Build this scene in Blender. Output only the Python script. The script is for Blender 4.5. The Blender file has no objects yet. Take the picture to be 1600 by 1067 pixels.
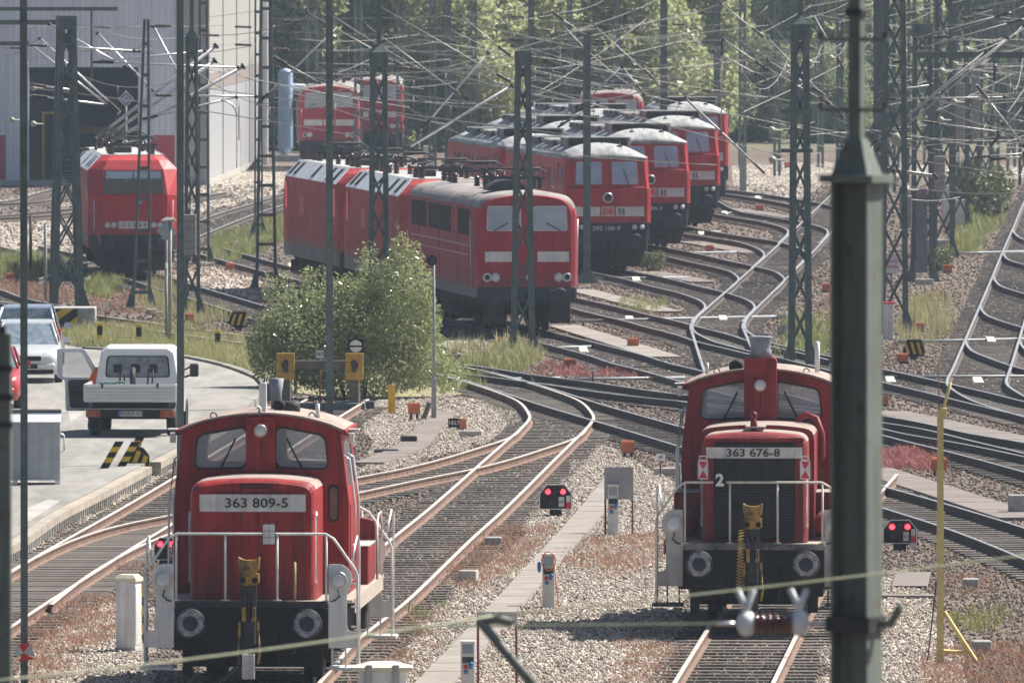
import bpy, bmesh, math, random
from mathutils import Vector, Matrix, Euler
from mathutils.geometry import tessellate_polygon
R = math.radians
rnd = random.Random(7)
scene = bpy.context.scene
col = scene.collection

# ------------------------------------------------------------------ camera
FPX, CU, CV, HORIZ = 21333.0, 800.0, 533.5, -111.0
RT = 0.18                       # rail top above the ballast
CAMH = 11.45 + RT
PITCH = math.atan((CV - HORIZ) / FPX)
cam_data = bpy.data.cameras.new("camera")
cam = bpy.data.objects.new("camera", cam_data)
col.objects.link(cam)
cam.location = (0, 0, CAMH)
cam.rotation_euler = (math.pi / 2 - PITCH, 0, 0)
cam_data.sensor_width = 36.0
cam_data.lens = FPX / 1600 * 36.0
cam_data.clip_start = 1.0
cam_data.clip_end = 5000.0
cam_data.dof.use_dof = True
cam_data.dof.focus_distance = 262.0
cam_data.dof.aperture_fstop = 10.0
scene.camera = cam

# ------------------------------------------------------------------ light
SUN_DIR = Vector((0.76, 0.46, 1.12)).normalized()      # towards the sun: right, behind the yard
sun_data = bpy.data.lights.new("sun", 'SUN')
sun_data.energy = 5.0
sun_data.angle = R(0.6)
sun_data.color = (1.0, 0.95, 0.87)
sun = bpy.data.objects.new("sun", sun_data)
col.objects.link(sun)
sun.rotation_euler = SUN_DIR.to_track_quat('Z', 'Y').to_euler()
world = bpy.data.worlds.new("World")
scene.world = world
world.use_nodes = True
wn = world.node_tree.nodes
sky = wn.new('ShaderNodeTexSky')
sky.sky_type = 'NISHITA'
sky.sun_disc = False
sky.sun_elevation = math.asin(SUN_DIR.z)
sky.sun_rotation = math.atan2(SUN_DIR.x, SUN_DIR.y)
sky.air_density = 1.0
sky.dust_density = 2.0
wn['Background'].inputs["Strength"].default_value = 0.052
world.node_tree.links.new(sky.outputs[0], wn['Background'].inputs['Color'])
scene.view_settings.view_transform = 'Standard'
scene.view_settings.look = 'None'
scene.view_settings.gamma = 1.0
scene.view_settings.exposure = 1.0

# ------------------------------------------------------------------ pixel -> place
_cp, _sp = math.cos(PITCH), math.sin(PITCH)
def ray(u, v):
    x, y = (u - CU) / FPX, (CV - v) / FPX
    return Vector((x, _cp + y * _sp, -_sp + y * _cp))
def G(u, v, z=0.0):
    "the point of the level plane z that the photo shows at (u, v)"
    d = ray(u, v)
    t = (z - CAMH) / d.z
    return Vector((d.x * t, d.y * t, z))
def P(u, v, dist):
    "the point at that distance into the yard"
    d = ray(u, v)
    t = dist / d.y
    return Vector((d.x * t, dist, CAMH + d.z * t))
def S(dist):
    return FPX / dist            # pixels per metre at a distance

# ------------------------------------------------------------------ materials
MATS = {}
def mat(name, c, rough=0.6, metal=0.0, var=0.15, scale=6.0, bump=0.0, c2=None, spec=0.4, stretch=(1, 1, 1), det=4.0,
        inst=0.0, dirt=None, emit=0.0, alpha=1.0, coat=0.0, sub=0.0, mixlo=0.35, mixhi=0.65, streak=0.0, rust=0.0, sstretch=(5, 5, 0.3)):
    if name in MATS:
        return MATS[name]
    m = bpy.data.materials.new(name)
    m.use_nodes = True
    nt = m.node_tree
    N, L = nt.nodes, nt.links
    b = N['Principled BSDF']
    b.inputs['Roughness'].default_value = rough
    b.inputs['Metallic'].default_value = metal
    b.inputs['Specular IOR Level'].default_value = spec
    tc = N.new('ShaderNodeTexCoord')
    mp = N.new('ShaderNodeMapping')
    mp.inputs['Scale'].default_value = stretch
    L.new(tc.outputs['Object'], mp.inputs['Vector'])
    nz = N.new('ShaderNodeTexNoise')
    nz.inputs['Scale'].default_value = scale
    nz.inputs['Detail'].default_value = det
    nz.inputs['Roughness'].default_value = 0.65
    L.new(mp.outputs[0], nz.inputs['Vector'])
    rp = N.new('ShaderNodeValToRGB')
    lo = c2 if c2 else tuple(x * (1 - var) for x in c)
    hi = c if c2 else tuple(min(1, x * (1 + var)) for x in c)
    rp.color_ramp.elements[0].position = mixlo
    rp.color_ramp.elements[1].position = mixhi
    rp.color_ramp.elements[0].color = (*lo, 1)
    rp.color_ramp.elements[1].color = (*hi, 1)
    L.new(nz.outputs['Fac'], rp.inputs['Fac'])
    out = rp.outputs['Color']
    if inst:
        oi = N.new('ShaderNodeObjectInfo')
        mr = N.new('ShaderNodeMapRange')
        mr.inputs['To Min'].default_value = 1 - inst
        mr.inputs['To Max'].default_value = 1 + inst
        L.new(oi.outputs['Random'], mr.inputs['Value'])
        mx = N.new('ShaderNodeVectorMath')
        mx.operation = 'SCALE'
        L.new(out, mx.inputs[0])
        L.new(mr.outputs[0], mx.inputs['Scale'])
        out = mx.outputs[0]
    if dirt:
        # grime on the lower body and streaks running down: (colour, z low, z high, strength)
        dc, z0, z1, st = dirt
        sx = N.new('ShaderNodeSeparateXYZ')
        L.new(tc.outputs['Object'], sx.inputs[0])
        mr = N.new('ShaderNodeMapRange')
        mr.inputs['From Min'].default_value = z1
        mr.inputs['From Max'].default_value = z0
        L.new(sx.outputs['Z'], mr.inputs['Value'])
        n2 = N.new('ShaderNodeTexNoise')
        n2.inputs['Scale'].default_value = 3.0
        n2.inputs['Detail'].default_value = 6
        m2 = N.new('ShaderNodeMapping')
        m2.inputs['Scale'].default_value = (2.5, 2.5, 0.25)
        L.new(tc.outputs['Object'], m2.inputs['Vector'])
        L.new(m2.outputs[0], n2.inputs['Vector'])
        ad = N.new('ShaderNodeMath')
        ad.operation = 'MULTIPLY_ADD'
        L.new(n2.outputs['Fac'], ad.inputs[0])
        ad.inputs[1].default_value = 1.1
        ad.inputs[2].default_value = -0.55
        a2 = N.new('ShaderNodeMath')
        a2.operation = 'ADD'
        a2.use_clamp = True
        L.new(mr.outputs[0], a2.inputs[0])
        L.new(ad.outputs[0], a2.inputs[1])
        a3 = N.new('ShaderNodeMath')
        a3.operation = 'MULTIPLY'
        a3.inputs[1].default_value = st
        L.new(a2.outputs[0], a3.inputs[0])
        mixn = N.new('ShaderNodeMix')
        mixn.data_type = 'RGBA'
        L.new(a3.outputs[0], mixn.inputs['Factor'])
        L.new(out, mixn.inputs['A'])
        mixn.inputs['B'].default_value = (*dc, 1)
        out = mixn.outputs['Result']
    if streak:
        # soot and rain streaks
        m4 = N.new('ShaderNodeMapping'); m4.inputs['Scale'].default_value = sstretch
        L.new(tc.outputs['Object'], m4.inputs['Vector'])
        n4 = N.new('ShaderNodeTexNoise'); n4.inputs['Scale'].default_value = 2.2; n4.inputs['Detail'].default_value = 8; n4.inputs['Roughness'].default_value = 0.7
        L.new(m4.outputs[0], n4.inputs['Vector'])
        r4 = N.new('ShaderNodeMapRange'); r4.inputs['From Min'].default_value = 0.40; r4.inputs['From Max'].default_value = 0.66
        r4.inputs['To Min'].default_value = 1.0; r4.inputs['To Max'].default_value = 1.0 - streak
        L.new(n4.outputs['Fac'], r4.inputs['Value'])
        x4 = N.new('ShaderNodeVectorMath'); x4.operation = 'SCALE'
        L.new(out, x4.inputs[0]); L.new(r4.outputs[0], x4.inputs['Scale'])
        out = x4.outputs[0]
        rr4 = N.new('ShaderNodeMapRange'); rr4.inputs['To Min'].default_value = max(0.1, rough - 0.08); rr4.inputs['To Max'].default_value = min(1, rough + 0.3)
        L.new(n4.outputs['Fac'], rr4.inputs['Value']); L.new(rr4.outputs[0], b.inputs['Roughness'])
    if rust:
        n5 = N.new('ShaderNodeTexNoise'); n5.inputs['Scale'].default_value = 7.0; n5.inputs['Detail'].default_value = 7; n5.inputs['Roughness'].default_value = 0.7
        L.new(tc.outputs['Object'], n5.inputs['Vector'])
        r5_ = N.new('ShaderNodeMapRange'); r5_.inputs['From Min'].default_value = 0.60; r5_.inputs['From Max'].default_value = 0.66; r5_.inputs['To Max'].default_value = rust
        L.new(n5.outputs['Fac'], r5_.inputs['Value'])
        x5 = N.new('ShaderNodeMix'); x5.data_type = 'RGBA'
        L.new(r5_.outputs[0], x5.inputs['Factor']); L.new(out, x5.inputs['A']); x5.inputs['B'].default_value = (0.12, 0.06, 0.035, 1)
        out = x5.outputs['Result']
    L.new(out, b.inputs['Base Color'])
    if bump:
        bp = N.new('ShaderNodeBump')
        bp.inputs['Strength'].default_value = bump
        bp.inputs['Distance'].default_value = 0.03
        L.new(nz.outputs['Fac'], bp.inputs['Height'])
        L.new(bp.outputs[0], b.inputs['Normal'])
    if emit:
        L.new(out, b.inputs['Emission Color'])
        b.inputs['Emission Strength'].default_value = emit
    if alpha < 1:
        b.inputs['Alpha'].default_value = alpha
    if coat:
        b.inputs['Coat Weight'].default_value = coat
        b.inputs['Coat Roughness'].default_value = 0.15
    if sub:
        # light shining through leaves
        tr = N.new('ShaderNodeBsdfTranslucent')
        L.new(out, tr.inputs['Color'])
        mxs = N.new('ShaderNodeMixShader')
        mxs.inputs['Fac'].default_value = sub
        L.new(b.outputs[0], mxs.inputs[1])
        L.new(tr.outputs[0], mxs.inputs[2])
        L.new(mxs.outputs[0], N['Material Output'].inputs['Surface'])
    MATS[name] = m
    return m

GRIME = (0.16, 0.12, 0.10)
M_red = mat('traffic_red_paint', (0.44, 0.020, 0.026), 0.42, var=0.10, scale=1.2, dirt=((0.20, 0.10, 0.085), 0.7, 2.0, 0.55), streak=0.30)
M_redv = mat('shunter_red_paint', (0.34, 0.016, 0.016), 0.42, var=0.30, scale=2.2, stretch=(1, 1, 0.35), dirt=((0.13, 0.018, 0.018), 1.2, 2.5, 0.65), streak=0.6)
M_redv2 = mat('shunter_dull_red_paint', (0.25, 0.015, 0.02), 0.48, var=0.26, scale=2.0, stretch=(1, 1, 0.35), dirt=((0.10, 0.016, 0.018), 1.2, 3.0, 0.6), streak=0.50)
M_redf = mat('faded_red_paint', (0.48, 0.055, 0.05), 0.6, var=0.12, scale=0.9, dirt=((0.27, 0.21, 0.18), 0.95, 1.75, 0.97), streak=0.25)
M_redl = mat('wine_red_paint', (0.40, 0.020, 0.036), 0.5, var=0.12, scale=0.9, dirt=((0.22, 0.12, 0.12), 0.8, 1.8, 0.6), streak=0.40)
M_roofdust = mat('dusty_red_roof', (0.39, 0.325, 0.285), 0.8, c2=(0.29, 0.215, 0.185), scale=1.6, bump=0.15, streak=0.35, sstretch=(2, 0.8, 2))
M_roofgrey = mat('dusty_grey_roof', (0.38, 0.37, 0.36), 0.7, var=0.25, scale=1.5)
M_roofsilver = mat('pale_grey_roof_panel', (0.74, 0.76, 0.79), 0.55, var=0.12, scale=2)
M_rooflud = mat('grey_locomotive_roof', (0.38, 0.385, 0.385), 0.6, var=0.28, scale=1.3, stretch=(1, 0.4, 1), streak=0.5, sstretch=(1.5, 0.4, 1.5))
M_black = mat('black_frame_paint', (0.012, 0.0125, 0.014), 0.75, var=0.5, scale=5, c2=(0.028, 0.022, 0.019), spec=0.2)
M_dark = mat('dark_grey_steel', (0.034, 0.035, 0.04), 0.6, var=0.35, spec=0.3)
M_under = mat('sooty_underframe', (0.024, 0.022, 0.022), 0.8, c2=(0.06, 0.045, 0.037), scale=4, spec=0.2)
M_white = mat('white_paint', (0.72, 0.73, 0.73), 0.45, var=0.10, scale=3, dirt=((0.40, 0.37, 0.33), 0.1, 0.8, 0.5), streak=0.22)
M_cream = mat('cream_concrete', (0.66, 0.62, 0.48), 0.8, var=0.12)
M_band = mat('white_number_band', (0.66, 0.66, 0.64), 0.6, var=0.14, scale=4, streak=0.25)
M_rail_top = mat('worn_rail_head', (0.62, 0.60, 0.58), 0.32, metal=0.85, var=0.15, scale=2)
M_rust = mat('rusty_rail_side', (0.21, 0.125, 0.09), 0.85, c2=(0.10, 0.065, 0.05), scale=5)
M_railside = mat('dark_rail_side', (0.085, 0.062, 0.052), 0.8, c2=(0.05, 0.04, 0.036), scale=5)
M_railbrown = mat('brown_rail_head', (0.70, 0.62, 0.56), 0.40, metal=0.45, var=0.2, scale=1.5)
M_sleeper = mat('weathered_timber_sleeper', (0.17, 0.145, 0.125), 0.9, c2=(0.06, 0.05, 0.045), scale=3, stretch=(0.5, 6, 1), inst=0.35)
M_green = mat('grey_green_mast_paint', (0.115, 0.15, 0.14), 0.55, var=0.25, scale=3, streak=0.35, rust=0.6)
M_greenlt = mat('light_green_mast_paint', (0.165, 0.20, 0.17), 0.5, var=0.2, scale=2, c2=(0.135, 0.155, 0.135), bump=0.15, streak=0.35, rust=0.8, sstretch=(9, 9, 0.5))
M_galv = mat('galvanised_tube', (0.62, 0.63, 0.64), 0.38, metal=0.6, var=0.15)
M_wire = mat('weathered_copper_wire', (0.30, 0.29, 0.265), 0.45, metal=0.4, var=0.2)
M_insul = mat('brown_porcelain', (0.06, 0.032, 0.028), 0.22, var=0.3)
M_insgrey = mat('grey_porcelain', (0.58, 0.60, 0.62), 0.3, var=0.2)
M_orange = mat('orange_enamel', (0.55, 0.15, 0.06), 0.5, var=0.12, dirt=((0.30, 0.13, 0.08), 0.0, 0.3, 0.4))
M_yellow = mat('yellow_paint', (0.62, 0.38, 0.03), 0.5, var=0.18, c2=(0.42, 0.24, 0.03))
M_yelpole = mat('pale_yellow_post_paint', (0.62, 0.53, 0.22), 0.55, c2=(0.46, 0.36, 0.13), scale=2)
M_concrete = mat('grey_concrete', (0.36, 0.35, 0.33), 0.9, var=0.2, bump=0.2)
M_weights = mat('stacked_concrete_weight', (0.30, 0.28, 0.26), 0.9, var=0.2)
M_glass = mat('cab_window_glass', (0.20, 0.25, 0.31), 0.06, var=0.25, scale=0.8, spec=0.8)
M_glasslt = mat('bright_window_glass', (0.36, 0.42, 0.50), 0.08, var=0.2, scale=0.8, spec=0.8)
M_rubber = mat('black_rubber', (0.015, 0.015, 0.016), 0.7, var=0.2)
M_lamp = mat('lamp_glass', (0.62, 0.63, 0.62), 0.15, var=0.15, spec=0.8)
M_redlight = mat('lit_red_lamp', (1.0, 0.02, 0.03), 0.3, var=0.0, emit=5.0)
M_signred = mat('sign_red', (0.62, 0.02, 0.03), 0.5, var=0.05)
M_brown = mat('brown_walkway_board', (0.195, 0.165, 0.148), 0.9, var=0.14, scale=2, inst=0.08, c2=(0.155, 0.13, 0.118))
M_path = mat('beige_duct_cover', (0.24, 0.212, 0.188), 0.9, var=0.14, scale=2, inst=0.06)
M_asphalt = mat('sunbleached_asphalt', (0.29, 0.277, 0.255), 0.9, c2=(0.22, 0.208, 0.19), scale=0.35, bump=0.1, det=8, stretch=(1, 0.25, 1), streak=0.34, sstretch=(0.9, 0.10, 1))
M_cable = mat('orange_cable', (0.6, 0.17, 0.05), 0.5, var=0.1)
M_blue = mat('blue_plastic', (0.05, 0.16, 0.42), 0.4, var=0.1)
M_text = mat('black_lettering', (0.015, 0.015, 0.017), 0.6, var=0.1)
M_textw = mat('white_lettering', (0.7, 0.7, 0.68), 0.6, var=0.1)

def glass_mat():
    m = bpy.data.materials.new('clear_cab_glass')
    m.use_nodes = True
    nt = m.node_tree
    b = nt.nodes['Principled BSDF']
    b.inputs['Base Color'].default_value = (0.5, 0.56, 0.62, 1)
    b.inputs['Roughness'].default_value = 0.05
    b.inputs['Alpha'].default_value = 0.30
    MATS['clear'] = m
    return m
M_clear = glass_mat()

# ------------------------------------------------------------------ mesh helpers
class MB:
    def __init__(s):
        s.v, s.f, s.sm = [], [], []
    def add(s, verts, faces, smooth=False):
        o = len(s.v)
        s.v.extend([tuple(p) for p in verts])
        s.f.extend([tuple(i + o for i in f) for f in faces])
        s.sm.extend([smooth] * len(faces))
        return s
    def box(s, x0, x1, y0, y1, z0, z1, ch=0.0):
        if ch <= 0:
            v = [(x0, y0, z0), (x1, y0, z0), (x1, y1, z0), (x0, y1, z0), (x0, y0, z1), (x1, y0, z1), (x1, y1, z1), (x0, y1, z1)]
            return s.add(v, [(0, 3, 2, 1), (4, 5, 6, 7), (0, 1, 5, 4), (1, 2, 6, 5), (2, 3, 7, 6), (3, 0, 4, 7)])
        c = ch
        rings = []
        for z, i in ((z0, c), (z0 + c, 0), (z1 - c, 0), (z1, c)):
            k = 0 if i == 0 else c
            rings.append([(x0 + k + (c if not k else c), y0 + k, z), (x1 - k - c, y0 + k, z), (x1 - k, y0 + k + c, z), (x1 - k, y1 - k - c, z),
                          (x1 - k - c, y1 - k, z), (x0 + k + c, y1 - k, z), (x0 + k, y1 - k - c, z), (x0 + k, y0 + k + c, z)])
        return s.loft(rings)
    def loft(s, rings, cap=True, smooth=False, closed=True):
        n = len(rings[0])
        v = [p for r in rings for p in r]
        f = []
        for i in range(len(rings) - 1):
            for j in range(n if closed else n - 1):
                a, b2 = i * n + j, i * n + (j + 1) % n
                f.append((a, b2, b2 + n, a + n))
        s.add(v, f, smooth)
        if cap and closed:
            o = len(s.v) - len(v)
            s.f.append(tuple(o + j for j in reversed(range(n))))
            s.f.append(tuple(o + (len(rings) - 1) * n + j for j in range(n)))
            s.sm.extend([False, False])
        return s
    def prism(s, poly, axis, a, b, smooth=False):
        "poly in the two other axes, stretched along axis from a to b"
        def p(q, t):
            return (t, q[0], q[1]) if axis == 'x' else (q[0], t, q[1]) if axis == 'y' else (q[0], q[1], t)
        return s.loft([[p(q, a) for q in poly], [p(q, b) for q in poly]], smooth=smooth)
    def tube(s, pts, r, n=6, r2=None, smooth=True):
        pts = [Vector(p) for p in pts]
        rings = []
        up = Vector((0, 0, 1))
        for i, p in enumerate(pts):
            t = (pts[min(i + 1, len(pts) - 1)] - pts[max(i - 1, 0)])
            if t.length < 1e-9:
                t = Vector((0, 0, 1))
            t.normalize()
            a = t.cross(up)
            if a.length < 0.05:
                a = t.cross(Vector((1, 0, 0)))
            a.normalize()
            b = a.cross(t)
            rr = r if r2 is None else r + (r2 - r) * i / max(1, len(pts) - 1)
            rings.append([p + (a * math.cos(2 * math.pi * k / n + 0.4) + b * math.sin(2 * math.pi * k / n + 0.4)) * rr for k in range(n)])
        return s.loft(rings, smooth=smooth)
    def bar(s, p, q, w, h=None):
        "square bar from p to q"
        return s.tube([p, q], w * 0.7071 if h is None else w * 0.7071, n=4, smooth=False)
    def lathe(s, prof, origin, axis='z', n=16, smooth=True):
        o = Vector(origin)
        rings = []
        for r, t in prof:
            ring = []
            for k in range(n):
                a = 2 * math.pi * k / n
                c, d = r * math.cos(a), r * math.sin(a)
                ring.append(o + (Vector((c, d, t)) if axis == 'z' else Vector((c, t, d)) if axis == 'y' else Vector((t, c, d))))
            rings.append(ring)
        return s.loft(rings, smooth=smooth)
    def plate(s, outer, holes, axis, a, b):
        "flat plate with openings; outlines in the two other axes"
        def p(q, t):
            return Vector((t, q[0], q[1])) if axis == 'x' else Vector((q[0], t, q[1])) if axis == 'y' else Vector((q[0], q[1], t))
        loops = [outer] + list(holes)
        flat = [q for l in loops for q in l]
        tri = tessellate_polygon([[Vector((q[0], q[1], 0)) for q in l] for l in loops])
        n = len(flat)
        v = [p(q, a) for q in flat] + [p(q, b) for q in flat]
        f = [tuple(t) for t in tri] + [tuple(i + n for i in reversed(t)) for t in tri]
        o = 0
        for l in loops:
            m = len(l)
            for j in range(m):
                x, y = o + j, o + (j + 1) % m
                f.append((x, y, y + n, x + n))
            o += m
        return s.add(v, f)
    def xf(s, M):
        s.v = [tuple(M @ Vector(p)) for p in s.v]
        return s
    def mesh(s, name, m=None):
        me = bpy.data.meshes.new(name)
        me.from_pydata(s.v, [], s.f)
        if m:
            me.materials.append(m)
        me.polygons.foreach_set('use_smooth', s.sm)
        bm = bmesh.new()
        bm.from_mesh(me)
        bmesh.ops.recalc_face_normals(bm, faces=bm.faces)
        bm.to_mesh(me)
        bm.free()
        me.update()
        return me
    def clusters(s, tol=0.004):
        "pieces that do not touch each other"
        n = len(s.v)
        par = list(range(n))
        def find(a):
            while par[a] != a:
                par[a] = par[par[a]]; a = par[a]
            return a
        for f in s.f:
            r0 = find(f[0])
            for i in f[1:]:
                par[find(i)] = r0
        isl = {}
        for i in range(n):
            isl.setdefault(find(i), []).append(i)
        keys = list(isl)
        bb = []
        for k in keys:
            ps = [s.v[i] for i in isl[k]]
            bb.append([(min(p[a] for p in ps) - tol, max(p[a] for p in ps) + tol) for a in range(3)])
        g = list(range(len(keys)))
        def gf(a):
            while g[a] != a:
                g[a] = g[g[a]]; a = g[a]
            return a
        for i in range(len(keys)):
            for j in range(i):
                if all(bb[i][a][0] <= bb[j][a][1] and bb[j][a][0] <= bb[i][a][1] for a in range(3)):
                    g[gf(i)] = gf(j)
        rootof = {k: gf(i) for i, k in enumerate(keys)}
        parts = {}
        for f, sm in zip(s.f, s.sm):
            parts.setdefault(rootof[find(f[0])], []).append((f, sm))
        out = []
        for fs in parts.values():
            m = MB()
            idx = {}
            for f, sm in fs:
                nf = []
                for i in f:
                    if i not in idx:
                        idx[i] = len(m.v); m.v.append(s.v[i])
                    nf.append(idx[i])
                m.f.append(tuple(nf)); m.sm.append(sm)
            out.append(m)
        return out
    def build(s, name, m, parent=None, loc=None, split=False):
        if split:
            o = None
            for c in s.clusters():
                q = c.build(name, m, parent, loc)
                o = o or q
            return o
        o = bpy.data.objects.new(name, s.mesh(name, m))
        col.objects.link(o)
        if parent:
            o.parent = parent
        if loc is not None:
            o.location = loc
        return o

def rpoly(pts, r, n=4):
    "polygon with rounded corners; r one radius or one each"
    out = []
    k = len(pts)
    rs = r if isinstance(r, (list, tuple)) else [r] * k
    for i in range(k):
        p = Vector((*pts[i], 0)); a = Vector((*pts[i - 1], 0)); b = Vector((*pts[(i + 1) % k], 0))
        rr = rs[i]
        if rr <= 0:
            out.append(pts[i]); continue
        u, w = (a - p).normalized(), (b - p).normalized()
        rr = min(rr, (a - p).length * 0.49, (b - p).length * 0.49)
        for j in range(n + 1):
            t = j / n
            q = (p + u * rr) * (1 - t) ** 2 + p * 2 * t * (1 - t) + (p + w * rr) * t * t
            out.append((q.x, q.y))
    return out
def rect(x0, x1, y0, y1):
    return [(x0, y0), (x1, y0), (x1, y1), (x0, y1)]
def circ(cx, cy, r, n=16):
    return [(cx + r * math.cos(2 * math.pi * k / n), cy + r * math.sin(2 * math.pi * k / n)) for k in range(n)]

def tag(o, label=None, cat=None, group=None, kind=None):
    if label: o['label'] = label
    if cat: o['category'] = cat
    if group: o['group'] = group
    if kind: o['kind'] = kind
    return o
def empty(name, loc, rz=0.0):
    o = bpy.data.objects.new(name, None)
    o.empty_display_size = 0.3
    o.location = loc
    o.rotation_euler = (0, 0, rz)
    col.objects.link(o)
    return o
def place(name, me, parent=None, loc=(0, 0, 0), rz=0.0, sc=None, rot=None):
    o = bpy.data.objects.new(name, me)
    o.location = loc
    o.rotation_euler = rot if rot else (0, 0, rz)
    if sc is not None:
        o.scale = sc if isinstance(sc, (list, tuple)) else (sc, sc, sc)
    if parent:
        o.parent = parent
    col.objects.link(o)
    return o
def copy_tree(o, parent=None):
    c = o.copy()
    col.objects.link(c)
    c.parent = parent
    for ch in list(o.children):
        copy_tree(ch, c)
    return c
def text_part(body, size, m, parent, loc, rot=(math.pi / 2, 0, 0), name='lettering', align='CENTER', depth=0.004, sx=1.0, bold=0.0):
    cu = bpy.data.curves.new('t', 'FONT')
    cu.body = body
    cu.size = size
    cu.align_x = align
    cu.align_y = 'CENTER'
    cu.extrude = depth
    cu.offset = bold
    cu.resolution_u = 3
    t = bpy.data.objects.new('t', cu)
    col.objects.link(t)
    dg = bpy.context.evaluated_depsgraph_get()
    me = bpy.data.meshes.new_from_object(t.evaluated_get(dg))
    bpy.data.objects.remove(t)
    bpy.data.curves.remove(cu)
    me.materials.clear()
    me.materials.append(m)
    o = place(name, me, parent, loc, rot=rot, sc=(sx, 1, 1))
    o['kind'] = 'stuff'
    return o
def spline(pts, step):
    "smooth line through points, resampled at about step metres"
    P_ = [Vector(p) for p in pts]
    P_ = [P_[0] * 2 - P_[1]] + P_ + [P_[-1] * 2 - P_[-2]]
    dense = []
    for i in range(1, len(P_) - 2):
        p0, p1, p2, p3 = P_[i - 1:i + 3]
        # centripetal Catmull-Rom
        t0 = 0.0
        t1 = t0 + max(1e-4, (p1 - p0).length) ** 0.5
        t2 = t1 + max(1e-4, (p2 - p1).length) ** 0.5
        t3 = t2 + max(1e-4, (p3 - p2).length) ** 0.5
        for j in range(24):
            t = t1 + (t2 - t1) * j / 24
            a1 = p0 * ((t1 - t) / (t1 - t0)) + p1 * ((t - t0) / (t1 - t0))
            a2 = p1 * ((t2 - t) / (t2 - t1)) + p2 * ((t - t1) / (t2 - t1))
            a3 = p2 * ((t3 - t) / (t3 - t2)) + p3 * ((t - t2) / (t3 - t2))
            b1 = a1 * ((t2 - t) / (t2 - t0)) + a2 * ((t - t0) / (t2 - t0))
            b2 = a2 * ((t3 - t) / (t3 - t1)) + a3 * ((t - t1) / (t3 - t1))
            dense.append(b1 * ((t2 - t) / (t2 - t1)) + b2 * ((t - t1) / (t2 - t1)))
    dense.append(P_[-2])
    out = [dense[0]]
    acc = 0.0
    for i in range(1, len(dense)):
        seg = dense[i] - dense[i - 1]
        l = seg.length
        while acc + l >= step:
            k = (step - acc) / l
            p = dense[i - 1] + seg * k
            out.append(p)
            dense[i - 1] = p
            seg = dense[i] - p
            l = seg.length
            acc = 0.0
        acc += l
    if (out[-1] - dense[-1]).length > step * 0.3:
        out.append(dense[-1])
    return out
# ------------------------------------------------------------------ ground
def build_at(mb, name, m, parent):
    l = parent.location
    mb.v = [(p[0] - l[0], p[1] - l[1], p[2] - l[2]) for p in mb.v]
    return mb.build(name, m, parent)

def ground_mat(name, tones, scale=0.35, bump=0.5):
    m = bpy.data.materials.new(name)
    m.use_nodes = True
    N, L = m.node_tree.nodes, m.node_tree.links
    b = N['Principled BSDF']
    b.inputs['Roughness'].default_value = 0.95
    b.inputs['Specular IOR Level'].default_value = 0.15
    geo = N.new('ShaderNodeNewGeometry')
    n1 = N.new('ShaderNodeTexNoise'); n1.inputs['Scale'].default_value = scale; n1.inputs['Detail'].default_value = 5
    mp = N.new('ShaderNodeMapping'); mp.inputs['Scale'].default_value = (1, 0.18, 1)
    L.new(geo.outputs['Position'], mp.inputs['Vector'])
    L.new(mp.outputs[0], n1.inputs['Vector'])
    n2 = N.new('ShaderNodeTexNoise'); n2.inputs['Scale'].default_value = 14; n2.inputs['Detail'].default_value = 3
    mp2 = N.new('ShaderNodeMapping'); mp2.inputs['Scale'].default_value = (1, 0.12, 1)
    L.new(geo.outputs['Position'], mp2.inputs['Vector'])
    L.new(mp2.outputs[0], n2.inputs['Vector'])
    ad = N.new('ShaderNodeMath'); ad.operation = 'MULTIPLY_ADD'; ad.inputs[1].default_value = 0.7
    L.new(n2.outputs['Fac'], ad.inputs[0])
    mu = N.new('ShaderNodeMath'); mu.operation = 'MULTIPLY'; mu.inputs[1].default_value = 0.55
    L.new(n1.outputs['Fac'], mu.inputs[0])
    L.new(mu.outputs[0], ad.inputs[2])
    rp = N.new('ShaderNodeValToRGB')
    k = len(tones)
    while len(rp.color_ramp.elements) < k:
        rp.color_ramp.elements.new(0.5)
    for i, t in enumerate(tones):
        rp.color_ramp.elements[i].position = 0.38 + 0.46 * i / (k - 1)
        rp.color_ramp.elements[i].color = (*t, 1)
    L.new(ad.outputs[0], rp.inputs['Fac'])
    L.new(rp.outputs[0], b.inputs['Base Color'])
    return m
M_ground = ground_mat('ballast_earth', [(0.07, 0.052, 0.042), (0.12, 0.092, 0.076), (0.19, 0.155, 0.13)])
M_paleground = ground_mat('pale_gravel_ground', [(0.28, 0.24, 0.20), (0.40, 0.35, 0.30), (0.48, 0.43, 0.37)])
M_dryground = ground_mat('dry_soil_with_grass', [(0.15, 0.15, 0.06), (0.24, 0.22, 0.11), (0.30, 0.27, 0.18)])

g = MB()
g.add([(-700, 40, -0.02), (900, 40, -0.02), (900, 2600, -0.02), (-700, 2600, -0.02)], [(0, 1, 2, 3)])
tag(g.build('ground', M_ground), kind='structure')

def sheet(name, px, m, z, zmap=None, kind='structure'):
    pts = [G(u, v, z if zmap is None else zmap) for u, v in px]
    mb = MB()
    tri = tessellate_polygon([[Vector((p.x, p.y, 0)) for p in pts]])
    mb.add([(p.x, p.y, z) for p in pts], [tuple(t) for t in tri])
    o = mb.build(name, m)
    tag(o, kind=kind)
    for p in o.data.polygons:
        if p.normal.z < 0:
            p.flip()
    return o

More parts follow.
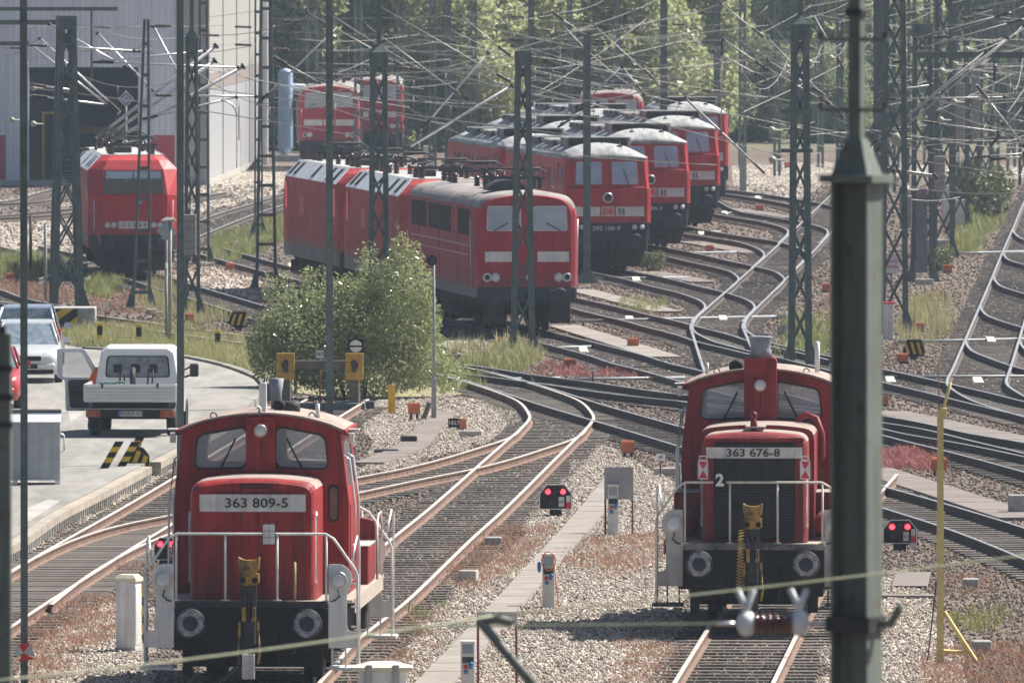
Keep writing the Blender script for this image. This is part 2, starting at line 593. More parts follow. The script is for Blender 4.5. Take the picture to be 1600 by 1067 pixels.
PALE = {
    'centre': [(560, 1120), (640, 1000), (720, 905), (800, 850), (880, 740), (935, 690), (985, 712), (1060, 752), (1050, 880), (1085, 985), (1010, 1120)],
    'right': [(1270, 1120), (1300, 960), (1340, 905), (1400, 892), (1440, 905), (1480, 1000), (1540, 1120)],
    'kerbside': [(20, 880), (110, 830), (200, 770), (275, 720), (275, 745), (205, 785), (92, 850), (45, 874), (20, 895)],
    'bufferstop': [(556, 745), (590, 690), (560, 655), (600, 630), (690, 610), (740, 622), (800, 640), (815, 655), (790, 680), (683, 715)],
    'farleft': [(-20, 318), (60, 300), (200, 292), (420, 262), (470, 262), (455, 292), (400, 310), (300, 338), (120, 322), (-20, 330)],
    'farright': [(1150, 258), (1290, 252), (1450, 258), (1640, 262), (1640, 280), (1450, 275), (1290, 285), (1240, 320), (1150, 292)],
    'leftyard': [(-20, 345), (100, 340), (125, 360), (120, 400), (60, 410), (-20, 408)],
    'nearleft': [(20, 1090), (60, 990), (160, 935), (240, 930), (240, 1120), (40, 1120)],
    'weigh': [(250, 432), (330, 415), (400, 430), (420, 455), (440, 470), (390, 468), (300, 440)],
    'duct': [(700, 545), (705, 530), (760, 533), (790, 550), (760, 556)],
}
for k, px in list(PALE.items()):
    out = []
    for i in range(len(px)):
        (a, b), (c, d) = px[i], px[(i + 1) % len(px)]
        n_ = max(2, int(math.hypot(c - a, d - b) / 14))
        for j in range(n_):
            t = j / n_
            amp = 0.12 + (b + 111) / 1200
            out.append((a + (c - a) * t + rnd.uniform(-16, 16) * amp, b + (d - b) * t + rnd.uniform(-7, 7) * amp))
    PALE[k] = out
for i, (k, px) in enumerate(PALE.items()):
    sheet('gravel_bed', px, M_paleground, -0.012 + 0.0006 * i)

# ------------------------------------------------------------------ tracks
SLEEPER = MB().box(-1.3, 1.3, -0.13, 0.13, -0.12, 0.0, 0.012).mesh('sleeper', M_sleeper)
PROFILE = [(-0.075, -0.172), (0.075, -0.172), (0.075, -0.155), (0.016, -0.135), (0.016, -0.05), (0.036, -0.04), (0.036, -0.008), (-0.036, -0.008), (-0.036, -0.04), (-0.016, -0.05), (-0.016, -0.135), (-0.075, -0.155)]
HEADP = [(-0.036, -0.012), (0.036, -0.012), (0.036, -0.004), (0.024, 0.0), (-0.024, 0.0), (-0.036, -0.004)]
_ti = 0
TRACK = {}
def track(key, px, off, brown=False, single_sleepers=True, near_all=False, sleeper_from=None, sleeper_to=None, vis=True):
    "px: points along one rail head in the photo; off: gauge offset (+ right, - left of the direction of travel)"
    global _ti
    zo = (_ti % 7) * 0.0035
    _ti += 1
    line = spline([G(u, v, RT) for u, v in px], 0.9)
    n = len(line)
    # smooth out tracing noise
    for _ in range(3):
        line = [line[0]] + [(line[i - 1] + line[i] * 2 + line[i + 1]) / 4 for i in range(1, n - 1)] + [line[-1]]
    tang = []
    for i in range(n):
        t = line[min(n - 1, i + 3)] - line[max(0, i - 3)]
        t.z = 0
        tang.append(t.normalized())
    nor = [Vector((t.y, -t.x, 0)) for t in tang]
    other = [p + q * off for p, q in zip(line, nor)]
    mid = [p + q * off / 2 for p, q in zip(line, nor)]
    TRACK[key] = mid
    c = mid[n // 2]
    root = empty('railway_track', (c.x, c.y, 0))
    tag(root, kind='structure')
    for rl in (line, other):
        body, head = MB(), MB()
        rb, rh = [], []
        for p, q in zip(rl, nor):
            rb.append([(p.x + q.x * a, p.y + q.y * a, RT + zo + h) for a, h in PROFILE])
            rh.append([(p.x + q.x * a, p.y + q.y * a, RT + zo + h) for a, h in HEADP])
        body.loft(rb); head.loft(rh)
        ro = build_at(body, 'rail', M_rust if brown else M_railside, root)
        l = root.location
        head.v = [(p[0] - l[0], p[1] - l[1], p[2] - l[2]) for p in head.v]
        head.build('running_surface', M_railbrown if brown else M_rail_top, ro)
    # sleepers
    acc = 0.0
    joined = MB()
    k = 0
    for i in range(1, n):
        acc += (mid[i] - mid[i - 1]).length
        if acc < 0.63:
            continue
        acc -= 0.63
        if acc > 0.63:
            acc = 0
        p = mid[i]
        if abs(p.x) > p.y * 0.043 + 3:
            continue
        a = math.atan2(tang[i].y, tang[i].x) - math.pi / 2 + rnd.uniform(-0.012, 0.012)
        z = 0.022 + zo + rnd.uniform(-0.004, 0.004)
        if p.y < 285 and k < 290:
            k += 1
            place('sleeper', SLEEPER, root, (p.x - c.x, p.y - c.y, z), a)
        else:
            b = MB().box(-1.3, 1.3, -0.13, 0.13, -0.1, 0.0)
            M = Matrix.Translation((p.x, p.y, z)) @ Matrix.Rotation(a, 4, 'Z')
            b.xf(M)
            joined.add(b.v, b.f)
    if joined.v:
        o = build_at(joined, 'sleeper_row', M_sleeper, root)
        o['kind'] = 'stuff'
    return mid

# shunter tracks in front and their turnout
track('T1', [(400, 1190), (440, 1132), (480, 1087), (518, 1044), (557, 1000), (631, 942), (739, 839), (788, 795), (880, 704), (914, 671), (925, 658), (928, 651), (924, 644), (914, 632), (900, 623), (865, 610), (827, 598), (766, 582), (714, 571), (560, 548), (390, 525), (288, 511), (149, 492), (70, 480), (0, 471), (-80, 462)], -1.5, brown=True)
track('T0', [(980, 1190), (1053, 1067), (1104, 985), (1135, 935), (1185, 860), (1235, 795), (1290, 740)], 1.5, brown=True)
track('TB', [(815, 668), (800, 682), (740, 702), (683, 719), (615, 735), (561, 745), (430, 772), (273, 803), (184, 821), (110, 845), (45, 876), (0, 902), (-60, 945)], -1.5, brown=True)
track('TC', [(575, 624), (531, 651), (470, 690), (400, 736), (330, 781), (273, 816), (205, 857), (168, 881), (110, 918), (45, 960), (-30, 1012)], 1.5, brown=True)
track('T2', [(745, 577), (802, 590), (840, 601), (880, 613), (936, 631), (988, 646), (1059, 666), (1200, 707), (1377, 759), (1462, 783), (1529, 803), (1600, 825), (1700, 862), (1800, 905), (1900, 955)], 1.5)
track('T3', [(700, 567), (740, 572), (782, 578), (823, 585), (880, 592), (941, 600), (1023, 612), (1072, 618), (1200, 631), (1377, 650), (1464, 666), (1510, 677), (1600, 692), (1700, 712), (1800, 735)], 1.5)
track('T4', [(1150, 626), (1230, 638), (1300, 648), (1377, 661), (1420, 667), (1464, 676), (1520, 690), (1600, 709), (1700, 735), (1800, 762)], 1.5)
# fan of stabling tracks behind
track('T5', [(350, 388), (430, 410), (500, 428), (640, 462), (760, 493), (880, 523), (946, 539), (1008, 555), (1048, 568), (1080, 575), (1180, 602), (1290, 632)], 1.5)
track('T6', [(640, 402), (760, 431), (860, 455), (902, 465), (955, 477), (1015, 492), (1060, 502), (1085, 509), (1141, 523), (1172, 533), (1228, 546), (1295, 562)], 1.5)
track('T8', [(560, 330), (700, 360), (840, 391), (983, 423), (1030, 432), (1060, 439), (1094, 448), (1130, 456), (1169, 469), (1178, 476), (1179, 481), (1172, 489), (1160, 502)], 1.5)
track('T9', [(700, 330), (850, 353), (1000, 380), (1060, 391), (1097, 398), (1135, 407), (1187, 418), (1210, 424), (1223, 432), (1226, 436), (1218, 447), (1204, 459)], 1.5)
track('T10', [(800, 312), (960, 337), (1060, 352), (1124, 364), (1184, 373), (1216, 378), (1246, 387), (1257, 393), (1261, 399), (1256, 406), (1243, 420)], 1.5)
track('T11', [(1040, 280), (1062, 288), (1086, 298), (1118, 313), (1157, 331), (1207, 340), (1250, 347), (1285, 356), (1293, 361), (1292, 367), (1280, 381)], 1.5)
track('T12', [(950, 279), (1100, 293), (1171, 301), (1229, 309), (1294, 321), (1320, 330), (1324, 336), (1312, 348)], 1.5)
track('LT', [(1110, 606), (1100, 578), (1090, 547), (1083, 524), (1079, 510), (1083, 501), (1102, 483), (1132, 457), (1160, 432), (1190, 406), (1229, 370), (1268, 333), (1294, 309), (1340, 272)], 1.5)
track('T7', [(1172, 489), (1164, 503), (1163, 511), (1169, 519), (1189, 529), (1202, 534), (1228, 541), (1274, 552), (1295, 556), (1377, 576), (1434, 588), (1486, 600), (1539, 612), (1600, 627), (1700, 650)], 1.5)
# right-hand ladder and its branches
track('LT2', [(1640, 240), (1600, 316), (1584, 354), (1568, 390), (1549, 436), (1527, 487), (1505, 538), (1488, 577), (1480, 593), (1480, 601), (1488, 608), (1513, 623), (1539, 633), (1600, 651), (1700, 676)], -1.5)
for i, pts in enumerate([[(1508, 532), (1512, 541), (1520, 549), (1539, 557), (1572, 569), (1600, 577), (1680, 598)],
                         [(1531, 478), (1535, 486), (1544, 494), (1565, 502), (1595, 511), (1680, 533)],
                         [(1551, 431), (1555, 439), (1565, 448), (1600, 459), (1680, 480)],
                         [(1566, 393), (1570, 401), (1577, 407), (1600, 414), (1680, 434)],
                         [(1582, 358), (1587, 366), (1600, 374), (1680, 395)]]):
    track('B%d' % i, pts, -1.5)
# left: the track of the electric locomotive, the depot tracks
track('T13', [(60, 384), (150, 404), (240, 428), (270, 435), (315, 449), (367, 464), (426, 482), (500, 506), (600, 538), (690, 565)], 1.5)
track('T14', [(60, 436), (160, 402), (230, 376), (313, 344), (346, 332), (390, 319), (421, 309), (454, 298), (560, 268)], 1.5)
track('T15', [(-60, 340), (0, 337), (50, 332), (90, 328), (180, 318), (300, 300)], 1.5)
track('T16', [(-60, 318), (3, 315), (32, 309), (84, 295), (150, 280)], 1.5)
track('T17', [(-80, 436), (0, 453), (34, 465), (73, 474), (149, 487)], 1.5)

# ------------------------------------------------------------------ street on the left
RZ = 0.28
road_px = [(-60, 905), (20, 840), (79, 800), (144, 767), (220, 727), (275, 698), (330, 668), (380, 638), (412, 615), (398, 592), (349, 573), (297, 561), (240, 553), (176, 547), (128, 544), (60, 530), (-60, 520)]
rp_ = [G(u, v, RZ) for u, v in road_px]
mb = MB()
mb.prism([(p.x, p.y) for p in rp_], 'z', -0.02, RZ)
tag(mb.build('road', M_asphalt), kind='structure')
for px, m_ in (([(60, 720), (120, 690), (140, 700), (90, 735)], (0.20, 0.19, 0.175)), ([(290, 640), (330, 615), (385, 612), (350, 640)], (0.24, 0.225, 0.205)), ([(100, 612), (135, 600), (140, 640), (110, 660)], (0.33, 0.315, 0.29)), ([(30, 800), (75, 780), (95, 782), (45, 815)], (0.33, 0.31, 0.285))):
    pp = [G(u, v, RZ) for u, v in px]
    o = MB().add([(q.x, q.y, RZ + 0.004) for q in pp], [(0, 1, 2, 3)]).build('asphalt_patch', mat('patched_asphalt_%d' % int(m_[0] * 100 + px[0][0]), m_, 0.9, var=0.15, scale=0.8))
    tag(o, kind='structure')
# slotted concrete edge of the street
edge = [(-30, 868), (20, 840), (79, 800), (144, 767), (220, 727)]
edge2 = [(234, 720), (275, 698), (330, 668), (382, 640)]
kroot = empty('street_edge', G(144, 767, 0))
tag(kroot, kind='structure')
M_edge = mat('weathered_edge_beam', (0.30, 0.26, 0.215), 0.9, var=0.18, scale=1.5)
for e in (edge, edge2):
    ln = spline([G(u, v + 3, RZ) for u, v in e], 2.0)
    for i in range(len(ln) - 1):
        a, b = ln[i], ln[i + 1]
        d = (b - a).normalized()
        n_ = Vector((d.y, -d.x, 0))
        if n_.x < 0: n_ = -n_
        beam = MB()
        q0, q1 = a + d * 0.01, b - d * 0.01
        w = n_ * 0.24
        vs = []
        for zz in (RZ - 0.13, RZ + 0.02):
            vs += [(p.x, p.y, zz) for p in (q0, q1, q1 + w, q0 + w)]
        beam.add(vs, [(0, 3, 2, 1), (4, 5, 6, 7), (0, 1, 5, 4), (1, 2, 6, 5), (2, 3, 7, 6), (3, 0, 4, 7)])
        build_at(beam, 'edge_beam', M_edge, kroot)
        for k in range(4):
            p = a + (b - a) * (k + 0.5) / 4 + n_ * 0.13
            c_ = MB().box(p.x - 0.10, p.x + 0.10, p.y - 0.13, p.y + 0.13, -0.05, RZ - 0.131)
            build_at(c_, 'support_block', M_concrete, kroot)
# kerb beyond the street
kr = empty('kerb', G(300, 562, 0)); tag(kr, kind='structure')
ln = spline([G(u, v, RZ) for u, v in [(128, 545), (176, 547), (240, 553), (297, 561), (349, 573), (398, 592), (412, 606)]], 3.0)
for i in range(len(ln) - 1):
    a, b = ln[i], ln[i + 1]
    d = (b - a).normalized(); n_ = Vector((-d.y, d.x, 0))
    ks = MB()
    q0, q1, w = a + d * 0.015, b - d * 0.015, n_ * 0.2
    vs = []
    for zz in (0.0, RZ + 0.06):
        vs += [(p.x, p.y, zz) for p in (q0, q1, q1 + w, q0 + w)]
    ks.add(vs, [(0, 3, 2, 1), (4, 5, 6, 7), (0, 1, 5, 4), (1, 2, 6, 5), (2, 3, 7, 6), (3, 0, 4, 7)])
    build_at(ks, 'kerb_stone', mat('mossy_kerb', (0.22, 0.205, 0.175), 0.95, var=0.3, scale=1.5), kr)
sheet('verge', [(-60, 500), (60, 512), (128, 520), (250, 516), (330, 525), (420, 545), (700, 590), (740, 615), (560, 625), (412, 607), (398, 590), (349, 571), (297, 559), (176, 545), (60, 528), (-60, 518)], M_dryground, 0.012)

# ------------------------------------------------------------------ walkways of duct covers
def slabs(left, right, m, z=0.05, length=1.0, name='walkway'):
    L_ = spline([G(u, v, z) for u, v in left], 0.25)
    R_ = [G(u, v, z) for u, v in right]
    # rungs of equal length along the left edge
    l0 = [L_[0]]
    acc = 0
    for i in range(1, len(L_)):
        acc += (L_[i] - L_[i - 1]).length
        if acc >= length:
            l0.append(L_[i]); acc = 0
    Rs = spline(R_, 0.25)
    root = empty(name, (l0[0].x, l0[0].y, 0))
    tag(root, kind='structure')
    for i in range(len(l0) - 1):
        a, b = l0[i], l0[i + 1]
        ra = min(Rs, key=lambda p: abs(p.y - a.y)); rb = min(Rs, key=lambda p: abs(p.y - b.y))
        g_ = (b - a).normalized() * 0.006
        dz = rnd.uniform(-0.003, 0.003)
        vs = []
        for zz in (-0.05, z + dz):
            vs += [(p.x, p.y, zz) for p in (a + g_, ra + g_, rb - g_, b - g_)]
        sm = MB().add(vs, [(0, 3, 2, 1), (4, 5, 6, 7), (0, 1, 5, 4), (1, 2, 6, 5), (2, 3, 7, 6), (3, 0, 4, 7)])
        build_at(sm, 'cover_slab', m, root)
    return root
slabs([(610, 1105), (647, 1067), (722, 990), (800, 908), (900, 800), (948, 742)], [(672, 1105), (706, 1067), (778, 986), (850, 905), (936, 808), (985, 748)], M_path)
slabs([(553, 722), (610, 700), (652, 668), (690, 640)], [(600, 722), (660, 700), (690, 668), (716, 640)], M_brown, length=1.6)
def wide(a, b, w, m, z=0.05, length=1.2):
    "a straight run of covers of width w between two photo points"
    p, q = G(*a, z), G(*b, z)
    d = (q - p); n = max(1, int(d.length / length)); d.normalize()
    nn = Vector((d.y, -d.x, 0)) * w / 2
    root = empty('walkway', (p.x, p.y, 0)); tag(root, kind='structure')
    for i in range(n):
        c0 = p + (q - p) * (i / n) + d * 0.012; c1 = p + (q - p) * ((i + 1) / n) - d * 0.006
        dz = rnd.uniform(-0.003, 0.003)
        vs = []
        for zz in (-0.05, z + dz):
            vs += [(c.x, c.y, zz) for c in (c0 - nn, c0 + nn, c1 + nn, c1 - nn)]
        build_at(MB().add(vs, [(0, 3, 2, 1), (4, 5, 6, 7), (0, 1, 5, 4), (1, 2, 6, 5), (2, 3, 7, 6), (3, 0, 4, 7)]), 'cover_slab', m, root)
wide((1330, 722), (1600, 808), 1.0, M_brown)
wide((1385, 642), (1620, 692), 1.0, M_brown)
wide((905, 452), (1042, 486), 0.9, M_path)
wide((880, 508), (1040, 557), 0.9, M_path)
wide((1012, 424), (1100, 440), 0.9, M_brown)
wide((1078, 377), (1180, 395), 0.9, M_brown)
wide((1140, 325), (1240, 340), 0.9, M_brown)
wide((690, 536), (770, 553), 0.9, M_path)
sheet('walkway_landing', [(1393, 915), (1400, 893), (1455, 893), (1450, 915)], M_brown, 0.035)
wide((1330, 928), (1462, 929), 0.5, M_brown)

# ------------------------------------------------------------------ loose stones
stone_col = {}
def stone_mat(name, tones):
    m = bpy.data.materials.new(name)
    m.use_nodes = True
    N, L = m.node_tree.nodes, m.node_tree.links
    b = N['Principled BSDF']
    b.inputs['Roughness'].default_value = 0.85
    b.inputs['Specular IOR Level'].default_value = 0.25
    oi = N.new('ShaderNodeObjectInfo')
    rp = N.new('ShaderNodeValToRGB')
    while len(rp.color_ramp.elements) < len(tones):
        rp.color_ramp.elements.new(0.5)
    for i, t in enumerate(tones):
        rp.color_ramp.elements[i].position = i / (len(tones) - 1)
        rp.color_ramp.elements[i].color = (*t, 1)
    L.new(oi.outputs['Random'], rp.inputs['Fac'])
    L.new(rp.outputs[0], b.inputs['Base Color'])
    return m
def stone_set(key, m, n=4):
    c = bpy.data.collections.new(key)
    for i in range(n):
        r2 = random.Random(100 + i)
        bm = bmesh.new()
        bmesh.ops.create_icosphere(bm, subdivisions=1, radius=0.5)
        for v in bm.verts:
            v.co *= r2.uniform(0.72, 1.2)
            v.co.z *= 0.75
        me = bpy.data.meshes.new('stone'); bm.to_mesh(me); bm.free()
        me.materials.append(m)
        c.objects.link(bpy.data.objects.new(key + '_piece', me))
    return c
PALE_SET = stone_set('pale_stone', stone_mat('pale_limestone', [(0.28, 0.235, 0.195), (0.41, 0.36, 0.305), (0.48, 0.425, 0.365), (0.52, 0.475, 0.42), (0.35, 0.30, 0.25), (0.57, 0.525, 0.465)]))
BROWN_SET = stone_set('brown_stone', stone_mat('brown_ballast_stone', [(0.075, 0.055, 0.045), (0.15, 0.112, 0.09), (0.22, 0.18, 0.15), (0.12, 0.085, 0.068), (0.32, 0.275, 0.235)]))
def scatter(name, px, coll, density, smin, smax, seed, label=None, cat=None, z=0.0, tilt=3.14, rotz=True, world=None):
    pts = world if world else [G(u, v, 0) for u, v in px]
    tri = tessellate_polygon([[Vector((p.x, p.y, 0)) for p in pts]])
    c = sum((Vector(p) for p in pts), Vector()) / len(pts)
    mb = MB().add([(p.x - c.x, p.y - c.y, 0) for p in pts], [tuple(t) for t in tri])
    o = mb.build(name, None, loc=(c.x, c.y, z))
    for p in o.data.polygons:
        if p.normal.z < 0: p.flip()
    ng = bpy.data.node_groups.new(name + '_scatter', 'GeometryNodeTree')
    ng.interface.new_socket('Geometry', in_out='INPUT', socket_type='NodeSocketGeometry')
    ng.interface.new_socket('Geometry', in_out='OUTPUT', socket_type='NodeSocketGeometry')
    N, L = ng.nodes, ng.links
    gi, go = N.new('NodeGroupInput'), N.new('NodeGroupOutput')
    dp = N.new('GeometryNodeDistributePointsOnFaces'); dp.inputs['Density'].default_value = density; dp.inputs['Seed'].default_value = seed
    ci = N.new('GeometryNodeCollectionInfo'); ci.inputs['Collection'].default_value = coll
    ci.inputs['Separate Children'].default_value = True; ci.inputs['Reset Children'].default_value = True
    ip = N.new('GeometryNodeInstanceOnPoints'); ip.inputs['Pick Instance'].default_value = True
    rv = N.new('FunctionNodeRandomValue'); rv.data_type = 'FLOAT_VECTOR'
    rv.inputs['Min'].default_value = (-tilt, -tilt, -3.14); rv.inputs['Max'].default_value = (tilt, tilt, 3.14)
    rs = N.new('FunctionNodeRandomValue'); rs.data_type = 'FLOAT'
    rs.inputs[2].default_value = smin; rs.inputs[3].default_value = smax; rs.inputs['Seed'].default_value = 3
    L.new(gi.outputs[0], dp.inputs['Mesh']); L.new(dp.outputs['Points'], ip.inputs['Points'])
    L.new(ci.outputs[0], ip.inputs['Instance']); L.new(rv.outputs[0], ip.inputs['Rotation']); L.new(rs.outputs[1], ip.inputs['Scale'])
    L.new(ip.outputs[0], go.inputs[0])
    md = o.modifiers.new('scatter', 'NODES'); md.node_group = ng
    tag(o, label, cat, kind='stuff')
    return o
for i, k in enumerate(PALE):
    far = k in ('farleft', 'farright', 'leftyard', 'weigh', 'duct')
    scatter('gravel', PALE[k], PALE_SET, 13 if far else 80, 0.03 if far else 0.02, 0.09 if far else 0.07, 10 + i, 'pale loose gravel between the tracks, ' + {'centre': 'in front of the middle', 'right': 'right of the big mast', 'kerbside': 'beside the street edge', 'bufferstop': 'behind the left shunter', 'farleft': 'before the depot shed', 'farright': 'at the far right', 'leftyard': 'left of the electric locomotive', 'nearleft': 'at the lower left', 'weigh': 'beside the lattice mast', 'duct': 'beside the bush'}[k], 'gravel')
def strip(v0, v1):
    a, b, c, d = G(-40, v1), G(1640, v1), G(1640, v0), G(-40, v0)
    return [a, b, c, d]
for i, (v0, v1, den, s0, s1, where) in enumerate([(820, 1085, 42, 0.03, 0.085, 'nearest the viewer'), (640, 820, 26, 0.035, 0.10, 'around the turnouts'), (500, 640, 14, 0.05, 0.13, 'in the middle of the yard'), (380, 500, 6, 0.06, 0.15, 'under the parked engines'), (290, 380, 2.5, 0.08, 0.2, 'far back')]):
    scatter('ballast', None, BROWN_SET, den, s0, s1, 50 + i, 'brown track ballast stones ' + where, 'ballast', world=strip(v0, v1), z=-0.012)
# ------------------------------------------------------------------ shunting locomotives
def buffer_mesh(m_name='b'):
    shaft = MB().lathe([(0.13, 0.62), (0.13, 0.30), (0.09, 0.28), (0.09, 0.06)], (0, 0, 0), 'y', 14).mesh('buffer_shaft', M_black)
    head = MB().lathe([(0.06, 0.07), (0.215, 0.05), (0.228, 0.035), (0.222, 0.02), (0.15, 0.004), (0.0, 0.0)], (0, 0, 0), 'y', 24).mesh('buffer', M_dark)
    return head, shaft
M_grease = mat('greasy_grey_ring', (0.34, 0.35, 0.40), 0.5, c2=(0.12, 0.12, 0.14), scale=9)
BUF_HEAD, BUF_SHAFT = buffer_mesh()
def ring_mesh(r0, r1, seed):
    r2 = random.Random(seed)
    n = 28
    outer = [(math.cos(2 * math.pi * k / n) * r1 * r2.uniform(0.88, 1.05), math.sin(2 * math.pi * k / n) * r1 * r2.uniform(0.88, 1.05)) for k in range(n)]
    inner = [(math.cos(2 * math.pi * k / n) * r0 * r2.uniform(0.95, 1.1), math.sin(2 * math.pi * k / n) * r0 * r2.uniform(0.95, 1.1)) for k in range(n)]
    return MB().plate(outer, [inner], 'y', -0.006, 0.02).mesh('grease_ring', M_grease)
def wheel_mesh(r):
    return MB().lathe([(0.0, -0.07), (0.12, -0.07), (0.13, -0.05), (r - 0.09, -0.045), (r - 0.08, -0.07), (r, -0.07), (r, 0.045), (r + 0.03, 0.05), (r + 0.03, 0.07), (r - 0.09, 0.07), (0.0, 0.07)], (0, 0, 0), 'x', 24).mesh('wheel', M_under)
WHEEL_V60 = wheel_mesh(0.62)
def add_buffers(root, spread, z, y, seed, ring=True):
    for sx in (-1, 1):
        b = place('buffer', BUF_HEAD, root, (sx * spread, y, z))
        place('buffer_shaft', BUF_SHAFT, b)
        if ring: place('grease_ring', ring_mesh(0.115, 0.20, seed + sx), b)
def lamp_mesh(r, m=None):
    return MB().lathe([(r * 1.15, 0.10), (r * 1.15, 0.0), (r * 1.02, -0.015), (r * 1.02, 0.01)], (0, 0, 0), 'y', 18).mesh('lamp', M_galv), MB().lathe([(r, 0.02), (r, -0.002), (r * 0.6, -0.014), (0, -0.018)], (0, 0, 0), 'y', 18).mesh('lens', m or M_lamp)
LAMP_B, LAMP_L = lamp_mesh(0.115)
LAMPS_B, LAMPS_L = lamp_mesh(0.085)

def coupler(root, m_yel, pale):
    y0 = -0.02
    a = MB()
    a.prism(rpoly([(-0.16, 2.05), (-0.15, 1.86), (-0.10, 1.80), (0.10, 1.80), (0.15, 1.86), (0.16, 2.05), (0.11, 2.02), (0.06, 2.00), (-0.06, 2.00), (-0.11, 2.02)], 0.012, 2), 'y', 0.02, 0.22)
    a.prism([(-0.15, 1.80), (0.15, 1.80), (0.15, 1.66), (0.08, 1.62), (-0.08, 1.62), (-0.15, 1.66)], 'y', 0.05, 0.19)
    h = a.build('coupler_head', m_yel, root)
    MB().lathe([(0.045, 0.0), (0.045, 0.02), (0.0, 0.025)], (-0.09, 0.02, 1.70), 'y', 10).lathe([(0.045, 0.0), (0.045, 0.02), (0.0, 0.025)], (0.09, 0.02, 1.70), 'y', 10).build('bolt', M_black, h, split=True)
    s = MB()
    s.box(-0.11, -0.06, 0.06, 0.16, 1.28, 1.66); s.box(0.06, 0.11, 0.06, 0.16, 1.28, 1.66); s.tube([(0, 0.1, 1.7), (0, 0.1, 0.62)], 0.035)
    s.lathe([(0.06, -0.03), (0.065, 0.0), (0.06, 0.06)], (0, 0.04, 1.56), 'y', 12)
    s.box(-0.09, 0.09, 0.05, 0.3, 0.72, 1.12, 0.02)
    s.build('coupler_shaft', M_dark, root, split=True)
    for sx in (-1, 1):
        b = MB()
        b.box(sx * 0.075 - 0.03, sx * 0.075 + 0.03, 0.02, 0.13, 1.08, 1.30, 0.008)
        b.box(sx * 0.14 - 0.018, sx * 0.14 + 0.018, -0.02, 0.06, 0.86, 1.08)
        b.tube([(sx * 0.14, 0.03, 0.9), (sx * 0.16, 0.02, 0.62), (sx * 0.14, 0.0, 0.45)], 0.022)
        b.build('coupler_arm', m_yel, root, split=True)
    p = MB().box(-0.095, 0.095, -0.06, 0.0, 0.22, 0.60, 0.01)
    p.build('coupler_link', M_white if pale else M_dark, root)

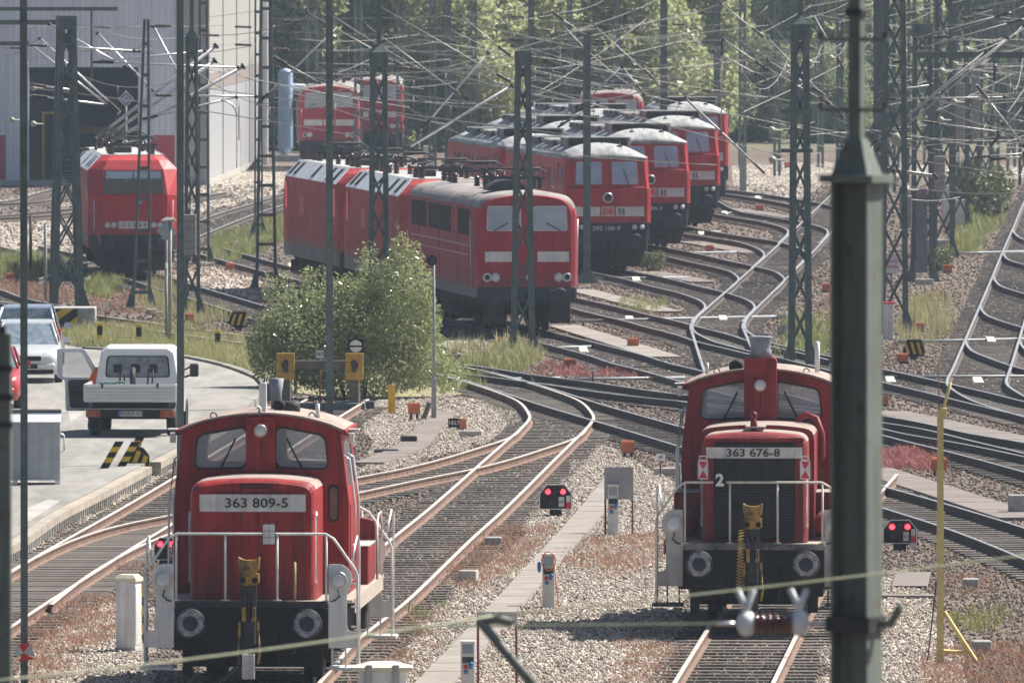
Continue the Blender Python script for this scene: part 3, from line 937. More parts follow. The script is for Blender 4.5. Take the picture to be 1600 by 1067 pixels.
def v60(label, d0, x0, slope, number, long_front, red, pale_steps, seed):
    root = empty('shunting_locomotive', (x0, d0, RT), -math.atan(slope))
    tag(root, label, 'locomotive')
    LEN = 10.45
    DK = 1.36
    yb = 0.62                                   # buffer beam front
    # frame, beams, deck
    f = MB()
    f.box(-1.16, 1.16, yb, yb + 0.12, 0.62, DK - 0.10, 0.01)
    f.box(-1.16, 1.16, LEN - yb - 0.12, LEN - yb, 0.62, DK - 0.10, 0.01)
    f.box(-0.62, -0.56, yb + 0.12, LEN - yb - 0.12, 0.55, DK - 0.08)
    f.box(0.56, 0.62, yb + 0.12, LEN - yb - 0.12, 0.55, DK - 0.08)
    f.box(-0.56, 0.56, 1.6, 1.7, 0.45, 1.0); f.box(-1.0, 1.0, 2.0, 2.1, 0.30, 0.62)
    f.box(-1.05, -0.9, yb + 0.2, yb + 0.3, 0.22, 0.62); f.box(0.9, 1.05, yb + 0.2, yb + 0.3, 0.22, 0.62)
    f.box(-1.1, 1.1, 2.12, LEN - 2.1, 0.42, 0.95)
    f.build('frame', M_black, root, split=True)
    d = MB()
    d.box(-1.5, 1.5, yb + 0.4, LEN - yb - 0.4, DK - 0.05, DK)
    d.box(-1.16, 1.16, yb - 0.03, yb + 0.4, DK - 0.049, DK - 0.001)
    d.box(-1.16, 1.16, LEN - yb - 0.4, LEN - yb + 0.03, DK - 0.049, DK - 0.001)
    d.build('deck', mat('worn_deck', (0.34, 0.27, 0.23), 0.85, var=0.25, scale=3), root, split=True)
    e = MB().box(-1.15, 1.15, yb - 0.05, yb - 0.031, DK - 0.10, DK + 0.004)
    e.build('deck_edge', mat('worn_edge_angle', (0.30, 0.28, 0.26), 0.6, c2=(0.05, 0.05, 0.05), scale=4), root) if not pale_steps else e.build('deck_edge', M_dark, root)
    side = MB()
    for sx in (-1, 1):
        side.box(sx * 1.505 - 0.01, sx * 1.505 + 0.01, 1.5, LEN - 1.5, DK - 0.22, DK + 0.005)
    side.build('side_sill', mat('dusty_side_sill', (0.36, 0.31, 0.27), 0.8, var=0.2), root, split=True)
    for y in (3.05, 5.25, 7.45):
        for sx in (-1, 1):
            w = place('wheel', WHEEL_V60, root, (sx * 0.74, y, 0.62), sc=(sx, 1, 1))
    for sx in (-1, 1):
        MB().box(sx * 1.0 - 0.03, sx * 1.0 + 0.03, 2.9, 7.6, 0.40, 0.52).build('coupling_rod', M_dark, root)
    for y, hgt in ((1.9, 0.24), (8.3, 0.24)):
        for sx in (-1, 1):
            MB().box(sx * 1.15 - 0.14, sx * 1.15 + 0.14, y, y + 0.9, 0.55, 1.0, 0.03).build('sand_box', M_under, root)
    add_buffers(root, 0.875, 1.05, 0.0, seed)
    for sx in (-1, 1):
        place('buffer', BUF_HEAD, root, (sx * 0.875, LEN, 1.05), rz=math.pi)
    # hoses on the beam
    hs = MB()
    for x in (-0.45, 0.45):
        hs.tube([(x, yb, 0.95), (x, yb - 0.14, 0.9), (x * 0.93, yb - 0.16, 0.62), (x * 0.9, yb - 0.05, 0.42)], 0.025)
    hs.build('brake_hose', M_rubber, root, split=True)
    # hoods
    def hood(y0, y1, hw, top, crown, front, name):
        prof = rpoly([(-hw, DK), (-hw, top - 0.02), (-hw * 0.5, top + crown * 0.8), (0, top + crown), (hw * 0.5, top + crown * 0.8), (hw, top - 0.02), (hw, DK)], [0, 0.17, 0.3, 0.3, 0.3, 0.17, 0], 4)
        b = MB()
        k = 0.93
        c = [(x * k, DK + (z - DK) * 0.965) for x, z in prof]
        if front:
            b.loft([[(x, y0, z) for x, z in c], [(x * 1.0, y0 + 0.05, z) for x, z in [((x + cx) / 2, (z + cz) / 2 + 0.012) for (x, z), (cx, cz) in zip(prof, c)]], [(x, y0 + 0.16, z) for x, z in prof], [(x, y1, z) for x, z in prof]])
        else:
            b.loft([[(x, y0, z) for x, z in prof], [(x, y1, z) for x, z in prof]])
        o = b.build(name, red, root)
        t = MB()
        tp = [(x, z) for x, z in prof if z > top - 0.14]
        n = len(tp)
        y00 = y0 + (0.17 if front else 0.0)
        va = [(x * 1.003, y00, z + 0.004) for x, z in tp] + [(x * 1.003, y1, z + 0.004) for x, z in tp]
        t.add(va, [(j, j + 1, n + j + 1, n + j) for j in range(n - 1)], True)
        t.build('hood_top_dust', M_roofdust, o)
        return o
    if long_front:
        cy0, cy1 = 4.75, 7.35
        h = hood(0.95, 2.35, 0.87, 3.13, 0.05, True, 'hood')
        h2 = hood(2.36, cy0, 0.95, 3.19, 0.06, False, 'hood_main')
        hood(cy1, LEN - 0.9, 0.93, 2.75, 0.05, False, 'rear_hood')
        gr = MB().box(-0.655, 0.655, 0.90, 0.944, 1.42, 3.02)
        gr.build('radiator_grille', M_black, root)
        sl = MB()
        for k in range(34):
            z = 1.46 + k * 0.0455
            sl.box(-0.64, 0.64, 0.885, 0.899, z, z + 0.018)
        for x in (-0.22, 0.22):
            sl.box(x - 0.012, x + 0.012, 0.878, 0.884, 1.42, 3.0)
        o = sl.build('radiator_slats', M_dark, root); o['kind'] = 'stuff'
        for sx in (-1, 1):
            MB().box(sx * 0.735 - 0.078, sx * 0.735 + 0.078, 0.90, 0.946, 1.40, 3.02, 0.01).build('grille_frame', red, root)
        MB().box(-0.82, 0.82, 0.885, 0.948, 3.022, 3.10, 0.015).build('grille_lintel', red, root)
        hl = MB().lathe([(0.05, 0), (0.06, 0.1), (0.05, 0.18), (0.03, 0.2), (0.055, 0.24), (0.05, 0.31), (0.0, 0.33)], (-0.02, 1.35, 3.18), 'z', 14)
        hl.build('whistle', red, root)
        MB().box(-0.16, 0.16, 1.2, 2.3, 3.235, 3.26).build('roof_walk_plate', M_roofdust, root)
        pi = MB().tube([(0.62, 4.2, 3.27), (0.78, 4.1, 3.36), (0.95, 4.0, 3.30), (1.04, 3.95, 3.05), (1.06, 3.95, 2.7), (1.02, 3.95, 2.45)], 0.05, 8)
        pi.build('air_pipe', red, root)
    else:
        cy0, cy1 = 2.95, 5.55
        h = hood(0.95, cy0, 0.95, 3.13, 0.06, True, 'hood')
        hood(cy1, LEN - 0.9, 0.95, 3.10, 0.06, False, 'long_hood')
        v = MB()
        for k in range(2):
            v.box(-0.20, 0.26, 0.935, 0.952, 3.035 + k * 0.05, 3.06 + k * 0.05)
        v.build('hood_vent', M_black, root, split=True)
        MB().box(-0.58, 0.62, 0.936, 0.955, 2.975, 2.985).build('hood_seam', M_black, root)
        for x in (-0.27, 0.1, 0.62):
            MB().box(x - 0.004, x + 0.004, 0.938, 0.955, 1.42, 2.66).build('hood_seam', mat('dark_red_seam', (0.16, 0.012, 0.012), 0.6), root)
        for x in (-0.55, 0.55):
            MB().lathe([(0.045, 0.0), (0.055, 0.008), (0.055, 0.02)], (x, 0.925, 2.38), 'y', 10).build('hood_latch', red, root)
    # number band
    bz = (2.69, 2.95) if not long_front else (2.755, 2.935)
    bx = 0.80 if not long_front else 0.79
    nb = MB().box(-bx, bx, 0.868 if long_front else 0.925, 0.877 if long_front else 0.934, *bz)
    nbo = nb.build('number_band', M_band, root)
    text_part(number, 0.20 if not long_front else 0.185, M_text, nbo, (0.06 if not long_front else -0.02, 0.862 if long_front else 0.919, sum(bz) / 2 - 0.005), sx=1.18, bold=0.002)
    # hood grab rails
    for sx in (-1, 1):
        x = sx * (0.955 if not long_front else 0.87)
        MB().tube([(x, 1.03, 1.62), (x, 0.93, 1.66), (x, 0.93, 2.62), (x, 1.03, 2.68)], 0.018).build('hood_grab_rail', M_galv, root)
    # cab: walls with real openings
    lo, hi = 1.33, 1.20
    ztop = 3.84
    def wall(y, thick, name, holes):
        out = [(-lo, DK), (-lo, 2.75), (-hi, ztop - 0.03)]
        for k in range(9):
            t = -1 + 2 * k / 8
            out.append((t * hi * 0.985, ztop + 0.24 * (1 - t * t)))
        out += [(hi, ztop - 0.03), (lo, 2.75), (lo, DK)]
        return MB().plate(out, holes, 'y', y, y + thick).build(name, red, root)
    def win(sx, a=0.22, b=1.02, zl=3.26, zh0=3.90, zh1=3.76, r=0.12):
        pts = [(sx * a, zl + 0.02), (sx * b, zl), (sx * (b - 0.05), zh1), (sx * a, zh0)]
        if sx < 0: pts = pts[::-1]
        return rpoly(pts, r, 4)
    wl, wr = win(-1), win(1)
    wall(cy0, 0.06, 'cab_front', [wl, wr])
    wall(cy1 - 0.06, 0.06, 'cab_rear', [wl, wr])
    for sx in (-1, 1):
        sw = MB()
        a0 = [(cy0 + 0.06, DK), (cy1 - 0.06, DK), (cy1 - 0.06, 2.75), (cy0 + 0.06, 2.75)]
        sw.prism(a0, 'x', sx * lo, sx * (lo - 0.05))
        # leaning upper part with a window opening
        up = MB()
        outer = [(cy0 + 0.06, 2.75), (cy1 - 0.06, 2.75), (cy1 - 0.06, ztop), (cy0 + 0.06, ztop)]
        hole = rpoly(rect(cy0 + 0.45, cy1 - 0.45, 2.95, 3.66), 0.12)
        up.plate(outer, [hole], 'x', 0, -0.05 * sx)
        up.v = [(sx * (lo + (hi - lo) * (p[2] - 2.75) / (ztop - 2.75)) + p[0], p[1], p[2]) for p in up.v]
        sw.add(up.v, up.f)
        sw.build('cab_side', red, root)
        gl = MB().prism(rect(cy0 + 0.45, cy1 - 0.45, 2.95, 3.66), 'x', sx * 0.0, sx * 0.006)
        gl.v = [(sx * (lo - 0.02 + (hi - lo) * (p[2] - 2.75) / (ztop - 2.75)) + p[0], p[1], p[2]) for p in gl.v]
        gl.build('side_window', M_clear, root)
        dr = MB().prism(rpoly(rect(cy0 + 0.3, cy0 + 1.0, 1.5, 2.72), 0.05), 'x', sx * (lo + 0.002), sx * (lo + 0.012))
        do = dr.build('cab_door', red, root)
        MB().tube([(sx * (lo + 0.05), cy0 + 0.35, 1.95), (sx * (lo + 0.05), cy0 + 0.35, 2.1)], 0.015).build('handle', M_galv, do)
    # windows
    for yy, nm, proud in ((cy0, 'front_window', -0.012), (cy1 - 0.06, 'rear_window', 0.062)):
        for w_ in (wl, wr):
            cx = sum(p[0] for p in w_) / len(w_); cz = sum(p[1] for p in w_) / len(w_)
            g_ = MB().prism(w_, 'y', yy + 0.025, yy + 0.031).build(nm, M_clear, root)
            big = [(cx + (p[0] - cx) * 1.04, cz + (p[1] - cz) * 1.06) for p in w_]
            sml = [(cx + (p[0] - cx) * 0.97, cz + (p[1] - cz) * 0.955) for p in w_]
            MB().plate(big, [sml], 'y', yy + proud, yy + proud + 0.011).build('window_gasket', M_rubber, g_)
            if yy == cy0:
                sx = 1 if cx > 0 else -1
                inn = [(cx + (p[0] - cx) * 0.955, cz + (p[1] - cz) * 0.93) for p in w_]
                MB().plate(sml, [inn], 'y', yy - 0.008, yy + 0.0).build('window_rim', mat('grey_window_rim', (0.42, 0.44, 0.45), 0.5), g_)
                q = MB().tube([(cx + sx * 0.02, yy - 0.03, 3.24), (cx - sx * 0.22, yy - 0.035, 3.72)], 0.014, 5)
                q.build('wiper', M_black, g_)
    # floor desk inside
    MB().box(-0.9, 0.9, cy0 + 0.9, cy0 + 1.7, DK, 2.75, 0.04).build('control_desk', mat('desk_grey', (0.28, 0.30, 0.32), 0.6), root)
    MB().box(-1.15, 1.15, cy0 + 0.1, cy1 - 0.1, DK, DK + 0.05).build('cab_floor', M_dark, root)
    # cab roof
    rf = MB()
    prof = []
    hh = hi + 0.06
    for k in range(13):
        t = -1 + 2 * k / 12
        prof.append((t * hh, ztop + 0.015 + 0.26 * (1 - t * t) ** 0.9))
    prof2 = [(x * 0.985, z - 0.03) for x, z in reversed(prof)]
    rf.prism(prof + prof2, 'y', cy0 - 0.08, cy1 + 0.08)
    ro = rf.build('cab_roof', M_roofdust, root)
    for sx in (-1, 1):
        gtr = MB().box(sx * (hi + 0.05) - 0.05, sx * (hi + 0.05) + 0.05, cy0 - 0.085, cy1 + 0.085, ztop - 0.05, ztop + 0.012, 0.01)
        gtr.build('eave', red, root)
        MB().box(sx * (hi + 0.16) - 0.10, sx * (hi + 0.16) + 0.10, cy0 + 0.35, cy0 + 0.75, ztop - 0.02, ztop + 0.005).build('rain_visor', M_roofgrey, root)
        mi = MB().box(sx * (hi + 0.16) - 0.045, sx * (hi + 0.16) + 0.045, cy0 + 0.15, cy0 + 0.19, ztop - 0.20, ztop - 0.04, 0.01)
        mo = mi.build('mirror', M_white, root)
        MB().tube([(sx * hi, cy0 + 0.2, ztop - 0.05), (sx * (hi + 0.15), cy0 + 0.17, ztop - 0.08)], 0.012).build('mirror_arm', M_black, mo)
        # entrance grab rails
        for y in (cy0 + 0.15, cy0 + 1.15):
            MB().tube([(sx * (lo + 0.01), y, 1.55), (sx * (lo + 0.09), y, 1.6), (sx * (lo + 0.09), y, 2.7), (sx * (hi + 0.13), y, 3.4), (sx * (hi + 0.04), y, 3.45)], 0.018).build('entrance_rail', M_galv, root)
    # central column between the front windows with headlamp
    ctop = 4.30 if long_front else 4.04
    cc = MB().prism(rpoly(rect(-0.27 if long_front else -0.22, 0.27 if long_front else 0.22, 3.22, ctop), [0, 0, 0.07, 0.07]), 'y', cy0 - (0.42 if long_front else 0.12), cy0 - 0.001)
    co = cc.build('centre_column', red, root)
    yl = cy0 - (0.43 if long_front else 0.13)
    pl = MB().box(-0.14, 0.14, yl - 0.012, yl + 0.008, 3.68, 3.97); pl.build('lamp_plate', red, co)
    lp = place('head_lamp', LAMPS_B, root, (0.0, yl - 0.09, 3.84)); place('lens', LAMPS_L, lp)
    MB().tube([(0, yl - 0.02, 3.70), (0, yl - 0.02, 3.40)], 0.008).build('lamp_cable', M_black, co)
    if long_front:
        ch = MB().lathe([(0.20, 0), (0.175, 0.12), (0.17, 0.2), (0.20, 0.34), (0.205, 0.36), (0.18, 0.34), (0.15, 0.1)], (0, cy0 - 0.2, ctop - 0.01), 'z', 18)
        ch.build('chimney', mat('chimney_grey', (0.24, 0.27, 0.31), 0.6, c2=(0.13, 0.14, 0.16), scale=3), root)
        MB().lathe([(0.10, 0.0), (0.13, 0.15), (0.13, 0.2), (0, 0.2)], (-0.42, cy0 + 0.2, 4.12), 'y', 12).build('horn', M_black, root)
        MB().lathe([(0.04, 0), (0.045, 0.5), (0, 0.52)], (0.92, cy0 + 0.8, 4.02), 'z', 8).build('roof_aerial', M_white, root)
        MB().lathe([(0.028, 0), (0.03, 0.18), (0, 0.19)], (-0.92, cy0 + 0.5, 4.0), 'z', 8).build('roof_aerial', M_white, root)
    else:
        MB().prism(rpoly(rect(-0.055, 0.055, 4.02, 4.55), [0, 0, 0.03, 0.03]), 'y', cy0 + 0.3, cy0 + 0.42).build('roof_aerial', M_white, root)
        MB().lathe([(0.08, 0), (0.085, 0.25), (0.12, 0.48), (0.10, 0.48)], (0.13, cy0 + 1.5, 4.10), 'z', 14).build('chimney', mat('chimney_grey', (0.24, 0.27, 0.31), 0.6, c2=(0.13, 0.14, 0.16), scale=3), root)
        MB().lathe([(0.15, 0), (0.15, 0.18), (0.12, 0.185)], (0.36, cy0 + 1.3, 4.05), 'z', 16).build('roof_vent_pot', M_dark, root)
        MB().lathe([(0.07, -0.1), (0.10, 0.0), (0.10, 0.05)], (0.20, cy0 + 1.1, 4.18), 'y', 10).build('horn', M_black, root)
        MB().lathe([(0.03, 0), (0.033, 0.22), (0, 0.23)], (0.82, cy0 + 0.6, 4.0), 'z', 8).build('roof_aerial', M_white, root)
        MB().tube([(-0.02, cy0 - 0.02, 4.06), (-0.02, cy0 - 0.05, 4.18), (-0.06, cy0 - 0.05, 4.2)], 0.03).build('whistle', M_white, root)
        wnd = MB().prism(rpoly([(1.02, 2.45), (1.18, 2.45), (1.18, 3.02), (1.02, 3.02)], 0.07), 'y', cy0 - 0.012, cy0 - 0.003)
        wo = wnd.build('cab_front_hatch', M_rubber, root)
        MB().prism(rpoly([(1.045, 2.49), (1.155, 2.49), (1.155, 2.98), (1.045, 2.98)], 0.055), 'y', cy0 - 0.018, cy0 - 0.0125).build('hatch_pane', mat('brown_pane', (0.16, 0.13, 0.10), 0.2), wo)
    for sx in (-1, 1):
        hk = MB()
        for k in range(6):
            a = math.pi * k / 5
        hk.tube([(sx * 0.75, cy0 + 0.3, 4.0)] + [(sx * 0.75 + 0.05 * math.cos(math.pi - math.pi * k / 5 ), cy0 + 0.3, 4.02 + 0.06 * math.sin(math.pi * k / 5) + 0.02) for k in range(6)], 0.012, 5)
        hk.build('lifting_hook', M_dark, root)
    # running-board boxes beside the hoods
    for sx in (-1, 1):
        y0, y1 = (cy1 + 0.1, LEN - 1.5) if not long_front else (1.5, cy0 - 0.15)
        if not long_front:
            MB().box(sx * 1.22 - 0.24, sx * 1.22 + 0.24, y0 + 0.2, y0 + 2.0, DK + 0.001, DK + 0.58, 0.02).build('side_locker', red, root)
            MB().box(sx * 1.22 - 0.25, sx * 1.22 + 0.25, y0 + 0.19, y0 + 2.01, DK + 0.582, DK + 0.60).build('tread_plate', M_roofgrey, root)
            MB().prism(rpoly([(sx * 1.0, DK + 0.6), (sx * 1.45, DK + 0.6), (sx * 1.45, DK + 0.9), (sx * 1.0, DK + 0.98)], [0, 0, 0.1, 0.1]), 'y', y0 + 2.2, y0 + 2.6).build('air_tank_end', M_redv2, root)
        else:
            MB().lathe([(0.0, 0.0), (0.15, 0.04), (0.17, 0.1), (0.17, 1.6), (0.15, 1.66), (0, 1.7)], (sx * 1.12, 1.7, DK + 0.28), 'y', 14).build('air_reservoir', red, root)
            MB().box(sx * 1.15 - 0.26, sx * 1.15 + 0.26, 3.4, cy0 - 0.1, DK + 0.001, DK + 0.72, 0.02).build('side_locker', red, root)
            MB().box(sx * 1.15 - 0.27, sx * 1.15 + 0.27, 3.39, cy0 - 0.09, DK + 0.722, DK + 0.74).build('tread_plate', M_roofdust, root)
    # steps at the corners
    sm_ = M_white if pale_steps else mat('grey_step_panel', (0.44, 0.44, 0.42), 0.55, var=0.2, scale=2, dirt=((0.10, 0.09, 0.085), 0.3, 1.5, 0.8))
    for y, dirn in ((yb - 0.02, -1), (LEN - yb, 1)):
        for sx in (-1, 1):
            pts = [(1.165, 0.66), (1.165, 1.92), (1.40, 1.92), (1.52, 1.78), (1.50, 1.6), (1.44, 1.45), (1.44, 0.98), (1.46, 0.92), (1.58, 0.9), (1.58, 0.66)]
            rr = [0, 0.02, 0.12, 0.1, 0.08, 0.03, 0.03, 0.03, 0.01, 0]
            pp = rpoly([(sx * a, b) for a, b in pts], rr, 3)
            st = MB().prism(pp, 'y', y - 0.01, y + 0.02).build('step_panel', sm_, root)
            if dirn < 0:
                lb = place('marker_lamp', LAMP_B, root, (sx * 1.32, y - 0.10, 1.68)); place('lens', LAMP_L, lb)
                MB().tube([(sx * 1.3, y - 0.03, 1.53), (sx * 1.33, y - 0.04, 1.44), (sx * 1.27, y - 0.04, 1.38), (sx * 1.2, y - 0.03, 1.36)], 0.012).build('lamp_cable', M_black, root)
            tr = MB().box(sx * 1.42 - 0.25, sx * 1.42 + 0.25, y - 0.08, y + 0.62, 0.33, 0.37)
            to = tr.build('step_tread', M_white if pale_steps else M_dark, root)
            lg = MB()
            for x in (1.22, 1.42, 1.6):
                lg.box(sx * x - 0.012, sx * x + 0.012, y, y + 0.03, 0.37, 0.665)
            lg.build('step_bracket', M_galv if pale_steps else M_black, to, split=True)
            MB().box(sx * 1.40 - 0.2, sx * 1.40 + 0.2, y + 0.1, y + 0.6, 0.80, 0.83).build('step_tread', M_dark, root)
    # end railings
    for y in (yb - 0.02, LEN - yb + 0.02):
        rl = MB()
        pts = [(-1.60, y, 0.40), (-1.60, y, 1.75), (-1.55, y, 1.86), (-1.24, y, 2.30), (-1.12, y, 2.37), (1.12, y, 2.37), (1.24, y, 2.30), (1.55, y, 1.86), (1.60, y, 1.75), (1.60, y, 0.40)]
        rl.tube(pts, 0.021, 8)
        o = rl.build('end_railing', M_white if pale_steps else mat('cream_railing', (0.58, 0.55, 0.48), 0.5, var=0.15), root)
        po = MB()
        for x in (-1.13, -0.39, 0.39, 1.13):
            po.tube([(x, y, DK), (x, y, 2.36)], 0.019, 6)
            po.box(x - 0.06, x + 0.06, y - 0.02, y + 0.05, DK - 0.03, DK + 0.02)
        po.build('railing_post', M_white if pale_steps else MATS['cream_railing'], o, split=True)
        rg = MB()
        for sx in (-1, 1):
            for z in (1.62, 1.28, 0.98):
                rg.tube([(sx * 1.50, y, z), (sx * 1.60, y, z)], 0.015, 5)
            rg.tube([(sx * 1.60, y + 0.45, 0.4), (sx * 1.60, y + 0.45, 2.25), (sx * 1.57, y + 0.42, 2.32), (sx * 1.5, y + 0.05, 1.9)], 0.018, 6)
        rg.build('ladder_rung', M_galv, o, split=True)
    # side railings at mid height (rear)
    for sx in (-1, 1):
        MB().tube([(sx * 1.5, LEN - 2.9, DK), (sx * 1.5, LEN - 2.9, 2.2), (sx * 1.5, LEN - 2.6, 2.36), (sx * 1.5, LEN - 1.9, 2.36), (sx * 1.5, LEN - 1.6, 2.2), (sx * 1.5, LEN - 1.6, DK)], 0.02).build('side_railing', M_galv, root)
    coupler(root, mat('worn_coupler_yellow', (0.40, 0.24, 0.035), 0.6, c2=(0.085, 0.06, 0.04), scale=5, mixlo=0.40, mixhi=0.56), pale_steps)
    return root

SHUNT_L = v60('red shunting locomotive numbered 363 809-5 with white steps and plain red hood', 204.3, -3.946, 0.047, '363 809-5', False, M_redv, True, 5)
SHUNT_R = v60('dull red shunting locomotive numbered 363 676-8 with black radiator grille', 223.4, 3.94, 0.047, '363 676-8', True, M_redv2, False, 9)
# signs hung on the railings
yr = 0.57
tb = MB().box(0.17, 0.37, yr - 0.03, yr - 0.02, 2.21, 2.53)
t0 = tb.build('target_plate', M_black, SHUNT_L)
for i in range(2):
    for j in range(3):
        MB().box(0.18 + i * 0.093, 0.18 + i * 0.093 + 0.087, yr - 0.036, yr - 0.031, 2.22 + j * 0.102, 2.22 + j * 0.102 + 0.095).build('white_square', M_white, t0)
MB().tube([(0.66, yr - 0.02, 1.95), (0.66, yr - 0.02, 1.35)], 0.02).build('coupling_pole', mat('wooden_pole', (0.40, 0.30, 0.16), 0.8), SHUNT_L)
p2 = MB().box(-0.66, -0.45, yr - 0.03, yr - 0.02, 2.27, 2.53).build('side_number_plate', M_black, SHUNT_R)
text_part('2', 0.27, M_textw, p2, (-0.555, yr - 0.034, 2.40), bold=0.012)
for sx in (-1, 1):
    x = sx * 0.84
    pl = MB().box(x - 0.085, x + 0.085, 0.84, 0.85, 2.41, 2.72).build('tail_plate', M_white, SHUNT_R)
    MB().prism([(x - 0.07, 2.70), (x + 0.07, 2.70), (x, 2.57)], 'y', 0.832, 0.839).build('red_triangle', M_signred, pl)
    MB().prism([(x - 0.07, 2.43), (x + 0.07, 2.43), (x, 2.56)], 'y', 0.832, 0.839).build('red_triangle', M_signred, pl)
    MB().plate(rect(x - 0.065, x + 0.065, 2.72, 2.80), [rect(x - 0.045, x + 0.045, 2.735, 2.78)], 'y', 0.84, 0.85).build('plate_handle', M_white, pl)
spr = MB()
spr.tube([(-0.18 + 0.055 * math.cos(k * 1.05) - 0.0004 * k, 0.12 + 0.05 * math.sin(k * 1.05), 1.62 - 0.0085 * k) for k in range(118)], 0.008, 4)
spr.build('coiled_cable', mat('yellow_coil', (0.55, 0.38, 0.10), 0.5), SHUNT_R)
# ------------------------------------------------------------------ main-line locomotives
def on_track(key, d):
    m = TRACK[key]
    i = min(range(len(m)), key=lambda j: abs(m[j].y - d))
    a, b = m[max(0, i - 12)], m[min(len(m) - 1, i + 12)]
    sl = (b.x - a.x) / (b.y - a.y)
    p = m[i]
    return p.x + (d - p.y) * sl, sl
def rig(name, label, d, x, slope):
    r = empty(name, (x, d, RT), -math.atan(slope))
    tag(r, label, 'locomotive')
    return r
WHEEL_E = wheel_mesh(0.60)
def bogies(root, centres, axles):
    for c in centres:
        f = MB()
        for sx in (-1, 1):
            f.prism(rpoly([(c - 2.1, 0.95), (c - 2.1, 0.62), (c - 1.1, 0.45), (c + 1.1, 0.45), (c + 2.1, 0.62), (c + 2.1, 0.95)], 0.08, 2), 'x', sx * 1.10, sx * 1.24)
        f.build('bogie_frame', M_under, root, split=True)
        MB().box(-0.9, 0.9, c - 0.25, c + 0.25, 0.5, 0.95).build('bogie_bolster', M_under, root)
        for a in axles:
            for sx in (-1, 1):
                place('wheel', WHEEL_E, root, (sx * 0.75, c + a, 0.60), sc=(sx, 1, 1))
                MB().box(sx * 1.25, sx * 1.40, c + a - 0.18, c + a + 0.18, 0.42, 0.78, 0.02).build('axle_box', M_under, root)
def pantograph(root, y, z, w=0.85):
    p = MB()
    p.box(-w, w, y - 0.05, y + 0.05, z + 0.28, z + 0.34); p.box(-w, w, y + 1.5, y + 1.6, z + 0.28, z + 0.34)
    o = p.build('pantograph_base', M_dark, root, split=True)
    for sx in (-1, 1):
        for yy in (y, y + 1.55):
            MB().lathe([(0.06, 0), (0.11, 0.03), (0.06, 0.07), (0.11, 0.11), (0.06, 0.15), (0.11, 0.19), (0.06, 0.28)], (sx * w * 0.8, yy, z), 'z', 10).build('roof_insulator', M_insul, root)
    a = MB()
    a.tube([(-0.35, y + 0.1, z + 0.36), (-0.12, y + 1.9, z + 0.48), (-0.7, y + 0.3, z + 0.56)], 0.03)
    a.tube([(0.35, y + 0.1, z + 0.36), (0.12, y + 1.9, z + 0.48), (0.7, y + 0.3, z + 0.56)], 0.03)
    a.build('pantograph_arm', M_dark, root, split=True)
    b = MB().tube([(-0.95, y + 0.3, z + 0.42), (-0.7, y + 0.3, z + 0.58), (0.7, y + 0.3, z + 0.58), (0.95, y + 0.3, z + 0.42)], 0.03)
    b.tube([(-0.75, y + 0.6, z + 0.585), (0.75, y + 0.6, z + 0.585)], 0.025)
    b.build('collector_strip', M_dark, root, split=True)
def roof_clutter(root, y0, y1, z, n, seed, hw=0.8):
    r2 = random.Random(seed)
    for k in range(n):
        y = y0 + (y1 - y0) * (k + 0.5) / n
        x = r2.uniform(-hw, hw)
        MB().lathe([(0.06, 0), (0.10, 0.04), (0.06, 0.08), (0.10, 0.12), (0.06, 0.16), (0.10, 0.20), (0.05, 0.30)], (x, y, z), 'z', 8).build('roof_insulator', M_insul, root)
    bb = MB()
    bb.tube([(-0.3, y0, z + 0.3), (r2.uniform(-0.5, 0.5), (y0 + y1) / 2, z + 0.36), (0.3, y1, z + 0.3)], 0.03)
    bb.build('roof_busbar', M_dark, root)
    MB().box(-0.5, 0.1, y0 + 0.3, y0 + 1.4, z - 0.02, z + 0.22, 0.03).build('roof_box', M_dark, root)
def tail(root, L, z0=0.15):
    add_buffers(root, 0.875, 1.05, 0.0, int(L * 10), False)
    for sx in (-1, 1):
        place('buffer', BUF_HEAD, root, (sx * 0.875, L, 1.05), rz=math.pi)
    h = MB().box(-0.06, 0.06, 0.25, 0.6, 0.98, 1.1).tube([(0, 0.3, 1.0), (0, 0.22, 0.75), (0, 0.3, 0.6)], 0.03)
    h.build('draw_hook', M_under, root)
    hs = MB()
    for x in (-0.45, -0.3, 0.3, 0.45):
        hs.tube([(x, 0.6, 0.95), (x, 0.42, 0.85), (x * 0.95, 0.40, 0.5), (x * 0.85, 0.55, 0.35)], 0.025, 5)
    hs.build('brake_hose', M_rubber, root, split=True)

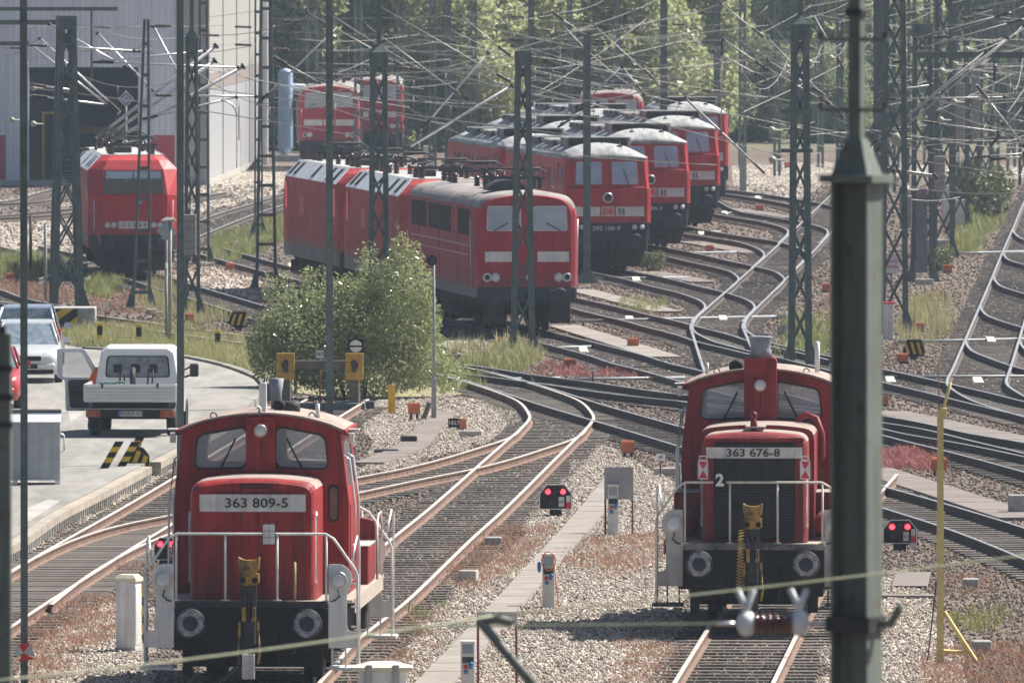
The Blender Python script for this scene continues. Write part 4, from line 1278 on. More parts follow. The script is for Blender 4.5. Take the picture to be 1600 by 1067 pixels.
def three_phase(label, d, x, slope, number=None, faded=False, L=19.2):
    root = rig('electric_locomotive', label, d, x, slope)
    red = M_redf if faded else M_red
    #        z     halfw  centre half, y centre, y side
    lev = [(0.92, 1.50, 1.10, 0.62, 1.15), (1.38, 1.50, 1.10, 0.60, 1.12), (2.66, 1.50, 1.12, 0.56, 1.05), (3.50, 1.48, 1.00, 0.98, 1.45)]
    rings = []
    def plan(z, hw, c, yc, ys):
        return [(-hw, ys, z), (-c, yc, z), (c, yc, z), (hw, ys, z), (hw, L - ys, z), (c, L - yc, z), (-c, L - yc, z), (-hw, L - ys, z)]
    body = MB().loft([plan(*l) for l in lev])
    body.build('body', red, root)
    top = MB().loft([plan(3.503, 1.475, 0.99, 0.99, 1.46), plan(3.80, 1.18, 0.85, 1.22, 1.62), plan(3.95, 1.0, 0.70, 1.50, 1.80)])
    top.build('roof_front', red, root)
    rp_ = M_roofsilver
    for sx in (-1, 1):
        v = [(sx * 1.515, 1.50, 3.47), (sx * 1.515, L - 1.5, 3.47), (sx * 1.05, L - 1.84, 3.985), (sx * 1.05, 1.84, 3.985)]
        MB().add(v + [(p[0] - sx * 0.02, p[1], p[2] - 0.02) for p in v], [(0, 1, 2, 3), (7, 6, 5, 4), (0, 4, 5, 1), (1, 5, 6, 2), (2, 6, 7, 3), (3, 7, 4, 0)]).build('roof_slope', rp_, root)
        for yy in (2.6, 4.6, 9.0, L - 4.4, L - 2.9):
            lv = []
            for z, dy in ((3.56, 0), (3.56, 0.75), (3.92, 0.75), (3.92, 0)):
                t = (z - 3.49) / 0.475
                lv.append((sx * (1.515 - 0.465 * t + 0.012), yy + dy, z + 0.005))
            MB().add(lv + [(p[0] - sx * 0.01, p[1], p[2] - 0.01) for p in lv], [(0, 1, 2, 3), (7, 6, 5, 4), (0, 4, 5, 1), (1, 5, 6, 2), (2, 6, 7, 3), (3, 7, 4, 0)]).build('roof_louvre', M_black, root)
        # cab side window, grab rail, door seams
        for yy in (1.75, L - 2.3):
            MB().box(sx * 1.503 - 0.006, sx * 1.503 + 0.006, yy, yy + 0.5, 2.45, 3.3).build('side_window', M_glass, root)
        for yy in (2.6, L - 2.65):
            MB().box(sx * 1.501 - 0.004, sx * 1.501 + 0.004, yy, yy + 0.02, 1.0, 3.4).build('door_seam', M_black, root)
        MB().box(sx * 1.503 - 0.006, sx * 1.503 + 0.006, 1.2, L - 1.2, 0.925, 1.34).build('grey_skirt', mat('skirt_grime', (0.24, 0.21, 0.20), 0.8, var=0.2), root)
        for yy in (4.6, 8.3, 10.9, 14.0):
            MB().box(sx * 1.51 - 0.004, sx * 1.51 + 0.004, yy, yy + 0.03, 1.0, 1.3).build('hatch_handle', M_black, root)
    fl = MB().box(-0.99, 0.99, 1.9, L - 1.9, 3.951, 3.975)
    fl.build('roof_deck', M_roofgrey, root)
    # windscreen halves on the sloping front
    for (x0, x1) in ((-0.96, -0.02), (0.02, 0.96)):
        pts = []
        for z, k in ((2.74, 1.0), (2.74, 1.0), (3.44, 0.955), (3.44, 0.955)):
            pts.append((z, k))
        t = lambda z: 0.56 + (z - 2.66) / 0.84 * 0.42
        v = [(x0, t(2.74) - 0.012, 2.74), (x1, t(2.74) - 0.012, 2.74), (x1 * (0.94 if abs(x1) > 0.5 else 1), t(3.44) - 0.012, 3.44), (x0 * (0.94 if abs(x0) > 0.5 else 1), t(3.44) - 0.012, 3.44)]
        w = MB().add(v + [(p[0], p[1] + 0.01, p[2]) for p in v], [(0, 1, 2, 3), (7, 6, 5, 4), (0, 4, 5, 1), (1, 5, 6, 2), (2, 6, 7, 3), (3, 7, 4, 0)]).build('windscreen', M_glass, root)
        MB().tube([(x0 * 0.6 + x1 * 0.4, t(2.74) - 0.03, 2.7), (x1 * 0.8 + x0 * 0.2, t(3.2) - 0.03, 3.2)], 0.014, 4).build('wiper', M_black, w)
    MB().add([(-1.0, 0.545, 2.70), (1.0, 0.545, 2.70), (0.955, 0.965, 3.47), (-0.955, 0.965, 3.47), (-1.0, 0.56, 2.70), (1.0, 0.56, 2.70), (0.955, 0.98, 3.47), (-0.955, 0.98, 3.47)], [(0, 1, 2, 3), (7, 6, 5, 4), (0, 4, 5, 1), (1, 5, 6, 2), (2, 6, 7, 3), (3, 7, 4, 0)]).build('windscreen_surround', M_rubber, root)
    # lower front
    MB().loft([[(-1.42, 1.0, z), (-1.06, 0.57 + k, z), (1.06, 0.57 + k, z), (1.42, 1.0, z), (1.42, 1.3, z), (-1.42, 1.3, z)] for z, k in ((0.84, 0.0), (1.36, 0.0))]).build('buffer_beam', M_dark, root)
    MB().loft([[(-1.38, 0.85, 0.80), (0, 0.62, 0.80), (1.38, 0.85, 0.80), (1.38, 1.3, 0.80), (-1.38, 1.3, 0.80)], [(-1.05, 0.62, 0.18), (0, 0.40, 0.16), (1.05, 0.62, 0.18), (1.05, 1.2, 0.18), (-1.05, 1.2, 0.18)]]).build('snow_plough', M_under, root)
    for sx in (-1, 1):
        for k, xx in enumerate((0.66, 0.86)):
            lb = place('headlight', LAMPS_B, root, (sx * xx, 0.53, 1.68)); place('lens', LAMPS_L, lb)
        MB().tube([(sx * 1.3, 0.75, 1.5), (sx * 1.3, 0.72, 2.5)], 0.016).build('grab_rail', M_white, root)
    MB().box(-0.42, -0.18, 0.55, 0.57, 2.40, 2.43).build('front_step_bar', M_redf, root)
    if number:
        pl = MB().box(-0.50, 0.50, 0.575, 0.586, 1.56, 1.80).build('number_plate', M_band, root)
        text_part(number, 0.19, M_text, pl, (0, 0.570, 1.675), sx=1.1)
        lg = MB().box(0.08, 0.28, 0.56, 0.572, 2.37, 2.53).build('emblem', mat('emblem_blue', (0.25, 0.30, 0.42), 0.5), root)
    bogies(root, (4.2, L - 4.2), (-1.4, 1.4))
    MB().box(-1.25, 1.25, 7.0, L - 7.0, 0.35, 0.95, 0.06).build('transformer', M_under, root)
    pantograph(root, 2.6, 3.97); pantograph(root, L - 4.6, 3.97)
    roof_clutter(root, 5.5, L - 5.5, 3.97, 7, int(d))
    tail(root, L)
    if faded:
        MB().box(-1.512, -1.505, 11.2, 12.6, 2.3, 2.9).build('ghost_lettering_panel', mat('washed_out_red', (0.55, 0.11, 0.10), 0.6), root)
    return root

def box_electric(label, d, x, slope, L=19.5, stripes=True, digits=None, logo=False):
    root = rig('electric_locomotive', label, d, x, slope)
    prof = rpoly([(-1.48, 1.28), (-1.48, 3.50), (-1.25, 3.86), (-0.6, 3.99), (0, 4.01), (0.6, 3.99), (1.25, 3.86), (1.48, 3.50), (1.48, 1.28)], [0, 0.25, 0.3, 0.4, 0, 0.4, 0.3, 0.25, 0], 3)
    def ring(y, k, kz=1.0):
        return [(px * k, y, 1.28 + (pz - 1.28) * kz) for px, pz in prof]
    MB().loft([ring(0.58, 0.86, 0.955), ring(0.66, 0.94, 0.975), ring(0.82, 0.985, 0.99), ring(1.05, 1.0), ring(L - 1.05, 1.0), ring(L - 0.82, 0.985, 0.99), ring(L - 0.66, 0.94, 0.975), ring(L - 0.58, 0.86, 0.955)]).build('body', M_redl, root)
    # roof skin
    tp = [(px, pz) for px, pz in prof if pz > 3.52]
    def rring(y, k, kz):
        return [(px * k * 1.004, y, 1.28 + (pz - 1.28) * kz + 0.006) for px, pz in tp]
    rr = [rring(0.60, 0.87, 0.957), rring(0.66, 0.94, 0.976), rring(0.82, 0.985, 0.99), rring(1.05, 1, 1), rring(L - 1.05, 1, 1), rring(L - 0.6, 0.9, 0.96)]
    n = len(tp)
    MB().add([p for r in rr for p in r], [(i * n + j, i * n + j + 1, (i + 1) * n + j + 1, (i + 1) * n + j) for i in range(len(rr) - 1) for j in range(n - 1)], True).build('roof', mat('brown_grey_roof', (0.33, 0.30, 0.28), 0.75, c2=(0.19, 0.165, 0.16), scale=1.3), root)
    for yy in (3.4, 6.0, 8.6, 11.2, 13.8, 16.2):
        sr = [(px * 1.01, pz + 0.012) for px, pz in tp]
        va = [(px, yy, pz) for px, pz in sr] + [(px, yy + 0.05, pz) for px, pz in sr]
        MB().add(va, [(j, j + 1, n + j + 1, n + j) for j in range(n - 1)]).build('roof_rib', M_dark, root)
    # front windows, gaskets, stripes
    for sx in (-1, 1):
        wp = rpoly([(sx * 0.20, 2.90), (sx * 1.13, 2.90), (sx * 1.10, 3.56), (sx * 0.20, 3.56)], 0.09)
        cx, cz = sx * 0.66, 3.23
        w = MB().prism(wp, 'y', 0.560, 0.585).build('windscreen', M_glasslt, root)
        MB().plate([(cx + (p[0] - cx) * 1.07, cz + (p[1] - cz) * 1.09) for p in wp], [wp], 'y', 0.552, 0.592).build('window_gasket', mat('grey_window_rim2', (0.50, 0.50, 0.50), 0.5), w)
        MB().tube([(sx * 0.95, 0.535, 2.88), (sx * 0.55, 0.535, 3.1)], 0.014, 4).build('wiper', M_black, w)
        if stripes:
            MB().box(sx * 0.75 - 0.45, sx * 0.75 + 0.45, 0.566, 0.583, 2.0, 2.29).build('white_stripe', M_band, root)
        for xx in (0.90, 1.14):
            lb = place('headlight', LAMPS_B, root, (sx * xx, 0.50, 1.56), sc=(1.3, 1, 1.3)); place('lens', LAMPS_L if xx < 1 else MB().lathe([(0.06, 0.02), (0.06, 0.0), (0, -0.002)], (0, 0, 0), 'y', 12).mesh('lens', M_dark), lb)
        MB().box(sx * 1.455, sx * 1.47, 1.3, 1.34, 1.2, 3.3).build('grab_rail', M_dark, root)
        MB().tube([(sx * 1.52, 1.32, 1.35), (sx * 1.54, 1.32, 3.2)], 0.02).build('door_rail', M_galv, root)
        # side louvre panels and windows
        for (y0, y1, m) in ((2.1, 4.9, M_black), (5.0, 5.6, M_redl), (6.0, 6.6, M_redl), (6.9, 9.8, M_black), (10.2, 12.8, M_black), (13.4, 15.4, M_black), (15.6, 17.4, M_black)):
            MB().box(sx * 1.483 - 0.006, sx * 1.483 + 0.006, y0, y1, 2.72, 3.46).build('side_panel', m, root)
        for yy in (2.0, 4.95, 9.9, 15.5):
            MB().box(sx * 1.485 - 0.008, sx * 1.485 + 0.008, yy, yy + 0.05, 1.3, 3.5).build('body_rib', mat('dark_red_rib', (0.22, 0.02, 0.03), 0.6), root)
        for zz in (2.15, 2.42):
            MB().box(sx * 1.486 - 0.008, sx * 1.486 + 0.008, 2.1, L - 2.1, zz, zz + 0.03).build('side_moulding', mat('pale_moulding', (0.55, 0.40, 0.38), 0.6), root)
    if digits:
        text_part(digits, 0.22, M_textw, root, (0.0, 0.578, 1.56), bold=0.002)
    if logo:
        q = MB().box(-0.24, 0.24, 0.560, 0.579, 2.0, 2.29).build('logo_plate', M_band, root)
        text_part('DB', 0.24, M_signred, q, (0, 0.555, 2.145), bold=0.006)
    MB().box(-1.40, 1.40, 0.56, 0.76, 0.86, 1.281, 0.02).build('buffer_beam', M_dark, root)
    MB().box(-1.45, 1.45, 0.76, L - 0.76, 0.98, 1.279).build('underframe', mat('skirt_grime', (0.24, 0.21, 0.20), 0.8, var=0.2), root)
    for sx in (-1, 1):
        MB().box(sx * 0.95 - 0.3, sx * 0.95 + 0.3, 0.58, 0.70, 0.25, 0.86, 0.02).build('rail_guard', M_under, root)
        place('buffer_plate', MB().box(-0.30, 0.30, 0.02, 0.05, -0.17, 0.17, 0.01).mesh('buffer_plate', M_dark), root, (sx * 0.875, 0.0, 1.05))
    bogies(root, (4.6, L - 4.6), (-1.9, 0, 1.9))
    MB().box(-1.2, 1.2, 7.4, L - 7.4, 0.3, 1.0, 0.05).build('transformer', M_under, root)
    pantograph(root, 3.2, 4.02); pantograph(root, L - 5.2, 4.02)
    roof_clutter(root, 6.0, L - 6.0, 4.02, 8, int(d) + 3)
    # bent fairing on the roof
    fr = MB()
    arc = [(0.35 * math.cos(math.pi * k / 8), 0.30 * math.sin(math.pi * k / 8)) for k in range(9)]
    fr.prism([(px * 1.6 - 0.4, 4.0 + pz) for px, pz in arc], 'y', 2.0, 3.2)
    fr.build('roof_fairing', M_dark, root)
    tail(root, L)
    return root

def diesel(label, d, x, slope, number=None, front=True, L=20.8):
    root = rig('diesel_locomotive', label, d, x, slope)
    hw = 1.47
    # body side boxes and rounded ends
    prof = rpoly([(-hw, 1.62), (-hw, 3.72), (hw, 3.72), (hw, 1.62)], 0.0)
    def ring(y, k, zt=3.72, zb=1.62):
        return [(-hw * k, y, zb), (-hw * k, y, zt), (hw * k, y, zt), (hw * k, y, zb)]
    lower = MB().loft([[(-hw * k, y, 1.62), (-hw * k, y, 2.76), (hw * k, y, 2.76), (hw * k, y, 1.62)] for y, k in ((0.52, 0.90), (0.62, 0.97), (0.85, 1.0), (L - 0.85, 1.0), (L - 0.62, 0.97), (L - 0.52, 0.90))])
    lower.build('body', M_red, root)
    upper = MB().loft([[(-hw * k, y0, 2.762), (-hw * k2, y1, 3.80), (hw * k2, y1, 3.80), (hw * k, y0, 2.762)] for y0, y1, k, k2 in ((0.78, 0.98, 0.91, 0.86), (0.95, 1.1, 0.985, 0.94), (1.2, 1.3, 1.0, 0.97), (L - 1.2, L - 1.3, 1.0, 0.97), (L - 0.78, L - 0.98, 0.92, 0.86))])
    upper.build('cab_and_side', M_red, root)
    # domed roof
    rings = []
    for y, k, h in ((0.90, 0.83, 0.03), (1.0, 0.93, 0.16), (1.5, 1.0, 0.34), (2.6, 1.0, 0.46), (L - 2.6, 1.0, 0.46), (L - 1.5, 1.0, 0.34), (L - 0.95, 0.88, 0.06)):
        r_ = []
        for j in range(11):
            t = -1 + 0.2 * j
            r_.append((t * hw * 0.99 * k, y, 3.80 + h * (1 - abs(t) ** 2.4)))
        r_ += [(hw * 0.985 * k, y, 3.74), (-hw * 0.985 * k, y, 3.74)]
        rings.append(r_)
    MB().loft(rings, smooth=True).build('roof', M_rooflud, root)
    for (y0, y1, dark, h) in ((3.4, 5.2, True, 0.14), (5.6, 7.2, False, 0.0), (7.6, 10.4, True, -0.01), (10.8, 12.0, False, 0.0), (12.4, 16.4, True, 0.02)):
        MB().box(-1.0, 1.0, y0, y1, 4.16, 4.29 + h, 0.03).build('roof_hatch' if not dark else 'roof_grille', M_black if dark else M_rooflud, root)
        if dark:
            for k in range(3):
                yy = y0 + (y1 - y0) * (k + 0.5) / 3
                MB().box(-1.12, 1.12, yy - 0.05, yy + 0.05, 4.10, 4.30 + h, 0.02).build('roof_bow', M_rooflud, root)
    for xx, yy in ((-0.5, 1.9), (0.55, 1.9), (0.0, 2.4)):
        MB().lathe([(0.10, 0), (0.10, 0.05), (0.03, 0.06), (0.02, 0.14), (0, 0.15)], (xx, yy, 4.14), 'z', 10).build('roof_fitting', M_dark, root)
    # windows
    for sx in (-1, 1):
        wp = [(sx * 0.17, 2.90), (sx * 1.06, 2.90), (sx * 1.02, 3.66), (sx * 0.17, 3.66)]
        f = lambda z: 0.78 + (z - 2.762) / 1.04 * 0.20 - 0.014
        rp = rpoly(wp, 0.07)
        w = MB().add([(p[0], f(p[1]), p[1]) for p in rp] + [(p[0], f(p[1]) + 0.012, p[1]) for p in rp], [tuple(range(len(rp))), tuple(reversed(range(len(rp), 2 * len(rp))))]).build('windscreen', M_glasslt, root)
        big = [(sx * 0.61 + (p[0] - sx * 0.61) * 1.08, 3.28 + (p[1] - 3.28) * 1.1) for p in rp]
        MB().add([(p[0], f(p[1]) + 0.004, p[1]) for p in big] + [(p[0], f(p[1]) + 0.012, p[1]) for p in big], [tuple(range(len(big))), tuple(reversed(range(len(big), 2 * len(big))))]).build('window_surround', mat('bright_red_surround', (0.50, 0.02, 0.03), 0.5), w)
        MB().tube([(sx * 0.75, 0.74, 2.86), (sx * 0.55, 0.86, 3.4)], 0.015, 4).build('wiper', M_black, w)
        st = MB().box(sx * 0.74 - 0.47, sx * 0.74 + 0.47, 0.505, 0.518, 1.84, 2.16).build('white_stripe', M_band, root)
        if sx > 0:
            for q_ in (0.40, 0.52):
                MB().box(q_ - 0.045, q_ + 0.045, 0.499, 0.504, 1.88, 2.11).build('vent_louvre', mat('grey_louvre', (0.20, 0.19, 0.18), 0.7), st)
        # lights in the dark lower front
        hb = MB().prism(rpoly(rect(sx * 1.02 - 0.30, sx * 1.02 + 0.30, 1.36, 1.60), 0.05), 'y', 0.46, 0.56).build('headlight_housing', M_dark, root)
        for q in (-0.13, 0.13):
            MB().lathe([(0.09, 0.02), (0.085, -0.01), (0, -0.02)], (sx * 1.02 + q, 0.45, 1.48), 'y', 12).build('lens', M_lamp, hb)
        MB().tube([(sx * 1.25, 0.72, 2.80), (sx * 0.3, 0.72, 2.80)], 0.02).build('front_handrail', mat('dark_red_rib', (0.22, 0.02, 0.03), 0.6), root)
        # side details
        for k in range(9):
            y0 = 3.6 + k * 1.6
            MB().box(sx * 1.473 - 0.006, sx * 1.473 + 0.006, y0, y0 + 0.55, 2.7, 3.4).build('side_window', M_glass if k % 3 == 0 else mat('dark_red_rib', (0.22, 0.02, 0.03), 0.6), root)
        MB().box(sx * 1.473 - 0.006, sx * 1.473 + 0.006, 1.45, 1.95, 2.75, 3.5).build('cab_side_window', M_glass, root)
        MB().box(sx * 1.472 - 0.006, sx * 1.472 + 0.006, 2.4, 3.0, 1.65, 3.6).build('cab_door', M_red, root)
        MB().box(sx * 1.40 - 0.06, sx * 1.40 + 0.06, 1.0, L - 1.0, 1.02, 1.618, 0.01).build('side_sill', mat('grimy_dark_sill', (0.075, 0.072, 0.075), 0.7, var=0.3), root)
    lb = MB().lathe([(0.175, 0.03), (0.175, -0.03), (0.14, -0.04), (0.12, 0.0)], (0, 0.50, 2.46), 'y', 20).build('centre_lamp', M_galv, root)
    MB().lathe([(0.13, 0.01), (0.125, -0.012), (0, -0.02)], (0, 0.49, 2.46), 'y', 18).build('lens', M_dark, lb)
    q = MB().box(-0.22, 0.22, 0.497, 0.517, 1.84, 2.16).build('logo_plate', M_band, root)
    ip = MB().plate(rect(-0.19, 0.19, 1.87, 2.13), [rect(-0.175, 0.175, 1.885, 2.115)], 'y', 0.488, 0.496).build('logo_frame', M_signred, q)
    text_part('DB', 0.25, M_signred, q, (0, 0.490, 2.0), bold=0.012)
    fr = MB().loft([[(-1.36, 0.60, z), (-1.28, 0.53, z), (1.28, 0.53, z), (1.36, 0.60, z), (1.36, 1.2, z), (-1.36, 1.2, z)] for z in (0.72, 1.615)])
    fr.build('buffer_beam', M_dark, root)
    if number:
        text_part(number, 0.20, M_textw, root, (-0.05, 0.522, 1.43), sx=1.15)
    MB().prism(rpoly([(-1.25, 0.70), (1.25, 0.70), (1.05, 0.16), (-1.05, 0.16)], 0.05), 'y', 0.55, 0.75).build('snow_plough', M_under, root)
    for sx in (-1, 1):
        place('buffer_plate', MB().box(-0.26, 0.26, 0.02, 0.05, -0.17, 0.17, 0.02).mesh('buffer_plate', M_dark), root, (sx * 0.875, 0.0, 1.05))
    bogies(root, (4.6, L - 4.6), (-1.85, 0, 1.85))
    MB().box(-1.3, 1.3, 7.6, L - 7.6, 0.3, 1.02, 0.06).build('fuel_tank', M_under, root)
    tail(root, L)
    return root

def consist(fn, key, d0, gap, specs, dx=0.0):
    d = d0
    for sp in specs:
        x, sl = on_track(key, d + 9)
        L = sp.pop('L', None)
        x, _ = on_track(key, d)
        fn_ = sp.pop('fn', fn)
        kw = dict(sp)
        lab = kw.pop('label')
        if L: kw['L'] = L
        r = fn_(lab, d, x + dx, sl, **kw)
        d += (L or 20) * math.cos(math.atan(sl)) + gap
consist(None, 'T5', 387.0, 0.1, [
    dict(fn=box_electric, label='old box-shaped red electric locomotive parked behind the round bush', L=19.5, digits='-0'),
    dict(fn=three_phase, label='faded red electric locomotive coupled directly behind the old box-shaped one', L=18.9, faded=True),
    dict(fn=three_phase, label='rearmost faded red electric locomotive of the three coupled ones, nearest the shed', L=18.9, faded=True)])
consist(diesel, 'T8', 456.0, 0.1, dx=-0.08, specs=[
    dict(label='foremost grey-roofed red diesel locomotive numbered 292 100-9', L=20.8, number='292 100-9'),
    dict(label='grey-roofed red diesel locomotive coupled behind the one numbered 292 100-9', L=20.8)])
consist(diesel, 'T9', 489.0, 0.1, dx=0.12, specs=[
    dict(label='second red diesel locomotive of the staggered row, right of the foremost', L=20.8, number='232 384-3'),
    dict(label='red diesel locomotive coupled behind the second of the staggered row', L=20.8)])
consist(diesel, 'T10', 523.0, 0.1, dx=0.45, specs=[
    dict(label='third red diesel locomotive of the staggered row', L=20.8),
    dict(label='red diesel locomotive coupled behind the third of the staggered row', L=20.8)])
diesel('farthest red diesel locomotive at the right end of the row', 566.0, 7.55, on_track('T11', 566)[1])
box_electric('red locomotive roof showing behind the diesel row', 628.0, 4.6, 0.0, L=16.6)

three_phase('bright red electric locomotive numbered 152 136-8 in front of the depot shed', 450.0, -12.45, -0.06, number='152 136-8', L=19.6)
box_electric('red electric locomotive with white band parked beside the blue silo', 655.0, -8.8, 0.0, L=16.6, logo=True)
box_electric('red electric locomotive half hidden behind the middle lattice mast, far back', 684.0, -6.9, 0.0, L=16.6)
# ------------------------------------------------------------------ masts
def leg_bar(mb, p, q, w, d):
    "upright of rectangular section from p to q"
    p, q = Vector(p), Vector(q)
    r = []
    for c in (p, q):
        r.append([(c.x - w / 2, c.y - d / 2, c.z), (c.x + w / 2, c.y - d / 2, c.z), (c.x + w / 2, c.y + d / 2, c.z), (c.x - w / 2, c.y + d / 2, c.z)])
    return mb.loft(r)
def lattice_mast(u, vb, vt, wb, wt, label, fine=True, cap=True, pole=0.0, leg=0.11, zb=0.0, depth=None, rot=0.0, group=None, zig=False, gusset=True):
    base = G(u, vb, zb)
    s = S(base.y)
    H = (vb - vt) / s
    hb, ht = wb / s / 2 - leg / 2, wt / s / 2 - leg / 2
    db, dt = (depth or hb), (depth or ht) * 0.8
    root = empty('catenary_mast', base, rot)
    tag(root, label, 'mast', group)
    for sx in (-1, 1):
        for sy in (-1, 1):
            leg_bar(MB(), (sx * hb, sy * db, 0), (sx * ht, sy * dt, H), leg, leg * 0.9).build('leg', M_green, root)
    br = MB()
    z = 0.55
    k = 0
    flip = 1
    while z < H - 0.5:
        t0 = z / H
        w0 = hb + (ht - hb) * t0
        step = max(0.85, min(1.25, w0 * 2.6 + 0.45))
        z1 = min(z + step, H - 0.3)
        t1 = z1 / H
        w1 = hb + (ht - hb) * t1
        d0, d1 = db + (dt - db) * t0, db + (dt - db) * t1
        for sy in (-1, 1):
            one = MB()
            one.bar((-w0 * flip, sy * d0, z), (w1 * flip, sy * d1, z1), 0.05)
            if not zig:
                one.bar((w0 * flip, sy * d0 + 0.012, z), (-w1 * flip, sy * d1 + 0.012, z1), 0.05)
            if fine and sy < 0:
                one.build('brace', M_green, root)
            else:
                br.add(one.v, one.f)
        for sx in (-1, 1):
            br.bar((sx * w0, -d0 * flip, z), (sx * w1, d1 * flip, z1), 0.045)
        z = z1
        flip = -flip
        k += 1
    o = br.build('lattice_bracing', M_green, root); o['kind'] = 'stuff'
    if gusset:
        for sx in (-1, 1):
            gp = MB().prism([(sx * hb, 0.0), (sx * (hb + 0.28), 0.0), (sx * (hb + 0.03), 0.75), (sx * hb, 0.75)], 'y', -db - leg * 0.5, -db - leg * 0.5 - 0.015)
            gp.build('foot_gusset', M_green, root)
    if cap:
        e = ht + leg / 2 + 0.02
        f = dt + leg / 2 + 0.02
        MB().box(-e, e, -f, f, H - 0.42, H).build('head_plate', M_green, root)
        if pole:
            MB().loft([[(-e - 0.05, -f, H), (e + 0.05, -f, H), (e + 0.05, f, H), (-e - 0.05, f, H)], [(-0.06, -0.06, H + 0.25), (0.06, -0.06, H + 0.25), (0.06, 0.06, H + 0.25), (-0.06, 0.06, H + 0.25)]]).build('mast_cap', M_green, root)
            leg_bar(MB(), (0, 0, H + 0.2), (0, 0, H + pole), 0.13, 0.13).build('top_pole', M_green, root)
    return root, H, s
def ladder_mast(u, vb, vt, wb, wt, label, leg=0.10, zb=0.0, rung=0.95, group=None, lean=0.0):
    base = G(u, vb, zb)
    s = S(base.y)
    H = (vb - vt) / s
    hb, ht = wb / s / 2 - leg / 2, wt / s / 2 - leg / 2
    root = empty('frame_mast', base)
    tag(root, label, 'mast', group)
    for sx in (-1, 1):
        leg_bar(MB(), (sx * hb, 0, 0), (sx * ht + lean, 0, H), leg, 0.22).build('leg', M_green, root)
    z = 0.5
    while z < H:
        t = z / H
        w = hb + (ht - hb) * t - leg * 0.5
        MB().box(-w + lean * t, w + lean * t, -0.06, 0.06, z - 0.05, z + 0.05).build('rung', M_green, root)
        z += rung
    for sx in (-1, 1):
        MB().prism([(sx * hb, 0.0), (sx * (hb + 0.25), 0.0), (sx * (hb + 0.03), 0.7), (sx * hb, 0.7)], 'y', -0.125, -0.111).build('foot_gusset', M_green, root)
    MB().box(-hb - 0.35, hb + 0.35, -0.4, 0.4, -0.1, 0.05, 0.02).build('concrete_footing', M_concrete, root)
    return root, H, s
def beam_mast(u, vb, vt, w, label, name='steel_mast', zb=0.0, m=None, foot=True, group=None, depth=0.3, rot=0.0):
    base = G(u, vb, zb)
    s = S(base.y)
    H = (vb - vt) / s
    ww = w / s
    m = m or M_green
    root = empty(name, base, rot)
    tag(root, label, 'mast', group)
    b = MB()
    t = ww * 0.14
    # wide-flange section: two flanges and a web
    pr = [(-ww / 2, -depth / 2), (ww / 2, -depth / 2), (ww / 2, -depth / 2 + t), (t / 2, -depth / 2 + t), (t / 2, depth / 2 - t), (ww / 2, depth / 2 - t), (ww / 2, depth / 2), (-ww / 2, depth / 2), (-ww / 2, depth / 2 - t), (-t / 2, depth / 2 - t), (-t / 2, -depth / 2 + t), (-ww / 2, -depth / 2 + t)]
    b.prism(pr, 'z', 0, H)
    b.build('post', m, root)
    if foot:
        MB().loft([[(-ww * 1.6, -depth, 0.0), (ww * 1.6, -depth, 0.0), (ww * 1.6, depth, 0.0), (-ww * 1.6, depth, 0.0)], [(-ww * 0.7, -depth * 0.6, 0.35), (ww * 0.7, -depth * 0.6, 0.35), (ww * 0.7, depth * 0.6, 0.35), (-ww * 0.7, depth * 0.6, 0.35)]]).build('foot', m, root)
    return root, H, s

L1 = lattice_mast(104, 482, 25, 50, 26, 'sturdy lattice mast standing on the striped concrete block beside the parked cars', leg=0.17, zb=0.0, rot=R(9), depth=0.42)
L3 = lattice_mast(300, 497, 60, 27, 18, 'lattice mast with a stack of concrete weights right of the bright red electric locomotive', pole=6, leg=0.11)
L5 = lattice_mast(592, 520, 82, 34, 27, 'lattice mast rising behind the round bush', pole=6, leg=0.16)
L6 = lattice_mast(817, 555, 80, 40, 24, 'lattice mast in the grass in front of the old box-shaped locomotive', leg=0.17)
L8 = lattice_mast(1250, 570, 38, 38, 28, 'lattice mast with crossbars behind the right shunter', pole=5, leg=0.18)
# crossbars on that mast
for v in (174, 235):
    z = (570 - v) / L8[2]
    MB().box(-0.52, 0.32, -0.55, -0.45, z - 0.05, z + 0.05).build('crossbar', M_green, L8[0])
L2 = ladder_mast(221, 482, 30, 30, 10, 'narrow ladder-like mast in front of the bright red electric locomotive', leg=0.085, lean=0.16)
L4 = ladder_mast(416, 452, -60, 34, 18, 'ladder-like mast left of the faded electric locomotives', leg=0.10)
ladder_mast(318, 412, -60, 20, 14, 'slim ladder-like mast just right of the weighted lattice mast', leg=0.09)
ladder_mast(404, 372, -60, 14, 12, 'slim ladder-like mast farther back beside the shed annex', leg=0.07, rung=0.8)
beam_mast(917, 442, 55, 12, 'solid steel mast with cut-off top between the old electric and the foremost diesel')
for (u, vb, w, lab) in ((700, 300, 10, 'solid steel mast rising just right of the middle lattice mast, far back'), (830, 300, 10, 'solid steel mast behind the lattice mast in the grass'), (965, 280, 9, 'solid steel mast behind the middle of the diesel row'),
                        (1037, 330, 11, 'solid steel mast rising among the diesel roofs'), (1120, 290, 10, 'solid steel mast behind the right end of the diesel row'), (1372, 430, 15, 'thick solid steel mast close behind the big foreground mast')):
    beam_mast(u, vb, -60, w, lab)
GR = 'row of masts at the right'
RIGHT = []
